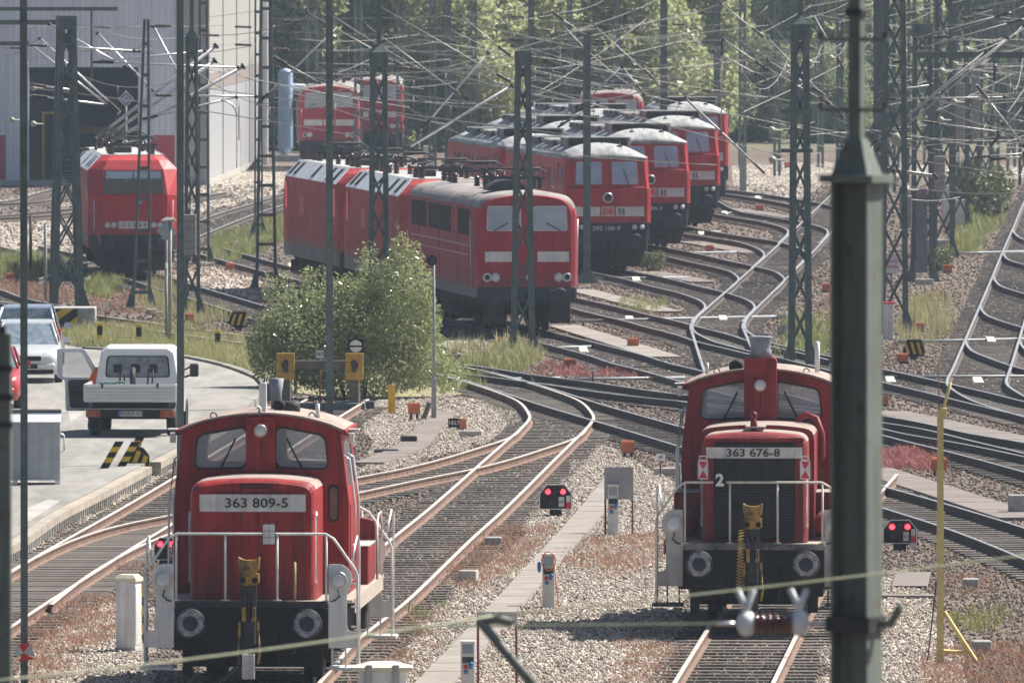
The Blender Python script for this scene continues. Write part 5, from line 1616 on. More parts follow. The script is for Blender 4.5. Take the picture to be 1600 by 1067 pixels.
for i, (u, vb, vt, wb, wt, lab) in enumerate([(1397, 520, -50, 44, 34, 'first lattice mast of the right-hand row, next to the pale cabinet'), (1441, 440, 38, 36, 30, 'second lattice mast of the right-hand row, with flat cut top'), (1474, 402, -50, 34, 26, 'third lattice mast of the right-hand row'),
                                             (1500, 360, -50, 28, 22, 'fourth lattice mast of the right-hand row'), (1520, 325, -50, 24, 20, 'fifth lattice mast of the right-hand row'), (1540, 298, -50, 22, 18, 'farthest lattice mast of the right-hand row')]):
    RIGHT.append(lattice_mast(u, vb, vt, wb, wt, lab, fine=i < 3, leg=0.15, cap=vt > 0, group=GR))
far = [(488, 262, 20), (560, 268, 15), (627, 262, 17), (676, 275, 13), (1312, 300, 12), (1335, 280, 14), (1392, 300, 16), (1424, 285, 15), (1214, 275, 12), (1465, 270, 16), (1580, 262, 15), (330, 262, 12), (740, 262, 12), (890, 265, 11), (1160, 262, 13), (1555, 275, 14), (1600, 290, 18), (1408, 262, 13), (1448, 258, 12), (1492, 262, 14), (1282, 262, 11)]
where = ['left of the far red electrics', 'before the far red electrics', 'right of the far red electrics', 'between the far electrics and the diesels', 'left of the big foreground mast', 'just behind the big foreground mast', 'behind the first of the right-hand row', 'behind the second of the right-hand row', 'left of the crossbar mast', 'behind the third of the right-hand row', 'at the far right edge', 'in front of the shed annex', 'behind the rear diesels', 'beyond the roofs of the diesels', 'right of the farthest diesel', 'right of the right-hand row', 'cut by the right edge', 'between the first and second of the right-hand row', 'close behind the second of the right-hand row', 'behind the fourth of the right-hand row', 'right of the crossbar mast']
for (u, vb, w), wh in zip(far, where):
    lattice_mast(u, vb, -60, w, w * 0.85, 'distant lattice mast ' + wh, fine=False, cap=False, leg=0.13, group='distant lattice masts', gusset=False)
# lamp posts: slim green poles in front
for (u, vb, w, lab) in ((38, 1092, 11, 'slim green pole nearest the left edge, in front of the parked cars'), (282, 745, 11, 'slim green pole in front of the white pickup'), (515, 655, 11, 'slim green pole in front of the round bush')):
    beam_mast(u, vb, -120, w, lab, name='green_pole', foot=False, depth=0.11)

# concrete base with warning stripes under the sturdy mast
M_stripe_y = mat('warning_yellow', (0.62, 0.42, 0.03), 0.6, var=0.12)
bb = G(104, 512, 0)
s_ = S(bb.y)
blk = empty('concrete_mast_base', bb)
tag(blk, 'grey concrete block with a yellow and black striped panel under the sturdy mast', 'mast base')
MB().box(-0.85, 0.85, -0.55, 0.9, 0, 0.60, 0.02).build('block', M_concrete, blk)
pn = MB().box(-0.30, 0.34, -0.60, -0.57, 0.02, 0.56).build('warning_panel', M_black, blk)
for band in ([(0.0, 0.30), (0.0, 0.78), (0.28, 1.0), (0.80, 1.0)], [(0.30, 0.0), (0.86, 0.0), (1.0, 0.12), (1.0, 0.62)]):
    MB().prism([(-0.30 + 0.64 * a, 0.02 + 0.54 * b) for a, b in band], 'y', -0.612, -0.601).build('yellow_stripe', M_stripe_y, pn)

# stacked tension weights
def weights(u, v0, v1, d, wpx, label):
    p = P(u, v1, d)
    s = S(d)
    w, h = wpx / s, (v1 - v0) / s
    root = empty('tension_weight', p)
    tag(root, label, 'weight', 'concrete tension weights')
    n = max(4, int(h / 0.2))
    for k in range(n):
        z = h * k / n
        MB().box(-w / 2, w / 2, -w / 2, w / 2, z + 0.006, z + h / n - 0.006, 0.012).build('weight_block', M_weights, root)
    MB().tube([(0, 0, h), (0, 0, h + 1.5)], 0.02).build('weight_rod', M_dark, root)
weights(297, 335, 399, G(300, 497).y - 0.45, 19, 'stack of concrete tension weights on the lattice mast by the bright red electric')
weights(1415, 306, 357, G(1397, 520).y + 2, 19, 'lowest stack of concrete tension weights in the right-hand mast row')
weights(1468, 244, 298, G(1474, 402).y - 1, 17, 'stack of concrete tension weights on the third mast of the right-hand row')
weights(1500, 130, 230, G(1500, 360).y - 1, 14, 'tall stack of concrete tension weights on the fourth mast of the right-hand row')
weights(1525, 110, 218, G(1520, 325).y - 1, 12, 'tall stack of concrete tension weights on the fifth mast of the right-hand row')
MB().box(-0.19, 0.19, -0.03, 0.03, 0, 2.75).build('mast_panel', mat('purple_grey_panel', (0.17, 0.15, 0.17), 0.6), RIGHT[1][0], loc=(-0.03, -0.42, 0.3))

# ------------------------------------------------------------------ overhead line
def sagline(p, q, sag, n=10):
    p, q = Vector(p), Vector(q)
    return [p + (q - p) * (k / n) - Vector((0, 0, 4 * sag * (k / n) * (1 - k / n))) for k in range(n + 1)]
def place_word(u):
    return 'the shed wall' if u < 200 else 'the bright red electric' if u < 280 else 'the ladder-like masts' if u < 440 else 'the far red electrics' if u < 640 else 'the bush and middle mast' if u < 760 else 'the rear diesels' if u < 850 else 'the grass-footed mast' if u < 930 else 'the foremost diesel' if u < 1030 else 'the third diesel' if u < 1120 else 'the ladder track' if u < 1210 else 'the crossbar mast' if u < 1310 else 'the big mast' if u < 1400 else 'the second right-hand mast' if u < 1480 else 'the far right tracks'
def height_word(v):
    return 'very high' if v < 22 else 'high' if v < 50 else 'midway' if v < 85 else 'rather low' if v < 125 else 'low' if v < 175 else 'very low'
def wire(p, q, sag=0.15, r=0.016, label=None, group='overhead wires', name='overhead_wire', m=None, n=10):
    pts = sagline(p, q, sag, n)
    c = pts[0]
    o = MB().tube([x - c for x in pts], r, 4).build(name, m or M_wire, None, loc=c)
    if label is None:
        mid = (Vector(p) + Vector(q)) / 2
        u = CU + FPX * mid.x / mid.y
        v = HORIZ + (CAMH - mid.z) * FPX / mid.y
        dv = (Vector(p).z - Vector(q).z) * FPX / mid.y
        place_ = place_word(u)
        label = ('level' if abs(dv) < 12 else 'rising' if dv < 0 else 'falling') + (' steep' if abs(dv) > 55 else '') + ' overhead wire ' + height_word(v) + ' above ' + place_
    tag(o, label, 'wire', group)
    return o
def insulator(parent, p, q, n=7, r=0.075, m=None, name='insulator'):
    p, q = Vector(p), Vector(q)
    L = (q - p).length
    prof = []
    for k in range(n):
        t = L * (k + 0.2) / n
        prof += [(r * 0.5, t), (r, t + L / n * 0.3), (r * 0.5, t + L / n * 0.6)]
    prof = [(0.02, 0)] + prof + [(0.02, L)]
    mb = MB().lathe(prof, (0, 0, 0), 'z', 10)
    M = Matrix.Translation(p) @ (q - p).to_track_quat('Z', 'Y').to_matrix().to_4x4()
    mb.xf(M)
    return mb.build(name, m or M_insul, parent)
M_tube2 = mat('dull_stay_tube', (0.40, 0.40, 0.39), 0.5, metal=0.3, var=0.2)
def cantilever(a, b, d, r=0.028, label=None, m=None, ins=True, d2=None):
    "a tube from photo point a to photo point b at that distance, with an insulator near its foot"
    p, q = P(*a, d), P(*b, d2 or d)
    root = empty('cantilever_tube', p)
    mu, mv = (a[0] + b[0]) / 2, (a[1] + b[1]) / 2
    ln_ = math.hypot(a[0] - b[0], a[1] - b[1])
    kind_ = ('thick ' if r > 0.04 else '') + ('long ' if ln_ > 150 else 'short ' if ln_ < 75 else '') + ('level' if abs(a[1] - b[1]) < 15 else 'rising' if (a[1] - b[1]) * (b[0] - a[0]) > 0 else 'falling')
    tag(root, kind_ + ' stay tube ' + height_word(mv) + ' over ' + place_word(mu), 'cantilever', 'cantilever tubes of the overhead line')
    v = q - p
    MB().tube([(0, 0, 0), v], r * (0.8 if mu > 440 else 1.0), 6).build('tube', m or (M_tube2 if mu > 440 else M_galv), root)
    if ins:
        u = v.normalized()
        insulator(root, u * 0.05, u * 0.55)
    MB().tube([v - v.normalized() * 0.04, v + v.normalized() * 0.04], r * 1.9, 6).build('end_fitting', M_dark, root)
    return root
dL1 = G(104, 482).y
dL6, dL8, dL5 = G(817, 555).y, G(1250, 570).y, G(592, 520).y
# left group: the tubes rising from the sturdy mast
for a, b in (((150, 216), (338, 72)), ((160, 219), (336, 95)), ((174, 221), (380, 104))):
    cantilever(a, b, dL1 + 6, 0.055, 'thick bright cantilever tube rising over the bright red electric locomotive', ins=True)
for a, b in (((186, 179), (48, 70)), ((188, 176), (62, 60)), ((215, 116), (77, 38)), ((247, 150), (152, 52)), ((305, 165), (240, 42))):
    cantilever(a, b, dL1 + 30, 0.035, 'bright cantilever tube slanting down in front of the shed door')
for a, b in (((112, 235), (150, 232)), ((140, 98), (320, 80)), ((150, 97), (372, 106)), ((240, 149), (400, 151)), ((45, 132), (120, 142)), ((47, 149), (165, 164)), ((220, 187), (370, 152)), ((45, 70), (210, 80))):
    cantilever(a, b, dL1 + 3, 0.03, 'bright level stay tube over the shed door')
arc = MB().tube([P(345 + 25 * math.sin(k * 0.26), 157 + 24 * (1 - math.cos(k * 0.26)), 415.0) for k in range(7)], 0.03, 6)
c0 = Vector(arc.v[0]); arc.v = [tuple(Vector(p) - c0) for p in arc.v]
tag(arc.build('curved_steady_arm', M_galv, None, loc=c0), 'bright curved steady arm left of the ladder-like mast', 'steady arm')
# middle and right groups
for a, b, r in (((618, 243), (800, 134), 0.05), ((657, 204), (763, 83), 0.035), ((400, 165), (530, 40), 0.03), ((640, 110), (480, 20), 0.025), ((425, 88), (500, 130), 0.025), ((720, 150), (570, 38), 0.025), ((800, 130), (595, 12), 0.025), ((800, 90), (720, 25), 0.025)):
    cantilever(a, b, dL5 + 25, r, 'slanting stay tube above the faded electric locomotives', m=M_wire if r < 0.03 else M_galv)
for a, b, r in (((1196, 272), (1070, 153), 0.05), ((1128, 63), (1127, 205), 0.025), ((1200, 126), (1115, 80), 0.035), ((1200, 110), (1130, 62), 0.035), ((1195, 60), (1126, 6), 0.03), ((1010, 152), (972, 105), 0.03), ((1024, 126), (930, 42), 0.025), ((905, 168), (972, 104), 0.03), ((870, 200), (935, 160), 0.03), ((860, 18), (915, 55), 0.02), ((1290, 150), (1200, 95), 0.035), ((1300, 165), (1200, 108), 0.035), ((1320, 185), (1200, 60), 0.03), ((1320, 110), (1270, 22), 0.025)):
    cantilever(a, b, 470, r, 'slanting stay tube above the diesel locomotives')
for a, b, r in (((1350, 235), (1575, 60), 0.03), ((1365, 240), (1600, 40), 0.032), ((1340, 245), (1540, 80), 0.028), ((1372, 145), (1455, 133), 0.03), ((1372, 155), (1570, 152), 0.03), ((1372, 262), (1460, 274), 0.04), ((1372, 265), (1463, 277), 0.035), ((1440, 190), (1560, 206), 0.03), ((1525, 132), (1600, 228), 0.035), ((1545, 232), (1600, 165), 0.03), ((1520, 246), (1600, 240), 0.03), ((1545, 250), (1600, 245), 0.025), ((1600, 30), (1440, 75), 0.03), ((1580, 20), (1430, 60), 0.03), ((1556, 100), (1545, 192), 0.03)):
    cantilever(a, b, 425, r, 'slanting stay tube amid the right-hand mast row')
# insulator strings standing in line at the upper right
for k, (u, v) in enumerate(((1405, 97), (1447, 82), (1470, 58), (1492, 42), (1512, 29), (1535, 16), (1363, 82), (1290, 152), (1297, 148))):
    c = P(u, v, 430 + 15 * k)
    root = empty('insulator_string', c); tag(root, 'dark insulator string ' + height_word(v) + ' by ' + place_word(u), 'insulator', 'insulator strings at the right')
    insulator(root, (-0.25, 0, 0), (0.25, 0, 0.02), n=8, r=0.09)
for k, (u, v, d) in enumerate(((635, 106, 400), (207, 80, 440), (245, 41, 470), (255, 40, 470), (330, 55, 470), (380, 70, 460), (380, 42, 460), (676, 46, 520), (720, 48, 520), (455, 33, 480), (438, 77, 470), (893, 64, 520), (940, 63, 520), (808, 26, 560), (850, 28, 560), (1015, 41, 560), (1060, 38, 560), (945, 13, 560), (985, 16, 560), (1105, 20, 570), (1145, 16, 570), (850, 108, 470), (28, 75, 470), (160, 42, 470))):
    c = P(u, v, d)
    root = empty('insulator_string', c); tag(root, 'dark insulator string ' + height_word(v) + ' by ' + place_word(u), 'insulator', 'insulator strings over the locomotives')
    insulator(root, (-0.28, 0, 0), (0.28, 0, -0.02), n=8, r=0.065)
# greenish balls (weights of the span wires)
for k, (u, v, d, r) in enumerate(((1402, 218, 410, 0.20), (1413, 297, 395, 0.17), (1471, 112, 480, 0.14), (1491, 160, 480, 0.13), (1470, 188, 470, 0.12), (1206, 204, 450, 0.13), (1207, 250, 450, 0.13), (1492, 102, 500, 0.14), (1511, 78, 500, 0.13), (1540, 121, 520, 0.13), (1298, 91, 500, 0.12), (1265, 98, 500, 0.12), (1230, 105, 500, 0.10), (992, 130, 480, 0.12), (52, 138, 470, 0.11), (52, 194, 470, 0.11), (772, 130, 520, 0.11), (19, 188, 470, 0.10))):
    o = MB().lathe([(0, -r), (r * 0.7, -r * 0.72), (r, -r * 0.2), (r, r * 0.2), (r * 0.7, r * 0.72), (0.03, r), (0.02, r + 0.25)], (0, 0, 0), 'x', 12).build('wire_tensioner', mat('pale_green_cast', (0.34, 0.36, 0.27), 0.6, var=0.2), None, loc=P(u, v, d))
    tag(o, 'pale green round wire tensioner ' + height_word(v) + ' by ' + place_word(u), 'tensioner', 'round tensioners in the overhead wires')
# catenary over the tracks: contact wire, messenger and droppers
CATW = {'T5': 'old box-shaped electric', 'T6': 'empty track beside the old electric', 'T8': 'foremost diesel', 'T9': 'second diesel', 'T10': 'third diesel', 'T11': 'farthest diesel', 'T12': 'empty track behind the diesels', 'T13': 'bright red electric', 'LT': 'slanting ladder track', 'LT2': 'far right ladder track'}
def catenary(key, d0, d1, sx=0.0, span=55):
    m = [p for p in TRACK[key] if d0 <= p.y <= d1]
    if len(m) < 4: return
    m = sorted(m, key=lambda p: p.y)[::4]
    pts = [Vector((p.x + sx, p.y, 5.75 + RT)) for p in m]
    top = []
    for p in pts:
        t = ((p.y - d0) % span) / span
        top.append(Vector((p.x, p.y, 7.15 - 3.2 * t * (1 - t))))
    c = pts[0]
    root = empty('catenary', c)
    tag(root, 'contact wire and messenger wire above the ' + CATW[key], 'wire', 'contact wires over the tracks')
    MB().tube([p - c for p in pts], 0.017, 4).build('contact_wire', M_wire, root)
    MB().tube([p - c for p in top], 0.015, 4).build('messenger_wire', M_wire, root)
    for i in range(2, len(pts) - 1, 3):
        MB().tube([pts[i] - c, top[i] - c], 0.009, 4).build('dropper', M_wire, root)
for k, a, b in (('T5', 378, 560), ('T6', 395, 560), ('T8', 435, 640), ('T9', 465, 660), ('T10', 495, 660), ('T11', 525, 660), ('T12', 560, 660), ('T13', 375, 560), ('LT', 425, 640), ('LT2', 425, 640)):
    catenary(k, a, b)
# span wires across the yard
r5 = random.Random(5)
spans = [(430, 50, 1600, 62, 520), (430, 78, 1100, 64, 520), (430, 112, 800, 100, 480), (640, 106, 1200, 152, 470), (830, 84, 1200, 152, 480), (800, 102, 1320, 215, 470), (800, 232, 1120, 258, 440), (720, 100, 1330, 270, 460), (430, 30, 800, 22, 560), (800, 27, 1150, 38, 560), (940, 63, 1200, 40, 520),
         (0, 42, 350, 40, 500), (0, 75, 240, 78, 470), (45, 70, 240, 72, 480), (110, 38, 290, 42, 480), (170, 52, 300, 55, 480), (0, 84, 60, 60, 470), (230, 82, 400, 70, 460), (330, 55, 480, 25, 480), (330, 70, 430, 40, 480), (300, 102, 640, 168, 430), (430, 140, 700, 195, 430), (400, 165, 640, 120, 450),
         (1070, 152, 1200, 153, 470), (1200, 70, 1330, 76, 480), (1200, 82, 1330, 83, 480), (1200, 150, 1300, 160, 480), (1200, 165, 1300, 150, 480), (1200, 185, 1330, 210, 450), (1200, 215, 1340, 236, 450), (1372, 100, 1600, 102, 480), (1372, 222, 1600, 190, 430), (1372, 212, 1500, 245, 430), (1372, 240, 1600, 275, 430), (1372, 280, 1600, 300, 420), (1480, 60, 1600, 20, 500), (1480, 90, 1600, 45, 500), (1420, 140, 1600, 190, 470), (1400, 70, 1600, 10, 520), (1440, 55, 1600, -5, 520), (1460, 165, 1600, 205, 460), (1380, 112, 1440, 110, 480), (1560, 110, 1600, 125, 480),
         (1372, 297, 1500, 308, 400), (880, 40, 1010, 150, 500), (700, 45, 830, 100, 520), (520, 25, 660, 110, 520), (560, 90, 700, 10, 520), (590, 130, 820, 5, 540), (700, 130, 900, 20, 540), (830, 150, 1010, 30, 540), (960, 160, 1120, 40, 540), (1040, 130, 1200, 10, 540), (1130, 60, 1200, 20, 540), (460, 130, 590, 30, 500), (470, 115, 700, 165, 480), (640, 60, 1000, 110, 500), (430, 100, 560, 165, 470), (830, 40, 930, 45, 560), (1000, 60, 1130, 78, 560)]
for (u0, v0, u1, v1, d) in spans:
    wire(P(u0, v0, d), P(u1, v1, d + r5.uniform(-6, 6)), sag=r5.uniform(0.02, 0.22), r=0.014)
for k in range(95):
    u0 = r5.uniform(430, 1560) if k < 50 else r5.uniform(1150, 1560); v0 = r5.uniform(2, 170) if k < 60 else r5.uniform(2, 240)
    du = r5.uniform(60, 260); dv = r5.choice((-1, 1)) * r5.uniform(5, 70)
    d = r5.uniform(480, 620) if v0 < 170 else r5.uniform(420, 480)
    wire(P(u0, v0, d), P(u0 + du, v0 + dv, d + r5.uniform(0, 12)), sag=r5.uniform(0.02, 0.2), r=0.0125)
# level gantry beams
def gantry(u0, u1, v, d, h, label, stubs=()):
    a, b = P(u0, v, d), P(u1, v, d)
    root = empty('gantry_beam', a); tag(root, label, 'gantry beam')
    L = (b - a).x
    MB().box(0, L, -0.12, 0.12, -h / 2, h / 2).build('beam', M_green, root)
    MB().box(-0.02, L + 0.02, -0.16, 0.16, h / 2, h / 2 + 0.03).build('flange', M_green, root)
    for (x, l, w) in stubs:
        xx = (x - u0) / S(d)
        MB().box(xx - w / 2, xx + w / 2, -0.05, 0.05, -h / 2 - l, -h / 2 - 0.001).build('hanger', M_green, root)
gantry(1431, 1640, 87, 430, 0.17, 'green gantry beam crossing to the right edge', ((1507, 0.35, 0.04), (1554, 0.7, 0.06)))
gantry(-30, 184, 15, 500, 0.11, 'thin green gantry beam high before the shed wall', ((143, 2.6, 0.08),))
gantry(-30, 92, 36, 480, 0.14, 'green gantry beam ending at the sturdy mast')
gantry(-30, 46, 69, 480, 0.12, 'short green gantry beam low at the left edge')
gantry(45, 121, 225, 419, 0.03, 'short thin arm beside the sturdy mast') if False else None

# ------------------------------------------------------------------ the big mast close to the viewer
DM = 90.0
sm = S(DM)
base = P(1338, 700, DM); base.z = 0
bm_ = empty('foreground_mast', base, R(-24))
tag(bm_, 'big green mast close to the viewer, cutting through the right of the picture', 'mast')
zt = P(1338, 285, DM).z
w = 0.262
h_ = w / 2
MB().prism([(-h_, -h_), (-h_ + 0.02, -h_), (-h_ + 0.02, -0.01), (h_ - 0.02, -0.01), (h_ - 0.02, -h_), (h_, -h_), (h_, h_), (h_ - 0.02, h_), (h_ - 0.02, 0.01), (-h_ + 0.02, 0.01), (-h_ + 0.02, h_), (-h_, h_)], 'z', 0, zt).build('post', M_greenlt, bm_)
MB().box(-w * 0.72, w * 0.72, -w * 0.72, w * 0.72, zt, zt + 0.05).build('head_flange', M_greenlt, bm_)
zc = P(1338, 245, DM).z
MB().loft([[(-0.13, -0.13, zt + 0.05), (0.13, -0.13, zt + 0.05), (0.13, 0.13, zt + 0.05), (-0.13, 0.13, zt + 0.05)], [(-0.055, -0.055, zc + 0.12), (0.055, -0.055, zc + 0.12), (0.055, 0.055, zc + 0.12), (-0.055, 0.055, zc + 0.12)]]).build('cone', M_greenlt, bm_)
MB().box(-0.043, 0.043, -0.043, 0.043, zc, zc + 3.0).build('top_post', M_greenlt, bm_)
for v in (62, 172):
    z = P(1338, v, DM).z
    ar = MB().box(-0.24, 0.24, -0.07, -0.044, z - 0.012, z + 0.014)
    ao = ar.build('cross_arm', M_greenlt, bm_)
    for sx in (-1, 1):
        MB().box(sx * 0.23 - 0.012, sx * 0.23 + 0.012, -0.072, -0.045, z + 0.014, z + 0.05).build('arm_pin', M_dark, ao)
z = P(1338, 20, DM).z
MB().box(-0.06, 0.06, -0.06, 0.06, z - 0.02, z + 0.025, 0.004).build('clamp', M_dark, bm_)
zi = P(1338, 972, DM).z
MB().box(-0.155, 0.155, -0.155, 0.155, zi - 0.06, zi + 0.04).build('bracket_clamp', M_dark, bm_)
br_ = MB().tube([(0.14, 0.02, zi), (0.22, 0.05, zi - 0.01), (0.27, 0.06, zi + 0.07), (0.29, 0.07, zi + 0.12)], 0.028)
br_.build('curved_bracket', M_greenlt, bm_)
# horned insulator hung on that mast
p0, p1 = P(1295, 972, DM), P(1118, 974, DM)
hi_ = empty('horned_insulator', p1)
tag(hi_, 'brown ribbed insulator with two white horned caps beside the big foreground mast', 'insulator')
ax = p0 - p1
L = ax.x
insulator(hi_, (L * 0.33, 0, 0), (L * 0.68, 0, 0), n=6, r=0.088, m=mat('glossy_brown_porcelain', (0.13, 0.05, 0.035), 0.12, var=0.2, spec=0.8))
for x0, x1 in ((0.19, 0.35), (0.66, 0.82)):
    cap = MB().lathe([(0.03, L * x0), (0.075, L * (x0 + 0.03)), (0.085, L * (x0 + x1) / 2), (0.075, L * (x1 - 0.02)), (0.04, L * x1)], (0, 0, 0), 'x', 14)
    co_ = cap.build('end_cap', M_insgrey, hi_)
    xm = L * (x0 + x1) / 2
    MB().tube([(xm, 0, 0.05), (xm - 0.01, 0, 0.12), (xm - 0.06, 0, 0.23)], 0.02).tube([(xm, 0, 0.05), (xm + 0.01, 0, 0.12), (xm + 0.05, 0, 0.23)], 0.02).build('arcing_horn', M_insgrey, co_)
MB().tube([(0, 0, 0), (L * 0.2, 0, 0)], 0.014).build('link_rod', M_galv, hi_)
MB().tube([(L * 0.8, 0, 0), (L + 0.03, 0.0, 0)], 0.014).build('link_rod', M_galv, hi_)
M_palewire = mat('pale_green_wire', (0.42, 0.44, 0.30), 0.5, var=0.15)
wire(P(1118, 974, DM), P(700, 978, DM + 3), 0.0, 0.008, 'thin pale wire running left from the horned insulator', None, m=M_palewire, n=4)
wire(P(-60, 1068, DM - 4), P(770, 962, DM - 2), 0.03, 0.0075, 'pale blurred wire crossing in front of the left shunter', None, m=M_palewire)
wire(P(770, 962, DM - 2), P(1660, 860, DM - 1), 0.015, 0.0065, 'pale blurred wire crossing in front of the right shunter', None, m=M_palewire)
# the arm of a lower mast, close to the viewer
pm = P(862, 1100, 92); pm.z = 0
am = empty('short_green_mast', pm); tag(am, 'top of a green bracket arm close to the viewer at the bottom edge', 'mast')
ztop = P(862, 1100, 92).z
MB().box(-0.07, 0.07, -0.07, 0.07, 0, ztop).build('post', M_greenlt, am)
e0 = P(748, 968, 92) - pm
MB().tube([(0, 0, ztop - 0.02), e0], 0.035, 8).build('bracket_arm', M_greenlt, am)
e1 = P(800, 972, 92) - pm
MB().tube([e0, (e0 + e1) / 2 + Vector((0, 0, 0.02)), e1], 0.03, 8).build('bracket_head', M_greenlt, am)
# mast at the left edge, close to the viewer
pl_ = P(-2, 700, 92); pl_.z = 0
lm = empty('edge_mast', pl_); tag(lm, 'blurred green mast cut by the left edge, close to the viewer', 'mast')
zt2 = P(0, 520, 92).z
MB().box(-0.085, 0.085, -0.085, 0.085, 0, zt2, 0.005).build('post', M_greenlt, lm)
MB().box(-0.11, 0.05, -0.11, 0.05, zt2, zt2 + 0.05).build('head_flange', M_dark, lm)
for v in (575, 620, 663):
    z = P(0, v, 92).z
    MB().box(-0.095, 0.095, -0.095, 0.095, z - 0.02, z + 0.02).build('clamp', M_dark, lm)
# ------------------------------------------------------------------ lineside objects
def spot(u, v, z=0.0):
    p = G(u, v, z)
    return p, S(p.y)
def orange_box(u, v, w, h, label, legs=0.0, lamp=False):
    p, s = spot(u, v)
    W, H = w / s, h / s
    root = empty('point_machine_box', p)
    tag(root, label, 'point box', 'orange point boxes')
    l = legs / s
    b = MB()
    b.loft([[(-W / 2, -W * 0.4, l), (W / 2, -W * 0.4, l), (W / 2, W * 0.4, l), (-W / 2, W * 0.4, l)], [(-W / 2, -W * 0.4, l + H * 0.86), (W / 2, -W * 0.4, l + H * 0.86), (W / 2, W * 0.4, l + H * 0.86), (-W / 2, W * 0.4, l + H * 0.86)], [(-W * 0.45, -W * 0.33, l + H), (W * 0.45, -W * 0.33, l + H), (W * 0.45, W * 0.33, l + H), (-W * 0.45, W * 0.33, l + H)]])
    b.build('housing', M_orange, root)
    MB().box(-W * 0.52, W * 0.52, -W * 0.42, W * 0.42, l + H * 0.80, l + H * 0.85).build('lid_rim', M_orange, root)
    if l > 0.02:
        for x in (-0.25, 0.25):
            MB().box(W * x - 0.03, W * x + 0.03, -0.04, 0.04, 0, l).build('leg', M_dark, root)
    else:
        MB().box(-W * 0.6, W * 0.6, -W * 0.5, W * 0.5, -0.02, 0.03).build('base_plate', M_dark, root)
for u, v, w, h, lg, lab in ((890, 576, 19, 16, 0, 'orange point box in the red weeds left of the tracks in the middle'), (989, 543, 18, 15, 0, 'orange point box on the pale walkway right of the old electric locomotive'), (1187, 331, 12, 11, 0, 'smallest orange point box, far back beside the ladder track'),
        (1109, 394, 12, 11, 0, 'orange point box right of the second diesel locomotive'), (981, 713, 21, 19, 6, 'orange point box on legs in the gravel left of the right shunter'), (647, 655, 19, 17, 9, 'orange point box on legs beside the yellow post'),
        (721, 671, 15, 17, 0, 'orange point box half behind the black 1827 plate'), (17, 439, 15, 12, 0, 'orange point box near the left edge, behind the parked cars'), (34, 439, 10, 10, 0, 'small orange point box right beside another near the left edge'),
        (359, 422, 13, 11, 0, 'orange point box on the pale path left of the faded electrics'), (296, 504, 15, 14, 0, 'orange point box at the foot of the weighted lattice mast'), (783, 538, 16, 11, 0, 'orange point box left of the lattice mast in the grass'),
        (1410, 567, 18, 15, 0, 'orange point box beside the striped signal right of the big mast'), (1383, 634, 10, 16, 0, 'orange point box half hidden by the big mast'), (1467, 742, 24, 20, 7, 'orange point box on legs behind the yellow post at the right'),
        (1291, 456, 13, 13, 0, 'orange point box behind the crossbar mast'), (1436, 518, 16, 14, 0, 'orange point box between the right-hand masts and the long rail'), (1481, 426, 13, 12, 0, 'orange point box beside white flowers at the right'), (1457, 470, 14, 12, 0, 'orange point box with tapered sides among grass at the right'),
        (1500, 384, 13, 9, 0, 'brownish orange point box beside the far right ladder track'), (1230, 262, 9, 9, 0, 'tiny orange box beside a white box far back'), (1425, 850, 17, 21, 0, 'orange box directly behind the dwarf signal at the right')):
    orange_box(u, v, w, h, lab, lg)
# conduits crossing under the rails and their pale covers
def conduit(a, b, label, r=0.045):
    p, q = G(*a, 0.06), G(*b, 0.06)
    o = MB().tube([(0, 0, 0), (q - p) / 2, q - p], r, 8).build('cable_conduit', mat('grey_pipe', (0.30, 0.32, 0.33), 0.5, var=0.15), None, loc=p)
    tag(o, label, 'conduit', 'cable conduits across the tracks')
for a, b, lab in (((733, 593), (875, 591), 'grey conduit crossing at the turnout by the bush'), ((875, 593), (1070, 590), 'grey conduit crossing left of the right shunter'), ((882, 502), (1232, 494), 'long grey conduit crossing in front of the diesels'), ((846, 544), (946, 541), 'grey conduit under the end of the old electric'), ((932, 435), (1076, 434), 'grey conduit in front of the foremost diesel'), ((1060, 396), (1150, 394), 'grey conduit in front of the second diesel'), ((1079, 363), (1125, 362), 'grey conduit right of the second diesel'), ((1130, 334), (1160, 331), 'grey conduit right of the third diesel'), ((1372, 589), (1630, 588), 'grey conduit crossing at the right edge'), ((1160, 309), (1250, 308), 'grey conduit farthest back'), ((1405, 534), (1630, 529), 'dark conduit crossing the right ladder track'), ((1495, 396), (1600, 393), 'pale conduit at the upper right track')):
    conduit(a, b, lab)
for (u, v, w) in ((914, 551, 12), (986, 502, 11), (996, 440, 11), (1098, 368, 9), (1134, 336, 8), (1186, 312, 8), (1132, 501, 11), (766, 600, 14), (839, 598, 12), (1394, 598, 13), (1531, 599, 14), (1551, 535, 12), (459, 418, 12)):
    p, s = spot(u, v)
    W = w / s
    o = MB().loft([[(-W / 2, 0, 0.0), (W / 2, 0, 0.0), (W / 2, 0.5, 0.0), (-W / 2, 0.5, 0.0)], [(-W / 2 - 0.03, 0.0, 0.03), (W / 2 - 0.03, 0.0, 0.03), (W / 2 - 0.06, 0.5, 0.15), (-W / 2 - 0.06, 0.5, 0.15)]]).build('conduit_cover', M_cream, None, loc=p)
    tag(o, 'pale square conduit cover between rails ' + {914: 'just right of the old electric', 986: 'midway between old electric and ladder track', 996: 'before the foremost diesel', 1098: 'before the second diesel', 1134: 'before the third diesel', 1186: 'farthest back by the ladder track', 1132: 'inside the ladder track', 766: 'at the bush turnout, left one', 839: 'at the bush turnout, right one', 1394: 'just right of the big mast', 1531: 'inside the right ladder track, lower', 1551: 'inside the right ladder track, upper', 459: 'left of the faded electrics'}[u], 'cover', 'pale conduit covers')
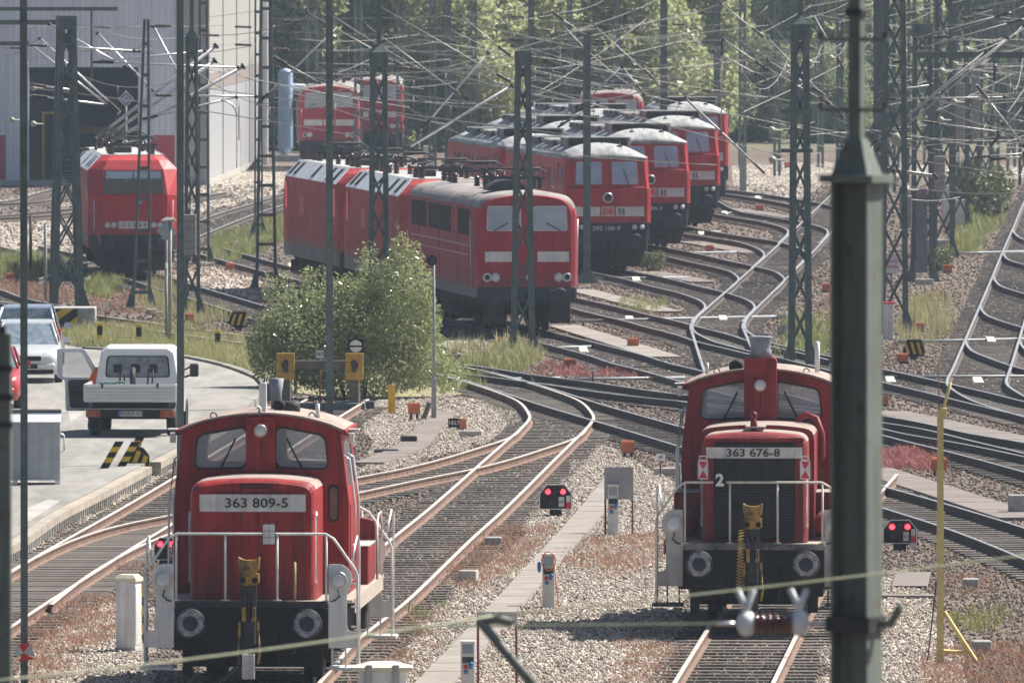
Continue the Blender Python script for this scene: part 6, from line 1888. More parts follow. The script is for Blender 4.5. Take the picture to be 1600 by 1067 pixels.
# dwarf signals
def dwarf(u, v, w, h, label, lit=True, mirror=False, digits='W1'):
    p, s = spot(u, v)
    W, H = w / s, h / s
    root = empty('dwarf_signal', p); tag(root, label, 'signal', 'dwarf signals')
    z0 = 0.14
    pts = [(-W / 2, z0), (W / 2, z0), (W / 2, z0 + H * 0.62), (W * 0.28, z0 + H), (-W * 0.28, z0 + H), (-W / 2, z0 + H * 0.62)]
    MB().prism(pts, 'y', 0, 0.26).build('housing', M_black, root)
    MB().plate([(x * 1.03, (z - z0 - H / 2) * 1.03 + z0 + H / 2) for x, z in pts], [[(x * 0.97, (z - z0 - H / 2) * 0.97 + z0 + H / 2) for x, z in pts]], 'y', -0.02, 0.0).build('rim', M_galv, root)
    for sx in (-1, 1):
        l = MB().lathe([(0.055, 0.0), (0.05, -0.012), (0, -0.02)], (sx * W * 0.235, -0.004, z0 + H * 0.72), 'y', 14).build('red_lamp', M_redlight if lit else M_dark, root)
        MB().tube([(sx * W * 0.235 - 0.06, -0.03, z0 + H * 0.74), (sx * W * 0.235, -0.06, z0 + H * 0.86), (sx * W * 0.235 + 0.06, -0.03, z0 + H * 0.74)], 0.008, 4).build('lamp_hood', M_black, l)
    for x, z in ((0.0, 0.74), (-0.18, 0.3)):
        MB().lathe([(0.05, 0.0), (0.045, -0.008), (0, -0.01)], (x * W, -0.003, z0 + H * z), 'y', 12).build('dark_lamp', M_dark, root)
    q = MB().box(W * 0.10, W * 0.27, -0.02, -0.002, z0 + H * 0.10, z0 + H * 0.50).build('number_plate', M_band, root)
    text_part(digits, 0.09, M_text, q, (W * 0.185, -0.024, z0 + H * 0.3))
    bx = W * 0.40
    for k, m in enumerate((M_white, M_signred, M_white)):
        MB().box(bx - 0.04, bx + 0.04, -0.03, -0.022, z0 - 0.12 + k * 0.13, z0 - 0.12 + k * 0.13 + 0.128).build('post_plate', m, root)
    MB().box(-0.12, 0.12, 0.05, 0.22, 0, z0).build('foot', M_dark, root)
dwarf(868, 806, 50, 38, 'black dwarf signal with two red lights in the middle, beside the beige walkway', digits='60')
dwarf(1406, 860, 52, 36, 'black dwarf signal with two red lights right of the big mast', digits='61')
dwarf(259, 886, 36, 34, 'black dwarf signal with red lights peeking out left of the left shunter', digits='59')
# white cabinet lower left
p, s = spot(201, 1016)
root = empty('white_cabinet', p, R(-18)); tag(root, 'tall white switch cabinet with cream top left of the left shunter', 'cabinet')
MB().box(-0.165, 0.165, -0.16, 0.16, 0, 1.12, 0.012).build('body', M_white, root)
MB().loft([[(-0.185, -0.18, 1.12), (0.185, -0.18, 1.12), (0.185, 0.18, 1.12), (-0.185, 0.18, 1.12)], [(-0.185, -0.18, 1.17), (0.185, -0.18, 1.17), (0.185, 0.18, 1.17), (-0.185, 0.18, 1.17)], [(-0.13, -0.13, 1.23), (0.13, -0.13, 1.23), (0.13, 0.13, 1.23), (-0.13, 0.13, 1.23)]]).build('cap', M_cream, root)
MB().box(0.166, 0.172, -0.13, 0.13, 0.1, 1.05).build('door', M_white, root)
MB().box(-0.18, 0.18, -0.175, 0.175, 0, 0.05).build('plinth', M_concrete, root)
p, s = spot(224, 1004)
o = empty('yellow_black_pole', p); tag(o, 'thin yellow and black marker pole right behind the white cabinet', 'marker pole')
for k in range(6):
    MB().box(-0.02, 0.02, -0.02, 0.02, k * 0.15, k * 0.15 + 0.149).build('pole_band', M_stripe_y if k % 2 else M_black, o)
# socket pillars
def pillar(u, v, h, label, cable=True):
    p, s = spot(u, v)
    H = h / s
    root = empty('socket_pillar', p); tag(root, label, 'socket pillar', 'socket pillars')
    W = 0.105
    MB().box(-W, W, -0.09, 0.09, 0, H * 0.97, 0.008).build('pillar', mat('pale_pillar_grey', (0.52, 0.53, 0.52), 0.6, var=0.12), root)
    MB().box(-W - 0.01, W + 0.01, -0.11, 0.10, H * 0.97, H, 0.005).build('cap', M_white, root)
    MB().box(-W * 0.75, W * 0.75, -0.096, -0.089, H * 0.78, H * 0.94).build('window', M_glass, root)
    MB().box(-W * 0.8, W * 0.8, -0.098, -0.089, H * 0.62, H * 0.72).build('panel', M_dark, root)
    for k, (x, z, m) in enumerate(((-0.035, 0.55, M_signred), (0.04, 0.55, M_blue), (-0.03, 0.46, M_blue), (0.05, 0.60, M_blue))):
        MB().lathe([(0.03, 0.0), (0.034, -0.03), (0.02, -0.05), (0, -0.05)], (x, -0.088, H * z), 'y', 10).build('socket', m, root)
    if cable:
        MB().tube([(0.12 * math.cos(k * 0.5) , -0.12, H * 0.86 + 0.16 * math.sin(k * 0.5)) for k in range(14)], 0.012, 5).build('cable_coil', M_cable, root)
        MB().tube([(0.1, -0.12, H * 0.8), (0.14, -0.13, H * 0.4), (0.17, -0.2, 0.02)], 0.01, 5).build('hanging_cable', M_cable, root)
        MB().lathe([(0.02, -0.06), (0.035, 0.0), (0.03, 0.1), (0.02, 0.12)], (-0.16, -0.12, H * 0.72), 'z', 8).build('plug', M_blue, root)
pillar(857, 949, 85, 'socket pillar with orange cable coil standing in the pale gravel')
pillar(958, 836, 80, 'socket pillar behind the grey board left of the right shunter', False)
pillar(731, 1090, 90, 'socket pillar at the bottom edge beside the walkway', False)
# signs
def board(u, v, posts, label, name, w, h, zc, m, texts=(), tm=None, d=None, post_m=None, size=0.12):
    p, s = spot(u, v)
    root = empty(name, p); tag(root, label, 'sign')
    b = MB().box(-w / 2, w / 2, -0.012, 0.012, zc - h / 2, zc + h / 2).build('board', m, root)
    for x in posts:
        MB().tube([(x, 0.03, 0), (x, 0.03, zc + h / 2)], 0.02, 6).build('post', post_m or mat('rusty_post', (0.16, 0.06, 0.05), 0.8), root)
    n = len(texts)
    for k, t in enumerate(texts):
        text_part(t, size, tm or M_text, b, (0, -0.02, zc + (n - 1) / 2 * size * 1.1 - k * size * 1.1), sx=1.0)
    return root
board(967, 836, (-0.26, 0.26), 'plain grey board on two rusty posts left of the right shunter', 'back_of_sign', 0.55, 0.62, 1.0, mat('grey_sheet', (0.30, 0.29, 0.30), 0.6, var=0.1))
board(777, 1092, (-0.29, 0.29), 'small sign reading Ende Abstellbereich on two rusty posts at the bottom edge', 'lettered_sign', 0.60, 0.21, 1.22, mat('greyish_sign_white', (0.46, 0.45, 0.44), 0.6), ('Ende', 'Abstellbereich'), size=0.092)
board(1393, 516, (0.0,), 'white sign reading Waschbürste in red on the right-hand masts', 'lettered_sign', 0.50, 0.55, 1.93, M_white, ('Wasch-', 'bürste'), M_signred, size=0.15, post_m=M_green)
r_ = board(709, 674, (0.0,), 'small black plate numbered 1827 in the gravel', 'number_plate', 0.26, 0.21, 0.20, M_black, ('1827',), M_textw, size=0.13, post_m=M_galv)
r_ = board(926, 596, (0.0,), 'small round-edged grey plate on a stick among the turnouts', 'number_plate', 0.20, 0.13, 0.33, M_roofsilver, ('67',), size=0.09)
r_ = board(1032, 745, (0.0,), 'small grey plate left of the right shunter, beside a grey trough', 'number_plate', 0.20, 0.13, 0.42, M_roofsilver, ('68',), size=0.09)
r_ = board(165, 512, (0.0,), 'small white plate on a rusty stick behind the verge', 'number_plate', 0.16, 0.22, 0.62, M_white, (), size=0.09)
# diamond signs
def diamond(u, v, r_px, d, label, m, inner=None, post=None):
    c = P(u, v, d); s = S(d); r = r_px / s
    root = empty('diamond_sign', c); tag(root, label, 'sign')
    MB().prism([(0, -r), (r, 0), (0, r), (-r, 0)], 'y', 0, 0.02).build('plate', m, root)
    if inner:
        for k, (q, mm) in enumerate(((0.78, inner), (0.52, m), (0.26, inner))):
            MB().prism([(0, -r * q), (r * q, 0), (0, r * q), (-r * q, 0)], 'y', -0.006 * (k + 1), -0.006 * k - 0.001).build('inner_diamond', mm, root)
    if post:
        zp = c.z
        MB().tube([(0.0, 0.05, -zp), (0, 0.05, r + post)], 0.035, 6).build('post', mat('weathered_grey_post', (0.28, 0.28, 0.27), 0.7), root)
diamond(197, 155, 13, 500, 'white and blue diamond sign before the dark shed door', M_white, mat('sign_blue', (0.10, 0.22, 0.38), 0.5), 0.001)
diamond(260, 361, 16, 392, 'grey back of a diamond sign on a pole by the bright red electric locomotive', mat('sign_back_grey', (0.30, 0.35, 0.38), 0.6), None, 0.1)
# red and white marker on the slim pole at the left
c = P(37, 1020, G(38, 1092).y - 0.12)
root = empty('marker_sign', c); tag(root, 'small red and white quartered marker on the leftmost slim pole', 'marker')
for k, (pts, m) in enumerate((([(-0.1, -0.06), (0.0, 0.0), (-0.08, 0.13), (-0.13, 0.05)], M_white), ([(-0.08, 0.13), (0.0, 0.0), (0.1, 0.15)], M_signred), ([(0.1, 0.15), (0.0, 0.0), (0.17, -0.05)], M_white), ([(-0.08, -0.12), (0.17, -0.09), (0.0, 0.0)], M_signred))):
    MB().prism(pts, 'y', -0.01, 0.0).build('field', m, root)
# buffer stop with yellow boards
p, s = spot(500, 642)
bs = empty('buffer_stop', p, R(-2)); tag(bs, 'buffer stop with two yellow plank faces at the end of a siding', 'buffer stop')
M_ochre = mat('ochre_planks', (0.50, 0.31, 0.05), 0.7, c2=(0.38, 0.22, 0.04), scale=4)
for sx in (-1, 1):
    for zz in (0.86, 1.08, 1.30):
        MB().box(sx * 0.83 - 0.22, sx * 0.83 + 0.22, -0.12, -0.04, zz - 0.11, zz + 0.10, 0.01).build('plank', M_ochre, bs)
    MB().prism([(sx * 0.83 + 0.085 * math.cos(a) * (1 + 0.25 * math.sin(3 * a + sx)), 1.09 + 0.16 * math.sin(a)) for a in [k * 0.45 for k in range(14)]], 'y', -0.126, -0.121).build('worn_patch', mat('worn_dark_patch', (0.06, 0.05, 0.04), 0.9, var=0.4), bs)
    MB().box(sx * 0.83 - 0.11, sx * 0.83 + 0.11, -0.03, 0.16, 0.0, 1.38, 0.01).build('upright', mat('old_timber', (0.13, 0.11, 0.09), 0.9, var=0.3), bs)
    MB().bar((sx * 0.83, 0.1, 1.2), (sx * 0.83, 1.7, 0.1), 0.12).build('rear_strut', MATS['old_timber'], bs)
MB().box(-0.75, 0.75, -0.02, 0.14, 1.0, 1.22, 0.01).build('cross_beam', MATS['old_timber'], bs)
MB().box(-1.1, 1.1, -0.3, 0.0, 0.02, 0.2, 0.01).build('lower_beam', M_green, bs)
sg = empty('buffer_stop_signal', G(556, 641)); tag(sg, 'black square board with a white disc and black bar above the buffer stop', 'signal board')
MB().box(-0.19, 0.19, -0.02, 0.0, 1.38, 1.72).build('board', M_black, sg)
MB().plate(circ(0, 1.55, 0.15, 20), [rect(-0.16 + 0.02, 0.14, 1.53, 1.57)], 'y', -0.03, -0.021).build('white_disc', M_white, sg) if False else None
for sgn in (-1, 1):
    MB().prism([(0.145 * math.cos(a), 1.55 + sgn * (0.022 + 0.125 * math.sin(a))) for a in [math.pi * k / 10 for k in range(11)]], 'y', -0.03, -0.021).build('white_half_disc', M_white, sg)
MB().tube([(0, 0.03, 0), (0, 0.03, 1.6)], 0.03, 6).build('post', M_dark, sg)
r_ = board(500, 640, (0.0,), 'small white plate numbered 1812 above the buffer stop beam', 'number_plate', 0.20, 0.19, 1.34, M_white, ('1812',), size=0.095)
p, s = spot(612, 646)
o = MB().prism(rpoly(rect(-0.09, 0.09, 0, 0.68), [0, 0, 0.03, 0.03]), 'y', -0.05, 0.05).build('yellow_post', M_yellow, None, loc=p); tag(o, 'short yellow post in the gravel right of the buffer stop', 'post')
# poles with loudspeaker and lamp
p, s = spot(678, 656)
sp = empty('loudspeaker_pole', p); tag(sp, 'slim grey pole with a trumpet loudspeaker in front of the old electric locomotive', 'loudspeaker pole')
M_post = mat('weathered_grey_post', (0.28, 0.28, 0.27), 0.7)
MB().tube([(0, 0, 0), (0, 0, 3.75)], 0.045, 8, r2=0.028).build('pole', M_post, sp)
MB().box(-0.06, 0.06, -0.06, 0.06, 0, 1.0, 0.01).build('pole_foot', M_post, sp)
MB().lathe([(0.03, 0.12), (0.05, 0.02), (0.10, -0.10), (0.13, -0.14), (0.05, -0.10), (0, -0.10)], (-0.05, 0, 3.78), 'y', 14).build('trumpet', M_under, sp)
MB().bar((-0.25, 0.25, 0.0), (-0.1, 0.1, 0.42), 0.09).build('stub_strut', MATS['old_timber'], sp)
p, s = spot(462, 615)
sp = empty('thin_pole', p); tag(sp, 'thin grey pole rising from the left part of the bush', 'pole')
MB().tube([(0, 0, 0), (0, 0, 2.6)], 0.04, 6).build('pole', M_post, sp)
p, s = spot(265, 540)
sp = empty('lamp_pole', p); tag(sp, 'pair of thin grey poles with a flat lamp left of the weighted lattice mast', 'lamp pole')
MB().tube([(0, 0, 0), (0.02, 0, 3.5)], 0.05, 6).build('pole', M_post, sp)
MB().tube([(-0.09, 0.1, 0), (-0.10, 0.1, 2.3)], 0.04, 6).build('pole', M_post, sp)
MB().loft([[(-0.22, -0.09, 3.46), (0.22, -0.09, 3.46), (0.22, 0.09, 3.46), (-0.22, 0.09, 3.46)], [(-0.24, -0.1, 3.5), (0.14, -0.1, 3.53), (0.14, 0.1, 3.53), (-0.24, 0.1, 3.5)], [(-0.1, -0.04, 3.58), (0.1, -0.04, 3.58), (0.1, 0.04, 3.58), (-0.1, 0.04, 3.58)]]).build('lamp_head', M_roofgrey, sp)
for u, v, h, lab in ((71, 470, 2.4, 'thin grey pole left of the sturdy mast'), (48, 430, 2.0, 'thin dark pole behind the leftmost slim pole'), (540, 330, 1.2, None)):
    if not lab: continue
    p, s = spot(u, v)
    o = MB().tube([(0, 0, 0), (0, 0, h)], 0.05, 6).build('pole', M_post if u > 60 else M_dark, None, loc=p); tag(o, lab, 'pole')
# hexagon point indicators with stripes
def hexa(u, v, w, h, label, flip=1):
    p, s = spot(u, v)
    W, H = w / s, h / s
    root = empty('striped_signal_lantern', p); tag(root, label, 'signal lantern')
    z0 = 0.09
    pts = [(-W / 2, z0 + H * 0.25), (-W * 0.28, z0), (W * 0.42, z0), (W / 2, z0 + H * 0.3), (W * 0.33, z0 + H), (-W * 0.3, z0 + H)]
    MB().prism(pts, 'y', 0, 0.3).build('housing', M_black, root)
    for k in range(3):
        x0 = -W * 0.38 + k * W * 0.28
        q = [(x0 * flip, z0 + H * 0.16), ((x0 + W * 0.12) * flip, z0 + H * 0.10), ((x0 + W * 0.28) * flip, z0 + H * 0.86), ((x0 + W * 0.16) * flip, z0 + H * 0.86)]
        q = [(max(-W * 0.46, min(W * 0.46, a)), b) for a, b in q]
        MB().prism(q, 'y', -0.012, -0.001).build('stripe', M_stripe_y, root)
    MB().box(-0.1, 0.1, 0.05, 0.25, 0, z0).build('foot', M_dark, root)
hexa(373, 516, 34, 24, 'black and yellow striped signal lantern left of the bush')
hexa(1428, 562, 35, 26, 'black and yellow striped signal lantern right of the big mast', -1)
# striped barrier pieces at the street edge
p, s = spot(196, 729, RZ)
for k, (u, v, lx, hh, lab) in enumerate(((163, 731, 0.32, 0.50, 'leaning black and yellow striped bar at the street edge, leftmost of three'), (190, 728, 0.30, 0.46, 'leaning black and yellow striped bar at the street edge, middle of three'), (204, 722, 0.22, 0.52, 'leaning black and yellow striped bar at the street edge, rightmost of three'))):
    q = G(u, v, RZ)
    root = empty('striped_bar', q); tag(root, lab, 'barrier', 'striped bars at the street edge')
    for j in range(5):
        t0, t1 = j / 5, (j + 1) / 5
        MB().prism([(lx * t0 - 0.09, hh * 1.12 * t0), (lx * t0 + 0.09, hh * 1.12 * t0), (lx * t1 + 0.09, hh * 1.12 * t1), (lx * t1 - 0.09, hh * 1.12 * t1)], 'y', -0.08, 0.08).build('band', M_stripe_y if j % 2 else M_black, root)
q = G(217, 731, RZ - 0.1)
root = empty('striped_stone', q); tag(root, 'rounded black and yellow striped guard stone at the street edge', 'guard stone')
MB().prism(rpoly([(-0.2, 0), (0.22, 0), (0.22, 0.26), (0.10, 0.42), (-0.06, 0.46), (-0.2, 0.3)], 0.04), 'y', 0, 0.25).build('stone', M_black, root)
for k in range(2):
    MB().prism([(-0.17 + k * 0.2, 0.06), (-0.07 + k * 0.2, 0.03), (0.05 + k * 0.15, 0.34 - k * 0.1), (-0.04 + k * 0.15, 0.38 - k * 0.1)], 'y', -0.01, -0.001).build('stripe', M_stripe_y, root)
for u, v, h, lab in ((156, 537, 33, 'short black and yellow post in the verge, left of three'), (217, 540, 34, 'short black and yellow post in the verge, middle of three'), (340, 548, 32, 'short black and yellow post in the verge, right of three')):
    p, s = spot(u, v)
    root = empty('striped_post', p); tag(root, lab, 'post', 'striped posts in the verge')
    H = h / s
    for k, (a, b, m) in enumerate(((0, 0.42, M_stripe_y), (0.421, 0.85, M_black), (0.851, 1.0, M_stripe_y))):
        MB().box(-0.075, 0.075, -0.06, 0.06, H * a, H * b).build('band', m, root)
# concrete lumps and troughs
for u, v, w, h, lab in ((771, 852, 26, 13, 'flat grey concrete block right of the left shunter track, upper'), (730, 909, 28, 18, 'grey concrete block right of the left shunter track, lower'), (640, 693, 24, 12, 'dark block in the gravel behind the left shunter'), (604, 708, 38, 6, 'flat dark strip of board in the gravel'), (735, 682, 36, 9, 'pale grey trough beside the 1827 plate'), (1590, 803, 28, 30, 'concrete mast footing at the right edge'), (1517, 918, 25, 14, 'concrete stub right of the yellow post, upper'), (1535, 1019, 30, 18, 'concrete stub right of the yellow post, lower'), (1225, 523, 20, 14, 'pale concrete block beside the crossbar mast'), (1445, 444, 28, 8, 'flat concrete slab between the right-hand masts'), (1466, 384, 40, 9, 'concrete ledge under the right-hand masts'), (260, 492, 36, 5, 'long kerb stone in front of the narrow mast'), (237, 491, 16, 8, 'small grey stone block in front of the narrow mast'), (555, 640, 60, 13, 'dark timber stack behind the buffer stop'), (1042, 742, 42, 11, 'pale grey trough beside the right shunter'), (1555, 250, 60, 4, 'far pale ledge')):
    if w == 60 and h == 4: continue
    p, s = spot(u, v)
    W, H = w / s, h / s
    o = MB().box(-W / 2, W / 2, 0, 0.3, -0.02, H, 0.015).build('concrete_block', M_concrete if 'dark' not in lab else M_dark, None, loc=p)
    o.rotation_euler = (0, 0, rnd.uniform(-0.15, 0.15)); tag(o, lab, 'block')
# broken sleepers lying on the stubs
# yellow loading-gauge post
p, s = spot(1469, 1036)
root = empty('yellow_gauge_post', p); tag(root, 'tall pale yellow post with a side brace right of the big mast', 'post')
MB().box(-0.055, 0.055, -0.05, 0.05, 0, 2.2).build('lower_post', M_yelpole, root)
MB().box(-0.05, 0.05, -0.045, 0.045, 2.201, 4.0).build('upper_post', M_yelpole, root)
MB().tube([(0.03, 0, 3.95), (0.12, 0, 4.3), (0.16, 0, 4.45)], 0.025, 6).build('tip', M_yelpole, root)
MB().box(-0.01, 0.10, -0.06, 0.06, 3.92, 4.05, 0.01).build('tip_clamp', M_yelpole, root)
MB().tube([(-0.02, 0.0, 3.9), (-0.03, 0, 4.75)], 0.008, 4).build('aerial', mat('rusty_post', (0.16, 0.06, 0.05), 0.8), root)
MB().box(-0.045, -0.015, -0.02, 0.02, 4.75, 4.80).build('aerial_tip', M_yelpole, root)
MB().bar((0.06, 0, 0.82), (0.58, 0.0, 0.02), 0.055).build('brace', M_yelpole, root)
MB().bar((0.05, 0, 0.20), (0.45, 0.0, 0.17), 0.045).build('tie', M_yelpole, root)
for z in (1.05, 1.75, 2.35, 3.0):
    MB().box(-0.07, 0.07, -0.065, 0.065, z, z + 0.05).build('clamp', M_yelpole, root)
MB().tube([(-0.06, -0.02, 1.3), (-0.2, -0.02, 0.05)], 0.012, 4).build('stay', M_dark, root)
# cabinets at the right, small white boxes far back
for u, v, w, h, m, lab in ((1388, 530, 16, 58, M_white, 'pale cabinet with red top at the foot of the first right-hand mast'), (1502, 358, 20, 46, M_white, 'white cabinet beside the fourth right-hand mast'), (1479, 352, 16, 62, M_white, 'white cabinet between the third and fourth right-hand masts'), (1490, 283, 14, 44, M_white, 'light cabinet behind the right-hand masts'), (1512, 300, 12, 36, M_white, 'narrow white cabinet far right behind the masts'), (1218, 268, 9, 14, M_white, 'tiny white box far back beside an orange one'), (1161, 302, 11, 62, M_concrete, 'grey concrete pillar right of the farthest diesel'), (668, 250, 13, 22, M_white, 'white box beyond the far red electrics')):
    p, s = spot(u, v)
    W, H = w / s, h / s
    root = empty('lineside_cabinet', p); tag(root, lab, 'cabinet')
    MB().box(-W / 2, W / 2, -0.15, 0.15, 0, H * 0.96, 0.01).build('body', m, root)
    MB().box(-W / 2 - 0.02, W / 2 + 0.02, -0.18, 0.18, H * 0.96, H, 0.005).build('lid', M_signred if 'red top' in lab else m, root)
# cream-lidded box at the bottom edge
p, s = spot(598, 1110)
root = empty('cable_cabinet', p); tag(root, 'grey cable cabinet with a cream peaked lid at the bottom edge', 'cabinet')
MB().box(-0.36, 0.36, -0.2, 0.2, 0, 0.60, 0.01).build('body', M_roofsilver, root)
MB().loft([[(-0.45, -0.28, 0.60), (0.45, -0.28, 0.60), (0.45, 0.28, 0.60), (-0.45, 0.28, 0.60)], [(-0.45, -0.28, 0.66), (0.45, -0.28, 0.66), (0.45, 0.28, 0.66), (-0.45, 0.28, 0.66)], [(-0.16, -0.06, 0.74), (0.16, -0.06, 0.74), (0.16, 0.06, 0.74), (-0.16, 0.06, 0.74)]]).build('lid', M_cream, root)
for sx in (-1, 1):
    MB().box(sx * 0.2 - 0.05, sx * 0.2 + 0.05, -0.3, -0.201, 0.0, 0.70, 0.01).build('corner_post', M_concrete, root)

# ------------------------------------------------------------------ vehicles on the street
M_vwhite = mat('white_car_paint', (0.74, 0.75, 0.76), 0.3, var=0.05, coat=0.5)
M_vsilver = mat('silver_white_car_paint', (0.62, 0.63, 0.64), 0.28, metal=0.3, var=0.05, coat=0.6)
M_vred = mat('red_car_paint', (0.42, 0.03, 0.04), 0.3, var=0.06, coat=0.6)
M_vblue = mat('blue_grey_car_paint', (0.30, 0.36, 0.46), 0.3, metal=0.4, var=0.05, coat=0.6)
M_carglass = mat('car_glass', (0.045, 0.06, 0.075), 0.05, var=0.2, spec=0.9)
M_carglass2 = mat('bright_car_glass', (0.16, 0.20, 0.24), 0.05, var=0.3, spec=0.9)
M_tail = mat('tail_lamp', (0.35, 0.03, 0.02), 0.25, var=0.1)
M_amber = mat('amber_lamp', (0.34, 0.075, 0.02), 0.3, var=0.1)
TYRE = MB().lathe([(0.20, -0.1), (0.30, -0.1), (0.32, -0.07), (0.32, 0.07), (0.30, 0.1), (0.20, 0.1)], (0, 0, 0), 'x', 20).mesh('tyre', M_rubber)
RIM = MB().lathe([(0.0, -0.06), (0.06, -0.075), (0.16, -0.05), (0.205, -0.09), (0.205, 0.09), (0, 0.06)], (0, 0, 0), 'x', 16).mesh('rim', M_galv)
def wheelset(root, axles, track_w, sc=1.0):
    for y in axles:
        for sx in (-1, 1):
            w = empty('wheel', (sx * track_w, y, 0.32 * sc)); w.parent = root
            w.scale = (sx * sc, sc, sc)
            place('tyre', TYRE, w); place('rim', RIM, w, sc=(-1, 1, 1))
def car(label, u, v, d_off, paint, rear_to_viewer=False, hgt=1.5, L=4.5, W=1.76, slope=0.0, estate=True, x=None, d=None, plate=None):
    p = G(u, v, RZ)
    if x is not None: p.x = x
    if d is not None: p.y = d
    root = empty('parked_car', p, -math.atan(slope) + (math.pi if rear_to_viewer else 0))
    if rear_to_viewer:
        dirv = Vector((math.sin(math.atan(slope)), math.cos(math.atan(slope)), 0))
        root.location = p + dirv * L
    tag(root, label, 'car')
    hw = W / 2
    # (y, half width, bottom, top) stations from the nose back
    st = [(0.02, 0.70, 0.30, 0.62), (0.12, 0.88, 0.22, 0.74), (0.5, 0.97, 0.20, 0.82), (1.25, 1.0, 0.20, 0.95), (2.2, 1.0, 0.20, 0.97), (L - 0.7, 1.0, 0.20, 1.0), (L - 0.12, 0.95, 0.25, 0.98), (L, 0.82, 0.34, 0.9)]
    rings = []
    for y, k, zb, zt in st:
        w = hw * k
        rings.append([(-w * 0.92, y, zb), (-w, y, zb + 0.15), (-w, y, (zb + zt) / 2 + 0.05), (-w * 0.93, y, zt - 0.03), (-w * 0.80, y, zt), (w * 0.80, y, zt), (w * 0.93, y, zt - 0.03), (w, y, (zb + zt) / 2 + 0.05), (w, y, zb + 0.15), (w * 0.92, y, zb)])
    MB().loft(rings, smooth=True).build('body', paint, root)
    gh = [(1.28, 0.78, 0.70), (2.0, 0.92 + (hgt - 1.5), 0.64), (2.9, 0.95, 0.64), (L - (0.55 if estate else 1.3), 0.93, 0.63), (L - 0.15 if estate else L - 0.6, 0.8, 0.66)]
    zb = 0.95
    fr, rr_ = 1.22, L - 0.12
    roof_y0, roof_y1 = 2.05, (L - 0.45 if estate else L - 1.2)
    lo_ = [(-hw * 0.86, fr, zb), (hw * 0.86, fr, zb), (hw * 0.88, rr_, zb), (-hw * 0.88, rr_, zb)]
    hi_2 = [(-hw * 0.68, roof_y0, hgt - 0.06), (hw * 0.68, roof_y0, hgt - 0.06), (hw * 0.70, roof_y1, hgt - 0.06), (-hw * 0.70, roof_y1, hgt - 0.06)]
    MB().loft([lo_, hi_2]).build('glasshouse', M_carglass2, root)
    MB().loft([[(x_ * 1.02, y_, z_ - 0.01) for x_, y_, z_ in hi_2], [(x_ * 1.0, y_ + (0.06 if i < 2 else -0.06), hgt - 0.015) for i, (x_, y_, z_) in enumerate(hi_2)], [(x_ * 0.85, y_ + (0.2 if i < 2 else -0.2), hgt) for i, (x_, y_, z_) in enumerate(hi_2)]]).build('roof', paint, root)
    for sx in (-1, 1):
        MB().tube([(sx * hw * 0.87, fr + 0.0, zb), (sx * hw * 0.69, roof_y0, hgt - 0.05)], 0.035, 5).build('front_pillar', paint, root)
        MB().tube([(sx * hw * 0.89, rr_, zb), (sx * hw * 0.71, roof_y1, hgt - 0.05)], 0.05, 5).build('rear_pillar', paint, root)
        MB().bar((sx * hw * 0.88, 2.6, zb), (sx * hw * 0.70, 2.6, hgt - 0.05), 0.06).build('door_pillar', M_rubber, root)
        MB().loft([[(sx * (hw + 0.02), 1.40, 0.98), (sx * (hw + 0.2), 1.44, 0.98), (sx * (hw + 0.2), 1.52, 0.98), (sx * (hw + 0.02), 1.52, 0.98)], [(sx * (hw + 0.02), 1.40, 1.10), (sx * (hw + 0.18), 1.44, 1.11), (sx * (hw + 0.18), 1.52, 1.11), (sx * (hw + 0.02), 1.52, 1.10)]]).build('wing_mirror', paint, root)
        MB().loft([[(sx * hw * 0.45, 0.07, 0.60), (sx * hw * 0.84, 0.18, 0.60), (sx * hw * 0.86, 0.28, 0.60), (sx * hw * 0.45, 0.14, 0.60)], [(sx * hw * 0.47, 0.10, 0.74), (sx * hw * 0.86, 0.26, 0.76), (sx * hw * 0.87, 0.36, 0.76), (sx * hw * 0.47, 0.16, 0.74)]]).build('headlight', M_lamp, root)
        MB().box(sx * hw * 0.86 - 0.08, sx * hw * 0.86 + 0.08, L - 0.12, L - 0.02, 0.72, 1.25 if estate else 0.9, 0.02).build('tail_light', M_tail, root)
    MB().box(-hw * 0.40, hw * 0.40, 0.0, 0.06, 0.56, 0.68, 0.01).build('grille', M_black, root)
    MB().box(-hw * 0.75, hw * 0.75, 0.0, 0.08, 0.24, 0.34, 0.01).build('lower_intake', M_black, root)
    MB().box(-hw * 0.80, hw * 0.80, -0.03, 0.1, 0.36, 0.50, 0.03).build('bumper', paint, root)
    if plate:
        pl = MB().box(-0.26, 0.26, -0.045, -0.032, 0.37, 0.48).build('plate', M_black, root)
        text_part(plate, 0.12, M_textw, pl, (0, -0.05, 0.425))
    wheelset(root, (0.85, L - 0.9), hw - 0.10)
    return root
car('silver-white estate car facing the viewer beside the slim green pole', 0, 0, 0, M_vsilver, x=-12.12, d=341.0, slope=-0.03, plate='024')
car('red car with dark mirrors at the left edge', 0, 0, 0, M_vred, x=-12.42, d=322.5, slope=-0.02, estate=False, hgt=1.42, L=4.0, W=1.66)
car('blue-grey estate car with red tail lights behind the silver-white one', 0, 0, 0, M_vblue, rear_to_viewer=True, x=-12.55, d=352.0, L=4.5, hgt=1.62)
car('white van-like car behind the red car at the left edge', 0, 0, 0, M_vwhite, x=-13.35, d=328.5, hgt=1.85, L=4.6, W=1.85)
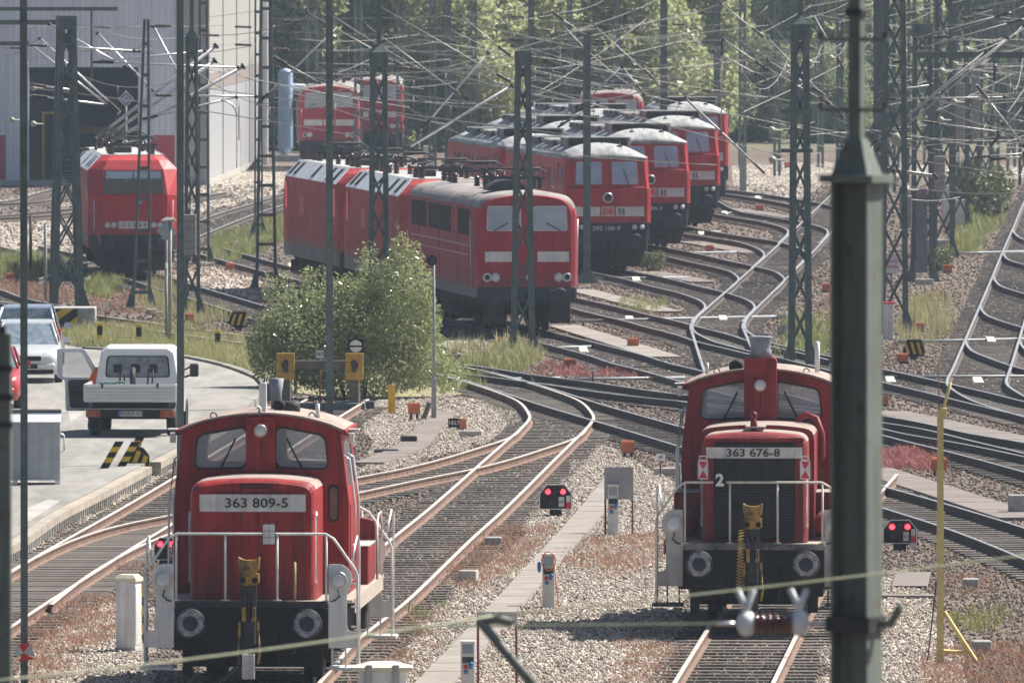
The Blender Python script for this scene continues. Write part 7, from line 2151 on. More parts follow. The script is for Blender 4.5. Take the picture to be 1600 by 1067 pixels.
# white pickup with its door open
p = G(203, 683, RZ)
pk = empty('pickup_truck', p, -math.atan(0.045)); tag(pk, 'white flatbed pickup seen from behind with its left door open', 'pickup truck')
TL = 5.1
MB().box(-1.0, 1.0, 0.06, 2.35, 0.78, 0.84).build('tray_floor', M_roofgrey, pk)
tbm = MB().box(-1.02, 1.02, 0.0, 0.05, 0.78, 1.18, 0.008).build('tailboard', M_vsilver, pk)
for k in range(5):
    MB().box(-0.97, 0.97, -0.028, -0.001, 0.81 + k * 0.072, 0.81 + k * 0.072 + 0.052, 0.004).build('tailboard_rib', M_vsilver, tbm)
for x in (-0.62, 0.62):
    MB().box(x - 0.025, x + 0.025, -0.03, -0.001, 1.10, 1.21).build('latch', M_dark, tbm)
for sx in (-1, 1):
    sb = MB().box(sx * 1.02 - 0.02, sx * 1.02 + 0.02, 0.05, 2.35, 0.80, 1.18).build('side_board', M_vwhite, pk)
    for k in range(4):
        MB().box(sx * 1.045 - 0.006, sx * 1.045 + 0.006, 0.1, 2.3, 0.83 + k * 0.085, 0.83 + k * 0.085 + 0.06).build('side_rib', M_vwhite, sb)
    MB().box(sx * 0.83 - 0.16, sx * 0.83 + 0.16, 0.05, 0.12, 0.44, 0.60, 0.01).build('tail_lamp', M_amber, pk)
    MB().box(sx * 0.72 - 0.05, sx * 0.72 + 0.05, 0.042, 0.0495, 0.45, 0.59).build('red_lens', M_tail, pk)
MB().box(-0.96, 0.96, 0.12, 0.22, 0.40, 0.62, 0.02).build('rear_beam', M_black, pk)
MB().box(-0.95, 0.95, 0.07, 0.12, 0.615, 0.64).build('beam_edge', M_roofgrey, pk)
pl = MB().box(-0.27, 0.27, 0.09, 0.115, 0.46, 0.58).build('plate', M_white, pk)
MB().box(-0.27, -0.22, 0.084, 0.0895, 0.46, 0.58).build('plate_band', M_blue, pl)
text_part('MÜR V 701', 0.115, M_text, pl, (0.03, 0.085, 0.52), sx=0.9)
MB().box(-0.85, 0.85, 0.25, 4.6, 0.42, 0.76).build('chassis', M_black, pk)
# cab
cabr = []
for y, w0, w1, zt in ((2.42, 0.90, 0.80, 1.90), (2.50, 0.95, 0.82, 1.95), (3.6, 0.96, 0.84, 1.97), (4.0, 0.96, 0.80, 1.80), (4.45, 0.95, 0.80, 1.25), (5.0, 0.90, 0.75, 1.0), (5.12, 0.80, 0.70, 0.75)):
    zb = 0.45
    zm = min(1.18, zt - 0.05)
    cabr.append([(-w0, y, zb), (-w0, y, zm), (-w1, y, zt - 0.08), (-w1 * 0.85, y, zt), (w1 * 0.85, y, zt), (w1, y, zt - 0.08), (w0, y, zm), (w0, y, zb)])
MB().loft(cabr).build('cab', M_vwhite, pk)
rw = rpoly([(-0.70, 1.28), (0.70, 1.28), (0.66, 1.72), (-0.66, 1.72)], 0.08)
rwo = MB().prism(rw, 'y', 2.405, 2.419).build('rear_window', M_carglass2, pk)
MB().plate([(x * 1.05, 1.5 + (z - 1.5) * 1.1) for x, z in rw], [rw], 'y', 2.400, 2.412).build('window_gasket', M_rubber, rwo)
for x in (-0.45, -0.05, 0.35):
    MB().prism(rpoly(rect(x - 0.10, x + 0.10, 1.36, 1.56), 0.05), 'y', 2.399, 2.404).build('headrest', M_rubber, rwo)
for sx in (-1, 1):
    ms = MB().box(sx * 1.16 - 0.10, sx * 1.16 + 0.10, 4.05, 4.14, 1.22, 1.52, 0.03).build('door_mirror', M_rubber, pk) if sx > 0 else None
    if ms:
        MB().tube([(0.9, 4.1, 1.2), (1.1, 4.08, 1.26)], 0.025, 5).tube([(0.9, 4.1, 1.35), (1.1, 4.08, 1.46)], 0.02, 5).build('mirror_arm', M_rubber, ms)
    MB().box(sx * 0.965 - 0.004, sx * 0.965 + 0.004, 2.75, 3.7, 1.2, 1.7).build('side_window', M_carglass, pk) if sx > 0 else None
    MB().lathe([(0.38, -0.02), (0.38, 0.02), (0.30, 0.02), (0.30, -0.02)], (sx * 0.955, 4.45, 0.34), 'x', 18).build('wheel_arch', M_rubber, pk)
wheelset(pk, (1.15, 4.45), 0.86, 1.03)
# the open door: hinged at the front edge, swung out to the left
dr = empty('open_door', (-0.97, 3.95, 0.0), R(14)); dr.parent = pk
outer = rpoly([(-0.02, 0.45), (-0.78, 0.45), (-0.80, 1.15), (-0.98, 1.22), (-0.98, 1.86), (-0.36, 1.86), (-0.02, 1.28)], [0.03, 0.05, 0.05, 0.05, 0.06, 0.12, 0.03])
hole = rpoly([(-0.10, 1.20), (-0.86, 1.22), (-0.86, 1.78), (-0.42, 1.78)], 0.05)
MB().plate(outer, [hole], 'y', -0.04, 0.04).build('door_shell', M_vwhite, dr)
MB().prism(rpoly([(-0.08, 0.52), (-0.70, 0.52), (-0.74, 1.16), (-0.08, 1.16)], 0.08), 'y', -0.075, -0.041).build('door_trim', mat('dark_door_trim', (0.05, 0.05, 0.055), 0.7), dr)
MB().box(-0.60, -0.30, -0.11, -0.076, 0.78, 0.88, 0.015).build('door_pocket', M_rubber, dr)
MB().prism(hole, 'y', -0.004, 0.004).build('door_glass', M_clear, dr)
# barrow lying on the tray
p2_ = p + Vector((0.0, 1.6, 0.85))
bw = empty('hand_barrow', p2_); tag(bw, 'dark hand barrow with upright handles and wheel on the pickup bed', 'barrow')
for x in (-0.25, 0.38):
    MB().tube([(x - 0.05, 0, 0), (x, 0, 0.62), (x + 0.03, 0, 0.66)], 0.022, 6).build('handle', M_dark, bw)
    MB().tube([(x + 0.06, 0.05, 0), (x + 0.09, 0.05, 0.6)], 0.018, 6).build('handle', M_dark, bw)
MB().lathe([(0.15, -0.05), (0.32, -0.06), (0.35, 0.0), (0.32, 0.06), (0.15, 0.05)], (0.02, 0.1, 0.32), 'x', 16).build('tyre', M_rubber, bw)
MB().box(-0.3, 0.5, 0.0, 0.1, 0.0, 0.05).build('cross_bar', M_dark, bw)
nt_ = MB()
r6 = random.Random(4)
nt_.tube([(-0.8 + k * 0.07, 0.1 + 0.05 * math.sin(k), 1.17 + 0.04 * r6.random() - 0.0) for k in range(9)], 0.03, 5)
o = nt_.build('green_rope', mat('dark_green_net', (0.02, 0.10, 0.07), 0.8), None, loc=p + Vector((0.1, 0.5, 0.0))); tag(o, 'dark green rope lying on the pickup tailboard', 'rope')
# metal container on the street
p = G(56, 757, RZ)
ct = empty('metal_container', p, R(3)); tag(ct, 'pale grey ribbed metal container with a flat lid on the street', 'container')
M_ctn = mat('zinc_grey_panel', (0.42, 0.44, 0.46), 0.55, var=0.12, scale=3)
MB().box(-0.55, 0.50, 0, 1.1, 0.09, 1.28, 0.01).build('body', M_ctn, ct)
for x in (-0.38, -0.13, 0.12, 0.37):
    MB().box(x - 0.02, x + 0.02, -0.02, -0.001, 0.12, 1.24).build('rib', M_ctn, ct)
MB().loft([[(-0.57, -0.03, 1.28), (0.52, -0.03, 1.28), (0.52, 1.12, 1.28), (-0.57, 1.12, 1.28)], [(-0.57, 0.15, 1.47), (0.52, 0.15, 1.47), (0.52, 1.12, 1.47), (-0.57, 1.12, 1.47)]]).build('lid', M_roofsilver, ct)
MB().box(-0.60, 0.53, 0.14, 1.15, 1.472, 1.50).build('lid_rim', M_black, ct)
for x in (-0.42, 0.44):
    MB().box(x - 0.05, x + 0.05, 0.0, 0.12, 0, 0.09).build('foot', M_galv, ct)
MB().tube([(0.50, 0.2, 1.05), (0.58, 0.2, 1.0), (0.58, 0.2, 0.7), (0.50, 0.2, 0.65)], 0.02, 6).build('side_handle', M_galv, ct)
# worker leaning into the pickup
pw = pk.location + Vector((-0.91, 3.05, 0.0))
wk = empty('person', pw, R(-62)); tag(wk, 'person in an orange safety vest leaning into the open pickup door', 'person')
def skin_body(name, joints, edges, parent, m, sub=2):
    me = bpy.data.meshes.new(name)
    me.from_pydata([j[0] for j in joints], edges, [])
    o = bpy.data.objects.new(name, me); col.objects.link(o); o.parent = parent
    sk = o.modifiers.new('skin', 'SKIN')
    for i, j in enumerate(joints):
        r = j[1]
        me.skin_vertices[0].data[i].radius = r if isinstance(r, tuple) else (r, r)
    me.skin_vertices[0].data[0].use_root = True
    sb = o.modifiers.new('sub', 'SUBSURF'); sb.levels = sub; sb.render_levels = sub
    me.materials.append(m)
    return o
if not bpy.data.meshes.get('dummy_skin'):
    pass
J = [((0, 0.0, 0.95), (0.16, 0.12)), ((0, 0.10, 1.15), (0.15, 0.11)), ((0, 0.24, 1.36), (0.18, 0.12)), ((0, 0.30, 1.47), 0.065), ((0, 0.36, 1.56), 0.09), ((0, 0.41, 1.66), (0.085, 0.10)),
     ((0.09, 0, 0.88), 0.10), ((0.10, 0.05, 0.50), 0.065), ((0.10, -0.02, 0.09), 0.05), ((0.10, 0.12, 0.04), 0.045),
     ((-0.09, 0, 0.88), 0.10), ((-0.10, 0.02, 0.50), 0.065), ((-0.10, -0.06, 0.09), 0.05), ((-0.10, 0.08, 0.04), 0.045),
     ((0.20, 0.24, 1.38), 0.065), ((0.27, 0.40, 1.16), 0.05), ((0.22, 0.62, 1.15), 0.035), ((0.20, 0.70, 1.15), 0.03),
     ((-0.20, 0.24, 1.38), 0.065), ((-0.27, 0.36, 1.14), 0.05), ((-0.22, 0.58, 1.10), 0.035), ((-0.20, 0.66, 1.10), 0.03)]
E = [(0, 1), (1, 2), (2, 3), (3, 4), (4, 5), (0, 6), (6, 7), (7, 8), (8, 9), (0, 10), (10, 11), (11, 12), (12, 13), (2, 14), (14, 15), (15, 16), (16, 17), (2, 18), (18, 19), (19, 20), (20, 21)]
skin_body('body', J, E, wk, mat('blue_grey_work_clothes', (0.16, 0.19, 0.25), 0.8, var=0.15))
ve = [[(sx * w, y + dy, z) for (sx, dy) in ((-1, -0.13), (-0.5, -0.19), (0.5, -0.19), (1, -0.13), (1.05, 0.02), (0.9, 0.13), (0.5, 0.17), (-0.5, 0.17), (-0.9, 0.13), (-1.05, 0.02))] for w, y, z in ((0.20, 0.03, 0.96), (0.20, 0.10, 1.14), (0.22, 0.20, 1.32), (0.17, 0.26, 1.46))]
MB().loft(ve, smooth=True).build('safety_vest', mat('hi_vis_orange', (0.85, 0.13, 0.015), 0.6, var=0.06), wk)
hd = MB().lathe([(0.0, -0.13), (0.06, -0.12), (0.088, -0.05), (0.098, 0.02), (0.085, 0.09), (0.04, 0.125), (0, 0.13)], (0, 0.40, 1.66), 'z', 14)
hd.build('head', mat('skin_tone', (0.45, 0.26, 0.19), 0.6, var=0.08), wk)
hr = MB().lathe([(0.095, -0.03), (0.108, 0.02), (0.095, 0.10), (0.045, 0.14), (0, 0.145)], (0, 0.385, 1.665), 'z', 14)
hr.build('hair', mat('dark_hair', (0.02, 0.016, 0.013), 0.7), wk)
for sx in (-1, 1):
    pc = Vector((sx * 0.20, 0.70 if sx > 0 else 0.66, 1.15 if sx > 0 else 1.10))
    hm = MB().box(pc.x - 0.04, pc.x + 0.04, pc.y - 0.01, pc.y + 0.08, pc.z - 0.018, pc.z + 0.018, 0.008)
    for k in range(4):
        fx = pc.x - 0.03 + k * 0.02
        hm.tube([(fx, pc.y + 0.07, pc.z), (fx, pc.y + 0.115 + 0.008 * (k in (1, 2)), pc.z - 0.005), (fx, pc.y + 0.14, pc.z - 0.03)], 0.009, 5)
    hm.tube([(pc.x - sx * 0.035, pc.y + 0.02, pc.z), (pc.x - sx * 0.06, pc.y + 0.06, pc.z - 0.01)], 0.011, 5)
    hm.build('hand', MATS['skin_tone'], wk)
# ------------------------------------------------------------------ depot shed
M_clad = mat('lilac_grey_cladding', (0.58, 0.61, 0.68), 0.5, var=0.08, scale=0.6, stretch=(1, 1, 0.2))
M_sidew = mat('cream_wall_panel', (0.33, 0.325, 0.305), 0.7, var=0.08)
M_sidew2 = mat('grey_wall_panel', (0.31, 0.315, 0.325), 0.7, var=0.08)
M_brownpanel = mat('brown_wall_band', (0.26, 0.22, 0.20), 0.7, var=0.08)
DS = G(100, 290).y
sS = S(DS)
xl = lambda u: (u - 800) / sS
shed = empty('depot_shed', (xl(276), DS, 0)); tag(shed, 'large grey corrugated depot shed with dark open gate at the left', 'building')
ox = xl(276)
# corrugated cladding panel, about one metre wide
def clad(w, h, z0):
    prof = []
    n = max(1, round(w / 0.27))
    for k in range(n):
        x = w * k / n
        q = w / n
        prof += [(x, 0), (x + q * 0.45, 0), (x + q * 0.55, 0.045), (x + q * 0.92, 0.045)]
    prof.append((w, 0))
    v = [(x, -y, z0) for x, y in prof] + [(x, -y, z0 + h) for x, y in prof]
    m = len(prof)
    v += [(0, 0.12, z0), (w, 0.12, z0), (w, 0.12, z0 + h), (0, 0.12, z0 + h)]
    f = [(i, i + 1, m + i + 1, m + i) for i in range(m - 1)] + [(2 * m, 2 * m + 3, 2 * m + 2, 2 * m + 1)]
    return MB().add(v, f)
HS = 15.0
gate = (xl(45) - ox, xl(216) - ox, 5.35)
rd1 = (xl(236) - ox, xl(273) - ox, 2.3)
rd0 = (xl(-30) - ox, xl(9) - ox, 2.3)
cache = {}
cuts = [(-26.0, rd0[0], 0.25), (rd0[0], rd0[1], rd0[2]), (rd0[1], gate[0], 0.25), (gate[0], gate[1], gate[2]), (gate[1], rd1[0], 0.25), (rd1[0], rd1[1], rd1[2]), (rd1[1], 0.0, 0.25)]
for x0, x1, z0 in cuts:
    if x1 - x0 < 0.05: continue
    n_ = max(1, round((x1 - x0) / 1.08))
    for k in range(n_):
        w = (x1 - x0) / n_
        place('cladding_panel', clad(w - 0.012, HS - z0, z0).mesh('cladding_panel', M_clad), shed, (x0 + w * k, 0, 0))
M_door = mat('dark_red_door', (0.36, 0.03, 0.06), 0.5, var=0.1)
for rd in (rd0, rd1):
    MB().box(rd[0], rd[1], 0.02, 0.08, 0.05, rd[2]).build('red_door', M_door, shed)
    MB().box(rd[0] - 0.06, rd[1] + 0.06, -0.03, 0.02, rd[2] - 0.02, rd[2] + 0.06).build('door_lintel', M_clad, shed)
MB().box(-26, 0, -0.02, 0.3, 0, 0.25).build('plinth', M_concrete, shed)
# gate opening: reveals and the hall inside
MB().box(gate[0] - 0.12, gate[0], -0.06, 0.3, 0.25, gate[2]).build('gate_jamb', M_clad, shed)
MB().box(gate[1], gate[1] + 0.12, -0.06, 0.3, 0.25, gate[2]).build('gate_jamb', M_clad, shed)
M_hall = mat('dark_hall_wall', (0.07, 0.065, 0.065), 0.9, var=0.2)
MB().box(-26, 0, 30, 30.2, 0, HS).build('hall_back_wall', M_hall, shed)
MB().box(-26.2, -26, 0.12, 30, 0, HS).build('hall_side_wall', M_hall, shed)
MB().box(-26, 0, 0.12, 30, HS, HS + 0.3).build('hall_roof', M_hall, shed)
for k in range(6):
    MB().box(gate[0] + 1.4, gate[0] + 2.3, 6 + k * 0.3, 6.3 + k * 0.3, 0.25 * k, 0.25 * k + 0.05).build('hall_stair_step', M_concrete, shed)
MB().box(gate[0] + 0.5, gate[0] + 0.6, 3, 3.1, 0, 3.2).build('yellow_frame', M_ochre, shed)
MB().box(gate[0] + 1.3, gate[0] + 1.4, 3, 3.1, 0, 3.2).build('yellow_frame', M_ochre, shed)
MB().box(gate[0] + 0.5, gate[0] + 1.4, 3, 3.1, 3.2, 3.3).build('yellow_frame', M_ochre, shed)
MB().box(gate[0] + 2.0, gate[1] - 0.3, 10, 10.2, 2.2, 2.5).build('crane_beam', M_ochre, shed)
# side wall running back, with pilasters
a0, a1 = G(326, 290), G(409, 257)
dv = (a1 - a0); LW = dv.length; ang = math.atan2(dv.y, dv.x)
sidew = empty('shed_side_wall', (a0.x, a0.y, 0), ang); sidew.parent = shed
sidew.location = (a0.x - shed.location.x, a0.y - shed.location.y, 0)
nb = 4
for k in range(nb):
    q0, q1 = LW * k / nb, LW * (k + 1) / nb
    for z0, z1, m in ((0.3, 4.3, M_sidew2), (4.32, 5.0, M_brownpanel), (5.02, 7.6, M_sidew), (7.62, HS, M_sidew)):
        MB().box(q0 + 0.18, q1 - 0.18, 0.0, 0.15, z0, z1).build('wall_panel', m, sidew)
    MB().box(q0 - 0.14, q0 + 0.14, -0.05, 0.15, 0, HS).build('pilaster', M_roofgrey, sidew)
    if k == 2: MB().box(q0 + 2.0, q0 + 3.0, -0.02, 0.0 - 0.001, 1.6, 3.2).build('window', M_glass, sidew)
MB().box(0, LW, -0.05, 0.2, 0, 0.29).build('wall_base', M_concrete, sidew)
MB().box(LW - 0.16, LW + 0.4, -0.3, 0.2, 0, 8).build('corner_column', M_white, sidew)
# front return between cladding and side wall
MB().box(0.0, a0.x - ox, 0.0, 0.14, 0.0, HS).build('corner_strip', M_sidew2, shed)
# blue silo
p = G(446, 252)
silo = empty('blue_silo', p); tag(silo, 'slender pale blue silo left of the far red electrics', 'silo')
MB().lathe([(0.05, 0.30), (0.15, 0.32), (0.34, 0.62), (0.37, 0.75), (0.37, 4.35), (0.30, 4.55), (0.0, 4.66)], (0, 0, 0), 'z', 24).build('tank', mat('silo_blue', (0.30, 0.43, 0.58), 0.5, var=0.08), silo)
for k in range(3):
    a = 2 * math.pi * k / 3 + 0.5
    MB().tube([(0.3 * math.cos(a), 0.3 * math.sin(a), 0), (0.3 * math.cos(a), 0.3 * math.sin(a), 0.9)], 0.03, 5).build('leg', M_galv, silo)
MB().box(-0.5, 0.9, -0.6, 0.6, -0.02, 0.3).build('plinth', M_concrete, silo)
o = MB().tube([(0, 0, 0), (1.1, 0, -0.1)], 0.2, 12).build('white_duct', M_roofsilver, silo, loc=(0.3, 0.3, 3.7))

# ------------------------------------------------------------------ plants
def leaf_mat(name, c, c2, sub=0.35, gloss=0.45):
    m = bpy.data.materials.new(name)
    m.use_nodes = True
    N, L = m.node_tree.nodes, m.node_tree.links
    b = N['Principled BSDF']
    b.inputs['Roughness'].default_value = gloss
    b.inputs['Specular IOR Level'].default_value = 0.5
    geo = N.new('ShaderNodeNewGeometry')
    oi = N.new('ShaderNodeObjectInfo')
    ad = N.new('ShaderNodeMath'); ad.operation = 'MULTIPLY_ADD'; ad.inputs[1].default_value = 0.45
    L.new(oi.outputs['Random'], ad.inputs[0])
    mu = N.new('ShaderNodeMath'); mu.operation = 'MULTIPLY'; mu.inputs[1].default_value = 0.65
    L.new(geo.outputs['Random Per Island'], mu.inputs[0])
    L.new(mu.outputs[0], ad.inputs[2])
    rp = N.new('ShaderNodeValToRGB')
    rp.color_ramp.elements[0].color = (*c2, 1); rp.color_ramp.elements[1].color = (*c, 1)
    L.new(ad.outputs[0], rp.inputs['Fac'])
    L.new(rp.outputs[0], b.inputs['Base Color'])
    tr = N.new('ShaderNodeBsdfTranslucent')
    L.new(rp.outputs[0], tr.inputs['Color'])
    mx = N.new('ShaderNodeMixShader'); mx.inputs['Fac'].default_value = sub
    L.new(b.outputs[0], mx.inputs[1]); L.new(tr.outputs[0], mx.inputs[2])
    L.new(mx.outputs[0], N['Material Output'].inputs['Surface'])
    return m
M_bush = leaf_mat('birch_leaf', (0.38, 0.41, 0.20), (0.15, 0.19, 0.08), 0.38, 0.25)
M_treeleaf = leaf_mat('tree_leaf', (0.46, 0.48, 0.25), (0.29, 0.32, 0.155), 0.58, 0.4)
M_shadeleaf = leaf_mat('shaded_tree_leaf', (0.33, 0.37, 0.20), (0.16, 0.20, 0.11), 0.52, 0.45)  # leaf colour darkened to stand for the shade inside the wood
M_bark = mat('bark', (0.12, 0.10, 0.085), 0.9, var=0.3)
def leaves(n, blobs, size, seed, shell=0.55, quad=True):
    "n little leaves spread through a set of ellipsoids (centre, radii)"
    r2 = random.Random(seed)
    mb = MB()
    vol = [b[1][0] * b[1][1] * b[1][2] for b in blobs]
    tot = sum(vol)
    for b, v in zip(blobs, vol):
        (cx, cy, cz), (rx, ry, rz) = b
        for _ in range(int(n * v / tot)):
            while True:
                q = Vector((r2.uniform(-1, 1), r2.uniform(-1, 1), r2.uniform(-1, 1)))
                l = q.length
                if 0.1 < l < 1 and (l > shell or r2.random() < 0.25): break
            c = Vector((cx + q.x * rx, cy + q.y * ry, cz + q.z * rz))
            if c.z < 0.02: continue
            s = size * r2.uniform(0.6, 1.35)
            a = Vector((r2.gauss(0, 1), r2.gauss(0, 1), r2.gauss(0, 0.8))).normalized()
            t = a.cross(Vector((r2.gauss(0, 1), r2.gauss(0, 1), r2.gauss(0, 1)))).normalized()
            o_ = len(mb.v)
            mb.v += [tuple(c - a * s), tuple(c + t * s * 0.55), tuple(c + a * s), tuple(c - t * s * 0.55)]
            mb.f.append((o_, o_ + 1, o_ + 2, o_ + 3)); mb.sm.append(False)
    return mb
def raw_build(mb, name, m, parent=None, loc=None):
    me = bpy.data.meshes.new(name)
    me.from_pydata(mb.v, [], mb.f)
    me.materials.append(m)
    o = bpy.data.objects.new(name, me); col.objects.link(o)
    if parent: o.parent = parent
    if loc is not None: o.location = loc
    return o
# the round bush
pb = G(560, 622)
sb_ = S(pb.y)
bush = empty('round_bush', pb); tag(bush, 'large round leafy bush in the middle left beside the buffer stop', 'bush')
def bl(u, v, ru, rv, dy=0.0):
    return ((u - 560) / sb_, dy, (622 - v) / sb_), (ru / sb_, min(1.6, ru / sb_ * 1.1), rv / sb_)
bb_ = [bl(630, 455, 52, 68), bl(618, 520, 70, 75), bl(560, 520, 75, 72), bl(500, 545, 75, 62, -0.3), bl(440, 560, 52, 62, 0.2), bl(420, 530, 34, 48, 0.3), bl(470, 495, 42, 50, 0.6), bl(650, 560, 60, 52, 0.3), bl(560, 575, 110, 50), bl(700, 590, 32, 26, 0.6), bl(640, 410, 26, 32), bl(585, 445, 38, 42, 0.2), bl(520, 470, 26, 36, 0.3), bl(430, 470, 14, 30, 0.4), bl(480, 455, 10, 22, 0.5), bl(665, 500, 26, 50, 0.1), bl(520, 515, 62, 72, 0.1), bl(468, 528, 62, 66, 0.1), bl(545, 480, 50, 55, 0.2), bl(430, 540, 48, 58)]
r9 = random.Random(77)
for (c_, r_0) in list(bb_):
    for _ in range(5):
        q_ = Vector((r9.gauss(0, 1), r9.gauss(0, 0.7) - 0.4, abs(r9.gauss(0, 1)))).normalized()
        k_ = r9.uniform(0.13, 0.24)
        bb_.append(((c_[0] + q_.x * r_0[0] * 0.97, c_[1] + q_.y * r_0[1] * 0.97, c_[2] + q_.z * r_0[2] * 0.97 + 0.08), (k_, k_, k_ * 1.9)))
raw_build(leaves(52000, bb_, 0.043, 21, 0.5), 'crown', M_bush, bush)
r7 = random.Random(8)
for k in range(9):
    x0 = r7.uniform(-1.6, 1.6)
    MB().tube([(x0 * 0.4, r7.uniform(-0.2, 0.3), 0), (x0 * 0.7, 0.1, 0.8), (x0 + r7.uniform(-0.3, 0.3), r7.uniform(-0.3, 0.5), r7.uniform(1.5, 2.6))], 0.035, 5, r2=0.01).build('stem', M_bark, bush)
# background wood: trees one by one
def tree_meshes(seed, H, spread, m, nleaf, lowest):
    r2 = random.Random(seed)
    tr = MB()
    tr.tube([(0, 0, -0.1), (r2.uniform(-0.2, 0.2), 0, H * 0.3), (r2.uniform(-0.4, 0.4), r2.uniform(-0.3, 0.3), H * 0.8)], 0.24, 7, r2=0.05)
    blobs = []
    for k in range(30):
        z = lowest + (H - lowest) * ((k + r2.random()) / 30) ** 1.25
        rr = spread * (0.55 + 0.5 * math.sin(math.pi * min(1, (z - lowest) / (H - lowest) * 0.85 + 0.12)))
        a = r2.uniform(0, 6.28)
        off = rr * r2.uniform(0.25, 0.75)
        c = (off * math.cos(a), off * math.sin(a), z)
        blobs.append((c, (rr * r2.uniform(0.34, 0.55), rr * r2.uniform(0.34, 0.55), rr * r2.uniform(0.26, 0.42))))
        tr.tube([(0, 0, z - rr * 0.4), (c[0] * 0.6, c[1] * 0.6, z - 0.1)], 0.06, 4, r2=0.015)
    lv = leaves(nleaf, blobs, 0.16, seed + 1, 0.45)
    tm = tr.mesh('trunk', M_bark)
    lm_ = bpy.data.meshes.new('crown'); lm_.from_pydata(lv.v, [], lv.f); lm_.materials.append(m)
    return tm, lm_
KINDS = [tree_meshes(31, 13, 4.4, M_treeleaf, 24000, 0.8), tree_meshes(32, 11, 4.0, M_treeleaf, 22000, 0.3), tree_meshes(33, 14, 4.6, M_shadeleaf, 24000, 2.0), tree_meshes(34, 9, 4.0, M_shadeleaf, 20000, 0.0), tree_meshes(35, 12, 3.6, M_treeleaf, 20000, 0.8)]
ORD = ['first', 'second', 'third', 'fourth', 'fifth', 'sixth', 'seventh', 'eighth', 'ninth', 'tenth', 'eleventh', 'twelfth', 'thirteenth', 'fourteenth', 'fifteenth', 'sixteenth', 'seventeenth', 'eighteenth', 'nineteenth', 'twentieth']
TW = ['spreading light green tree', 'dense light green tree', 'tall green tree darkened for shade', 'low bushy green tree darkened for shade', 'slender yellowish green tree']
r8 = random.Random(12)
rows = [(722, 3.7, (1, 4, 0, 1)), (742, 3.7, (0, 1, 1, 4)), (766, 3.9, (2, 3, 0, 3)), (792, 3.9, (3, 1, 3, 2))]
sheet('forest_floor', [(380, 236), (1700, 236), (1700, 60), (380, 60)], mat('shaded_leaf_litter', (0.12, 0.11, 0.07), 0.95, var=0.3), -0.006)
for ri, (d, stepx, kinds) in enumerate(rows):
    x = -24.0
    i = 0
    while x < 42:
        k = kinds[(i * 7 + ri * 3 + int(r8.random() * 4)) % 4]
        if x > 10:
            k = 3 if ri == 1 else (0, 4, 1)[(i + ri) % 3] if ri > 1 else k  # low shade-coloured bushes make the dark foot of the wood
        if ri == 0 and x > 9:
            x += stepx
            continue
        yy = d + r8.uniform(-7, 7) - (6 if x < -8 else 0)
        root = empty('tree', (x + r8.uniform(-1.2, 1.2), yy, 0), r8.uniform(0, 6.28))
        sc = r8.uniform(0.85, 1.25) * (0.52 if x > 10 and ri == 1 else 1.0)
        root.scale = (sc, sc, sc)
        nth = ORD[i] if i < len(ORD) else 'last'
        tag(root, TW[k] + ', ' + nth + ' from left in the wood\'s ' + ('front', 'second', 'third', 'back')[ri] + ' row', 'tree', 'trees of the wood behind the yard')
        place('trunk', KINDS[k][0], root); place('crown', KINDS[k][1], root)
        x += stepx * r8.uniform(0.8, 1.2)
        i += 1
# shrubs in front of the wood and at the right
SHRUB = [leaves(2600, [((0, 0, 0.7), (1.1, 0.9, 0.75)), ((0.5, 0.1, 1.1), (0.7, 0.6, 0.6)), ((-0.6, 0, 0.9), (0.7, 0.6, 0.6))], 0.07, 41), leaves(2200, [((0, 0, 0.9), (0.7, 0.7, 0.95)), ((0.3, 0, 1.5), (0.45, 0.4, 0.6))], 0.07, 42)]
SHM = []
for i, s_b in enumerate(SHRUB):
    me = bpy.data.meshes.new('foliage'); me.from_pydata(s_b.v, [], s_b.f); me.materials.append(leaf_mat('grey_green_shrub_%d' % i, (0.20, 0.22, 0.11), (0.09, 0.11, 0.05), 0.3, 0.5)); SHM.append(me)
for u, v, sc, k, lab in ((1525, 345, 1.35, 0, 'grey-green shrub beside the fourth right-hand mast'), (1508, 318, 1.0, 1, 'upright shrub behind the right-hand masts'), (1548, 330, 0.9, 1, 'thin reddish shrub right of the mast row'), (1463, 425, 0.55, 0, 'white flowering shrub by the third right-hand mast'), (1018, 425, 0.45, 0, 'white flowering weed right of the foremost diesel')):
    root = empty('shrub', G(u, v)); tag(root, lab, 'shrub'); root.scale = (sc, sc, sc)
    place('foliage', SHM[k], root)
    MB().tube([(0, 0, 0), (0.05, 0, 0.6)], 0.03, 5).build('stem', M_bark, root)
# grass and weeds
def tuft_set(key, m, n_obj, blades, h, spread, bend, w, seed):
    c = bpy.data.collections.new(key)
    r2 = random.Random(seed)
    for i in range(n_obj):
        mb = MB()
        for _ in range(blades):
            x, y = r2.gauss(0, spread), r2.gauss(0, spread)
            a = r2.uniform(0, 6.28)
            hh = h * r2.uniform(0.5, 1.2)
            dx, dy = r2.gauss(0, bend) * hh, r2.gauss(0, bend) * hh
            ww = w * r2.uniform(0.6, 1.3)
            ca, sa = math.cos(a) * ww, math.sin(a) * ww
            o_ = len(mb.v)
            mb.v += [(x - ca, y - sa, 0), (x + ca, y + sa, 0), (x + dx * 0.4 + ca * 0.8, y + dy * 0.4 + sa * 0.8, hh * 0.6), (x + dx * 0.4 - ca * 0.8, y + dy * 0.4 - sa * 0.8, hh * 0.6), (x + dx, y + dy, hh)]
            mb.f += [(o_, o_ + 1, o_ + 2, o_ + 3), (o_ + 3, o_ + 2, o_ + 4)]
        me = bpy.data.meshes.new(key); me.from_pydata(mb.v, [], mb.f); me.materials.append(m)
        c.objects.link(bpy.data.objects.new(key + '_tuft', me))
    return c
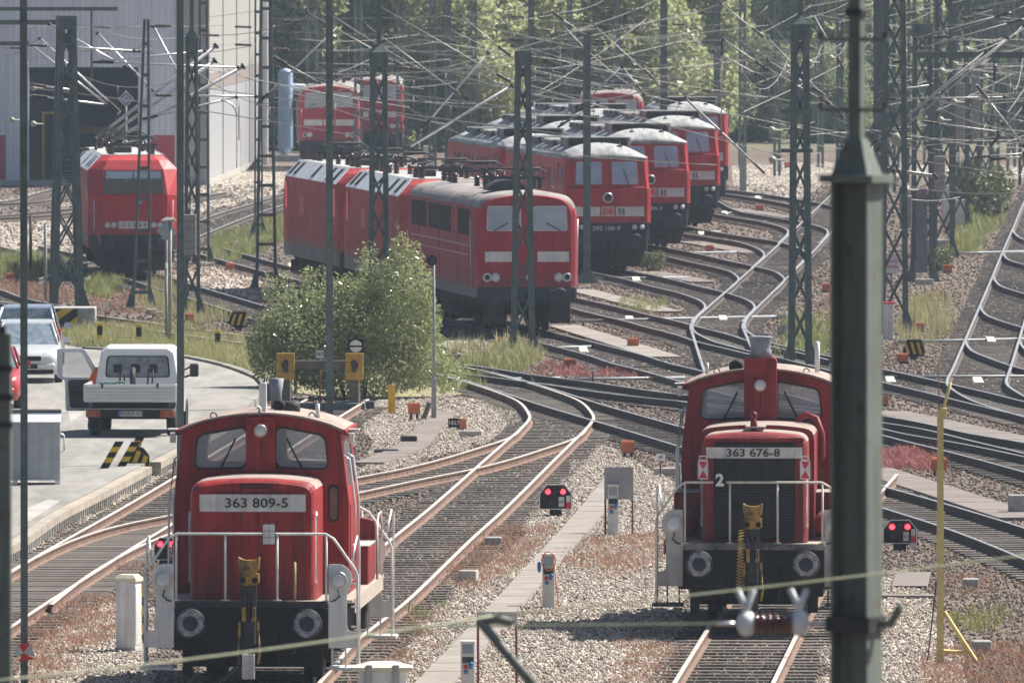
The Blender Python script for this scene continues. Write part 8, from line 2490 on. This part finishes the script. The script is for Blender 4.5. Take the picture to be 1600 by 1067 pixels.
GRASS = tuft_set('dry_grass', leaf_mat('dry_grass_blade', (0.44, 0.40, 0.215), (0.22, 0.235, 0.09), 0.35, 0.6), 4, 20, 0.34, 0.10, 0.28, 0.008, 61)
GREENG = tuft_set('green_grass', leaf_mat('green_grass_blade', (0.33, 0.34, 0.135), (0.14, 0.18, 0.055), 0.35, 0.6), 4, 20, 0.26, 0.10, 0.30, 0.009, 62)
REDW = tuft_set('red_weed', leaf_mat('red_weed_stem', (0.34, 0.175, 0.125), (0.26, 0.19, 0.11), 0.3, 0.7), 4, 20, 0.10, 0.13, 0.6, 0.008, 63)
REDD = tuft_set('crimson_weed', leaf_mat('crimson_weed_stem', (0.38, 0.13, 0.13), (0.28, 0.13, 0.10), 0.3, 0.7), 4, 26, 0.13, 0.11, 0.5, 0.009, 64)
def jit(px, a=1.0):
    out = []
    for i in range(len(px)):
        (x0, y0), (x1, y1) = px[i], px[(i + 1) % len(px)]
        n_ = max(2, int(math.hypot(x1 - x0, y1 - y0) / 12))
        for j in range(n_):
            t = j / n_
            out.append((x0 + (x1 - x0) * t + rnd.uniform(-9, 9) * a, y0 + (y1 - y0) * t + rnd.uniform(-4, 4) * a))
    return out
veg = [
    ('grass', GRASS, [(100, 540), (135, 512), (250, 512), (340, 522), (400, 545), (400, 590), (349, 570), (297, 558), (176, 543)], 7, 0.45, 1.15, 'tall dry grass on the verge beyond the street'),
    ('grass', GREENG, [(90, 528), (125, 508), (180, 512), (300, 545), (395, 570), (398, 590), (297, 559), (128, 543)], 5, 0.4, 1.1, 'green grass mixed into the verge beyond the street'),
    ('grass', GREENG, [(690, 610), (700, 575), (745, 560), (800, 548), (850, 552), (830, 578), (770, 590), (740, 612)], 3.2, 0.6, 1.3, 'green grass around the lattice mast and the foot of the bush'),
    ('grass', GRASS, [(700, 545), (760, 540), (850, 545), (845, 570), (740, 575)], 1.6, 0.8, 1.8, 'tall dry stalks around the lattice mast in the grass'),
    ('grass', GREENG, [(120, 452), (140, 438), (180, 435), (190, 455), (160, 468)], 2.6, 0.8, 1.6, 'grass tuft before the bright red electric locomotive'),
    ('grass', GRASS, [(225, 490), (240, 440), (270, 440), (290, 480), (330, 480), (360, 500), (300, 508)], 2.2, 0.7, 1.4, 'dry grass around the narrow mast'),
    ('grass', GREENG, [(-20, 432), (0, 405), (60, 403), (110, 415), (110, 435), (40, 440)], 2.6, 0.8, 1.8, 'green grass behind the parked cars'),
    ('grass', GREENG, [(325, 415), (335, 370), (400, 355), (450, 345), (450, 372), (400, 400)], 1.9, 0.7, 1.6, 'pale green grass left of the faded electrics'),
    ('grass', GREENG, [(960, 478), (985, 465), (1040, 475), (1030, 492), (990, 490)], 2.2, 0.5, 1.0, 'grass beside the walkway right of the old electric'),
    ('grass', GREENG, [(1215, 560), (1225, 500), (1300, 490), (1300, 560)], 1.6, 0.6, 1.6, 'pale tall grass around the crossbar mast'),
    ('grass', GRASS, [(1400, 530), (1420, 480), (1475, 460), (1490, 510), (1450, 540)], 1.3, 0.6, 1.7, 'grey dry grass around the first right-hand mast'),
    ('grass', GREENG, [(1475, 400), (1490, 340), (1545, 300), (1575, 300), (1560, 345), (1520, 400)], 1.5, 0.8, 2.0, 'grass right of the mast row'),
    ('weeds', REDW, [(35, 1060), (45, 970), (100, 930), (180, 930), (185, 990), (120, 1025), (70, 1075)], 8.0, 0.6, 1.3, 'reddish weeds at the lower left behind the pole'),
    ('weeds', REDW, [(690, 905), (720, 850), (800, 820), (865, 825), (830, 870), (740, 930)], 7.0, 0.6, 1.2, 'reddish weeds right of the left shunter track'),
    ('weeds', REDW, [(875, 880), (900, 840), (1035, 835), (1045, 880), (960, 905)], 6.0, 0.5, 1.2, 'reddish weeds left of the right shunter'),
    ('weeds', REDW, [(1430, 1090), (1440, 1030), (1480, 1010), (1620, 1000), (1620, 1100)], 8.0, 0.6, 1.3, 'reddish weeds at the lower right'),
    ('weeds', REDW, [(960, 1090), (980, 1000), (1030, 970), (1060, 1000), (1040, 1090)], 4.5, 0.6, 1.2, 'reddish weeds left of the foremost rails'),
    ('weeds', REDD, [(1375, 735), (1378, 708), (1420, 702), (1470, 720), (1455, 738), (1410, 730)], 16, 0.8, 1.5, 'crimson weeds right of the big mast'),
    ('weeds', REDD, [(820, 586), (850, 567), (940, 575), (1000, 587), (1040, 595), (880, 590)], 2.2, 0.8, 1.4, 'crimson weeds along the middle turnouts'),
    ('weeds', REDW, [(-20, 455), (0, 438), (80, 445), (130, 470), (70, 478), (30, 462)], 4.0, 0.8, 1.5, 'reddish weeds before the parked cars'),
    ('weeds', REDW, [(130, 470), (160, 455), (230, 455), (260, 490), (170, 490)], 3.5, 0.7, 1.3, 'reddish weeds around the striped concrete block'),
    ('weeds', REDW, [(180, 905), (180, 880), (250, 880), (240, 935)], 4.5, 0.5, 1.1, 'reddish weeds behind the white cabinet'),
    ('weeds', REDW, [(1470, 930), (1480, 895), (1560, 900), (1560, 930)], 4.0, 0.5, 1.0, 'reddish weeds right of the yellow post'),
    ('weeds', REDW, [(590, 985), (620, 960), (700, 950), (690, 1000), (640, 1060), (560, 1090)], 3.5, 0.5, 1.1, 'sparse reddish weeds beside the left shunter'),
    ('weeds', REDW, [(1300, 510), (1290, 455), (1330, 455), (1330, 520)], 3.0, 0.6, 1.3, 'reddish weeds behind the big mast'),
    ('grass', GREENG, [(140, 780), (150, 765), (172, 760), (168, 790), (150, 800)], 3.7, 0.5, 1.0, 'grass growing along the street edge'),
    ('grass', GREENG, [(600, 1000), (640, 955), (700, 930), (710, 945), (650, 1000)], 1.1, 0.4, 0.9, 'sparse green tufts beside the left shunter'),
    ('grass', GREENG, [(1480, 985), (1490, 955), (1560, 955), (1560, 990)], 2.2, 0.6, 1.2, 'grass tuft right of the yellow post'),
]
for i, (nm, cset, px, den, s0, s1, lab) in enumerate(veg):
    scatter(nm, jit(px, 0.6), cset, den, s0, s1, 200 + i, lab, nm, tilt=0.15)

# ------------------------------------------------------------------ haze
hz = MB().box(-420, 520, -30, 1300, -1.0, 30.0)
ho = hz.build('haze', None)
hm_ = bpy.data.materials.new('haze_air')
hm_.use_nodes = True
hn = hm_.node_tree.nodes
hn.remove(hn['Principled BSDF'])
pv = hn.new('ShaderNodeVolumePrincipled')
pv.inputs['Color'].default_value = (0.66, 0.82, 1.0, 1)
pv.inputs['Density'].default_value = 0.000125
pv.inputs['Anisotropy'].default_value = 0.25
hm_.node_tree.links.new(pv.outputs[0], hn['Material Output'].inputs['Volume'])
ho.data.materials.append(hm_)
ho['kind'] = 'stuff'
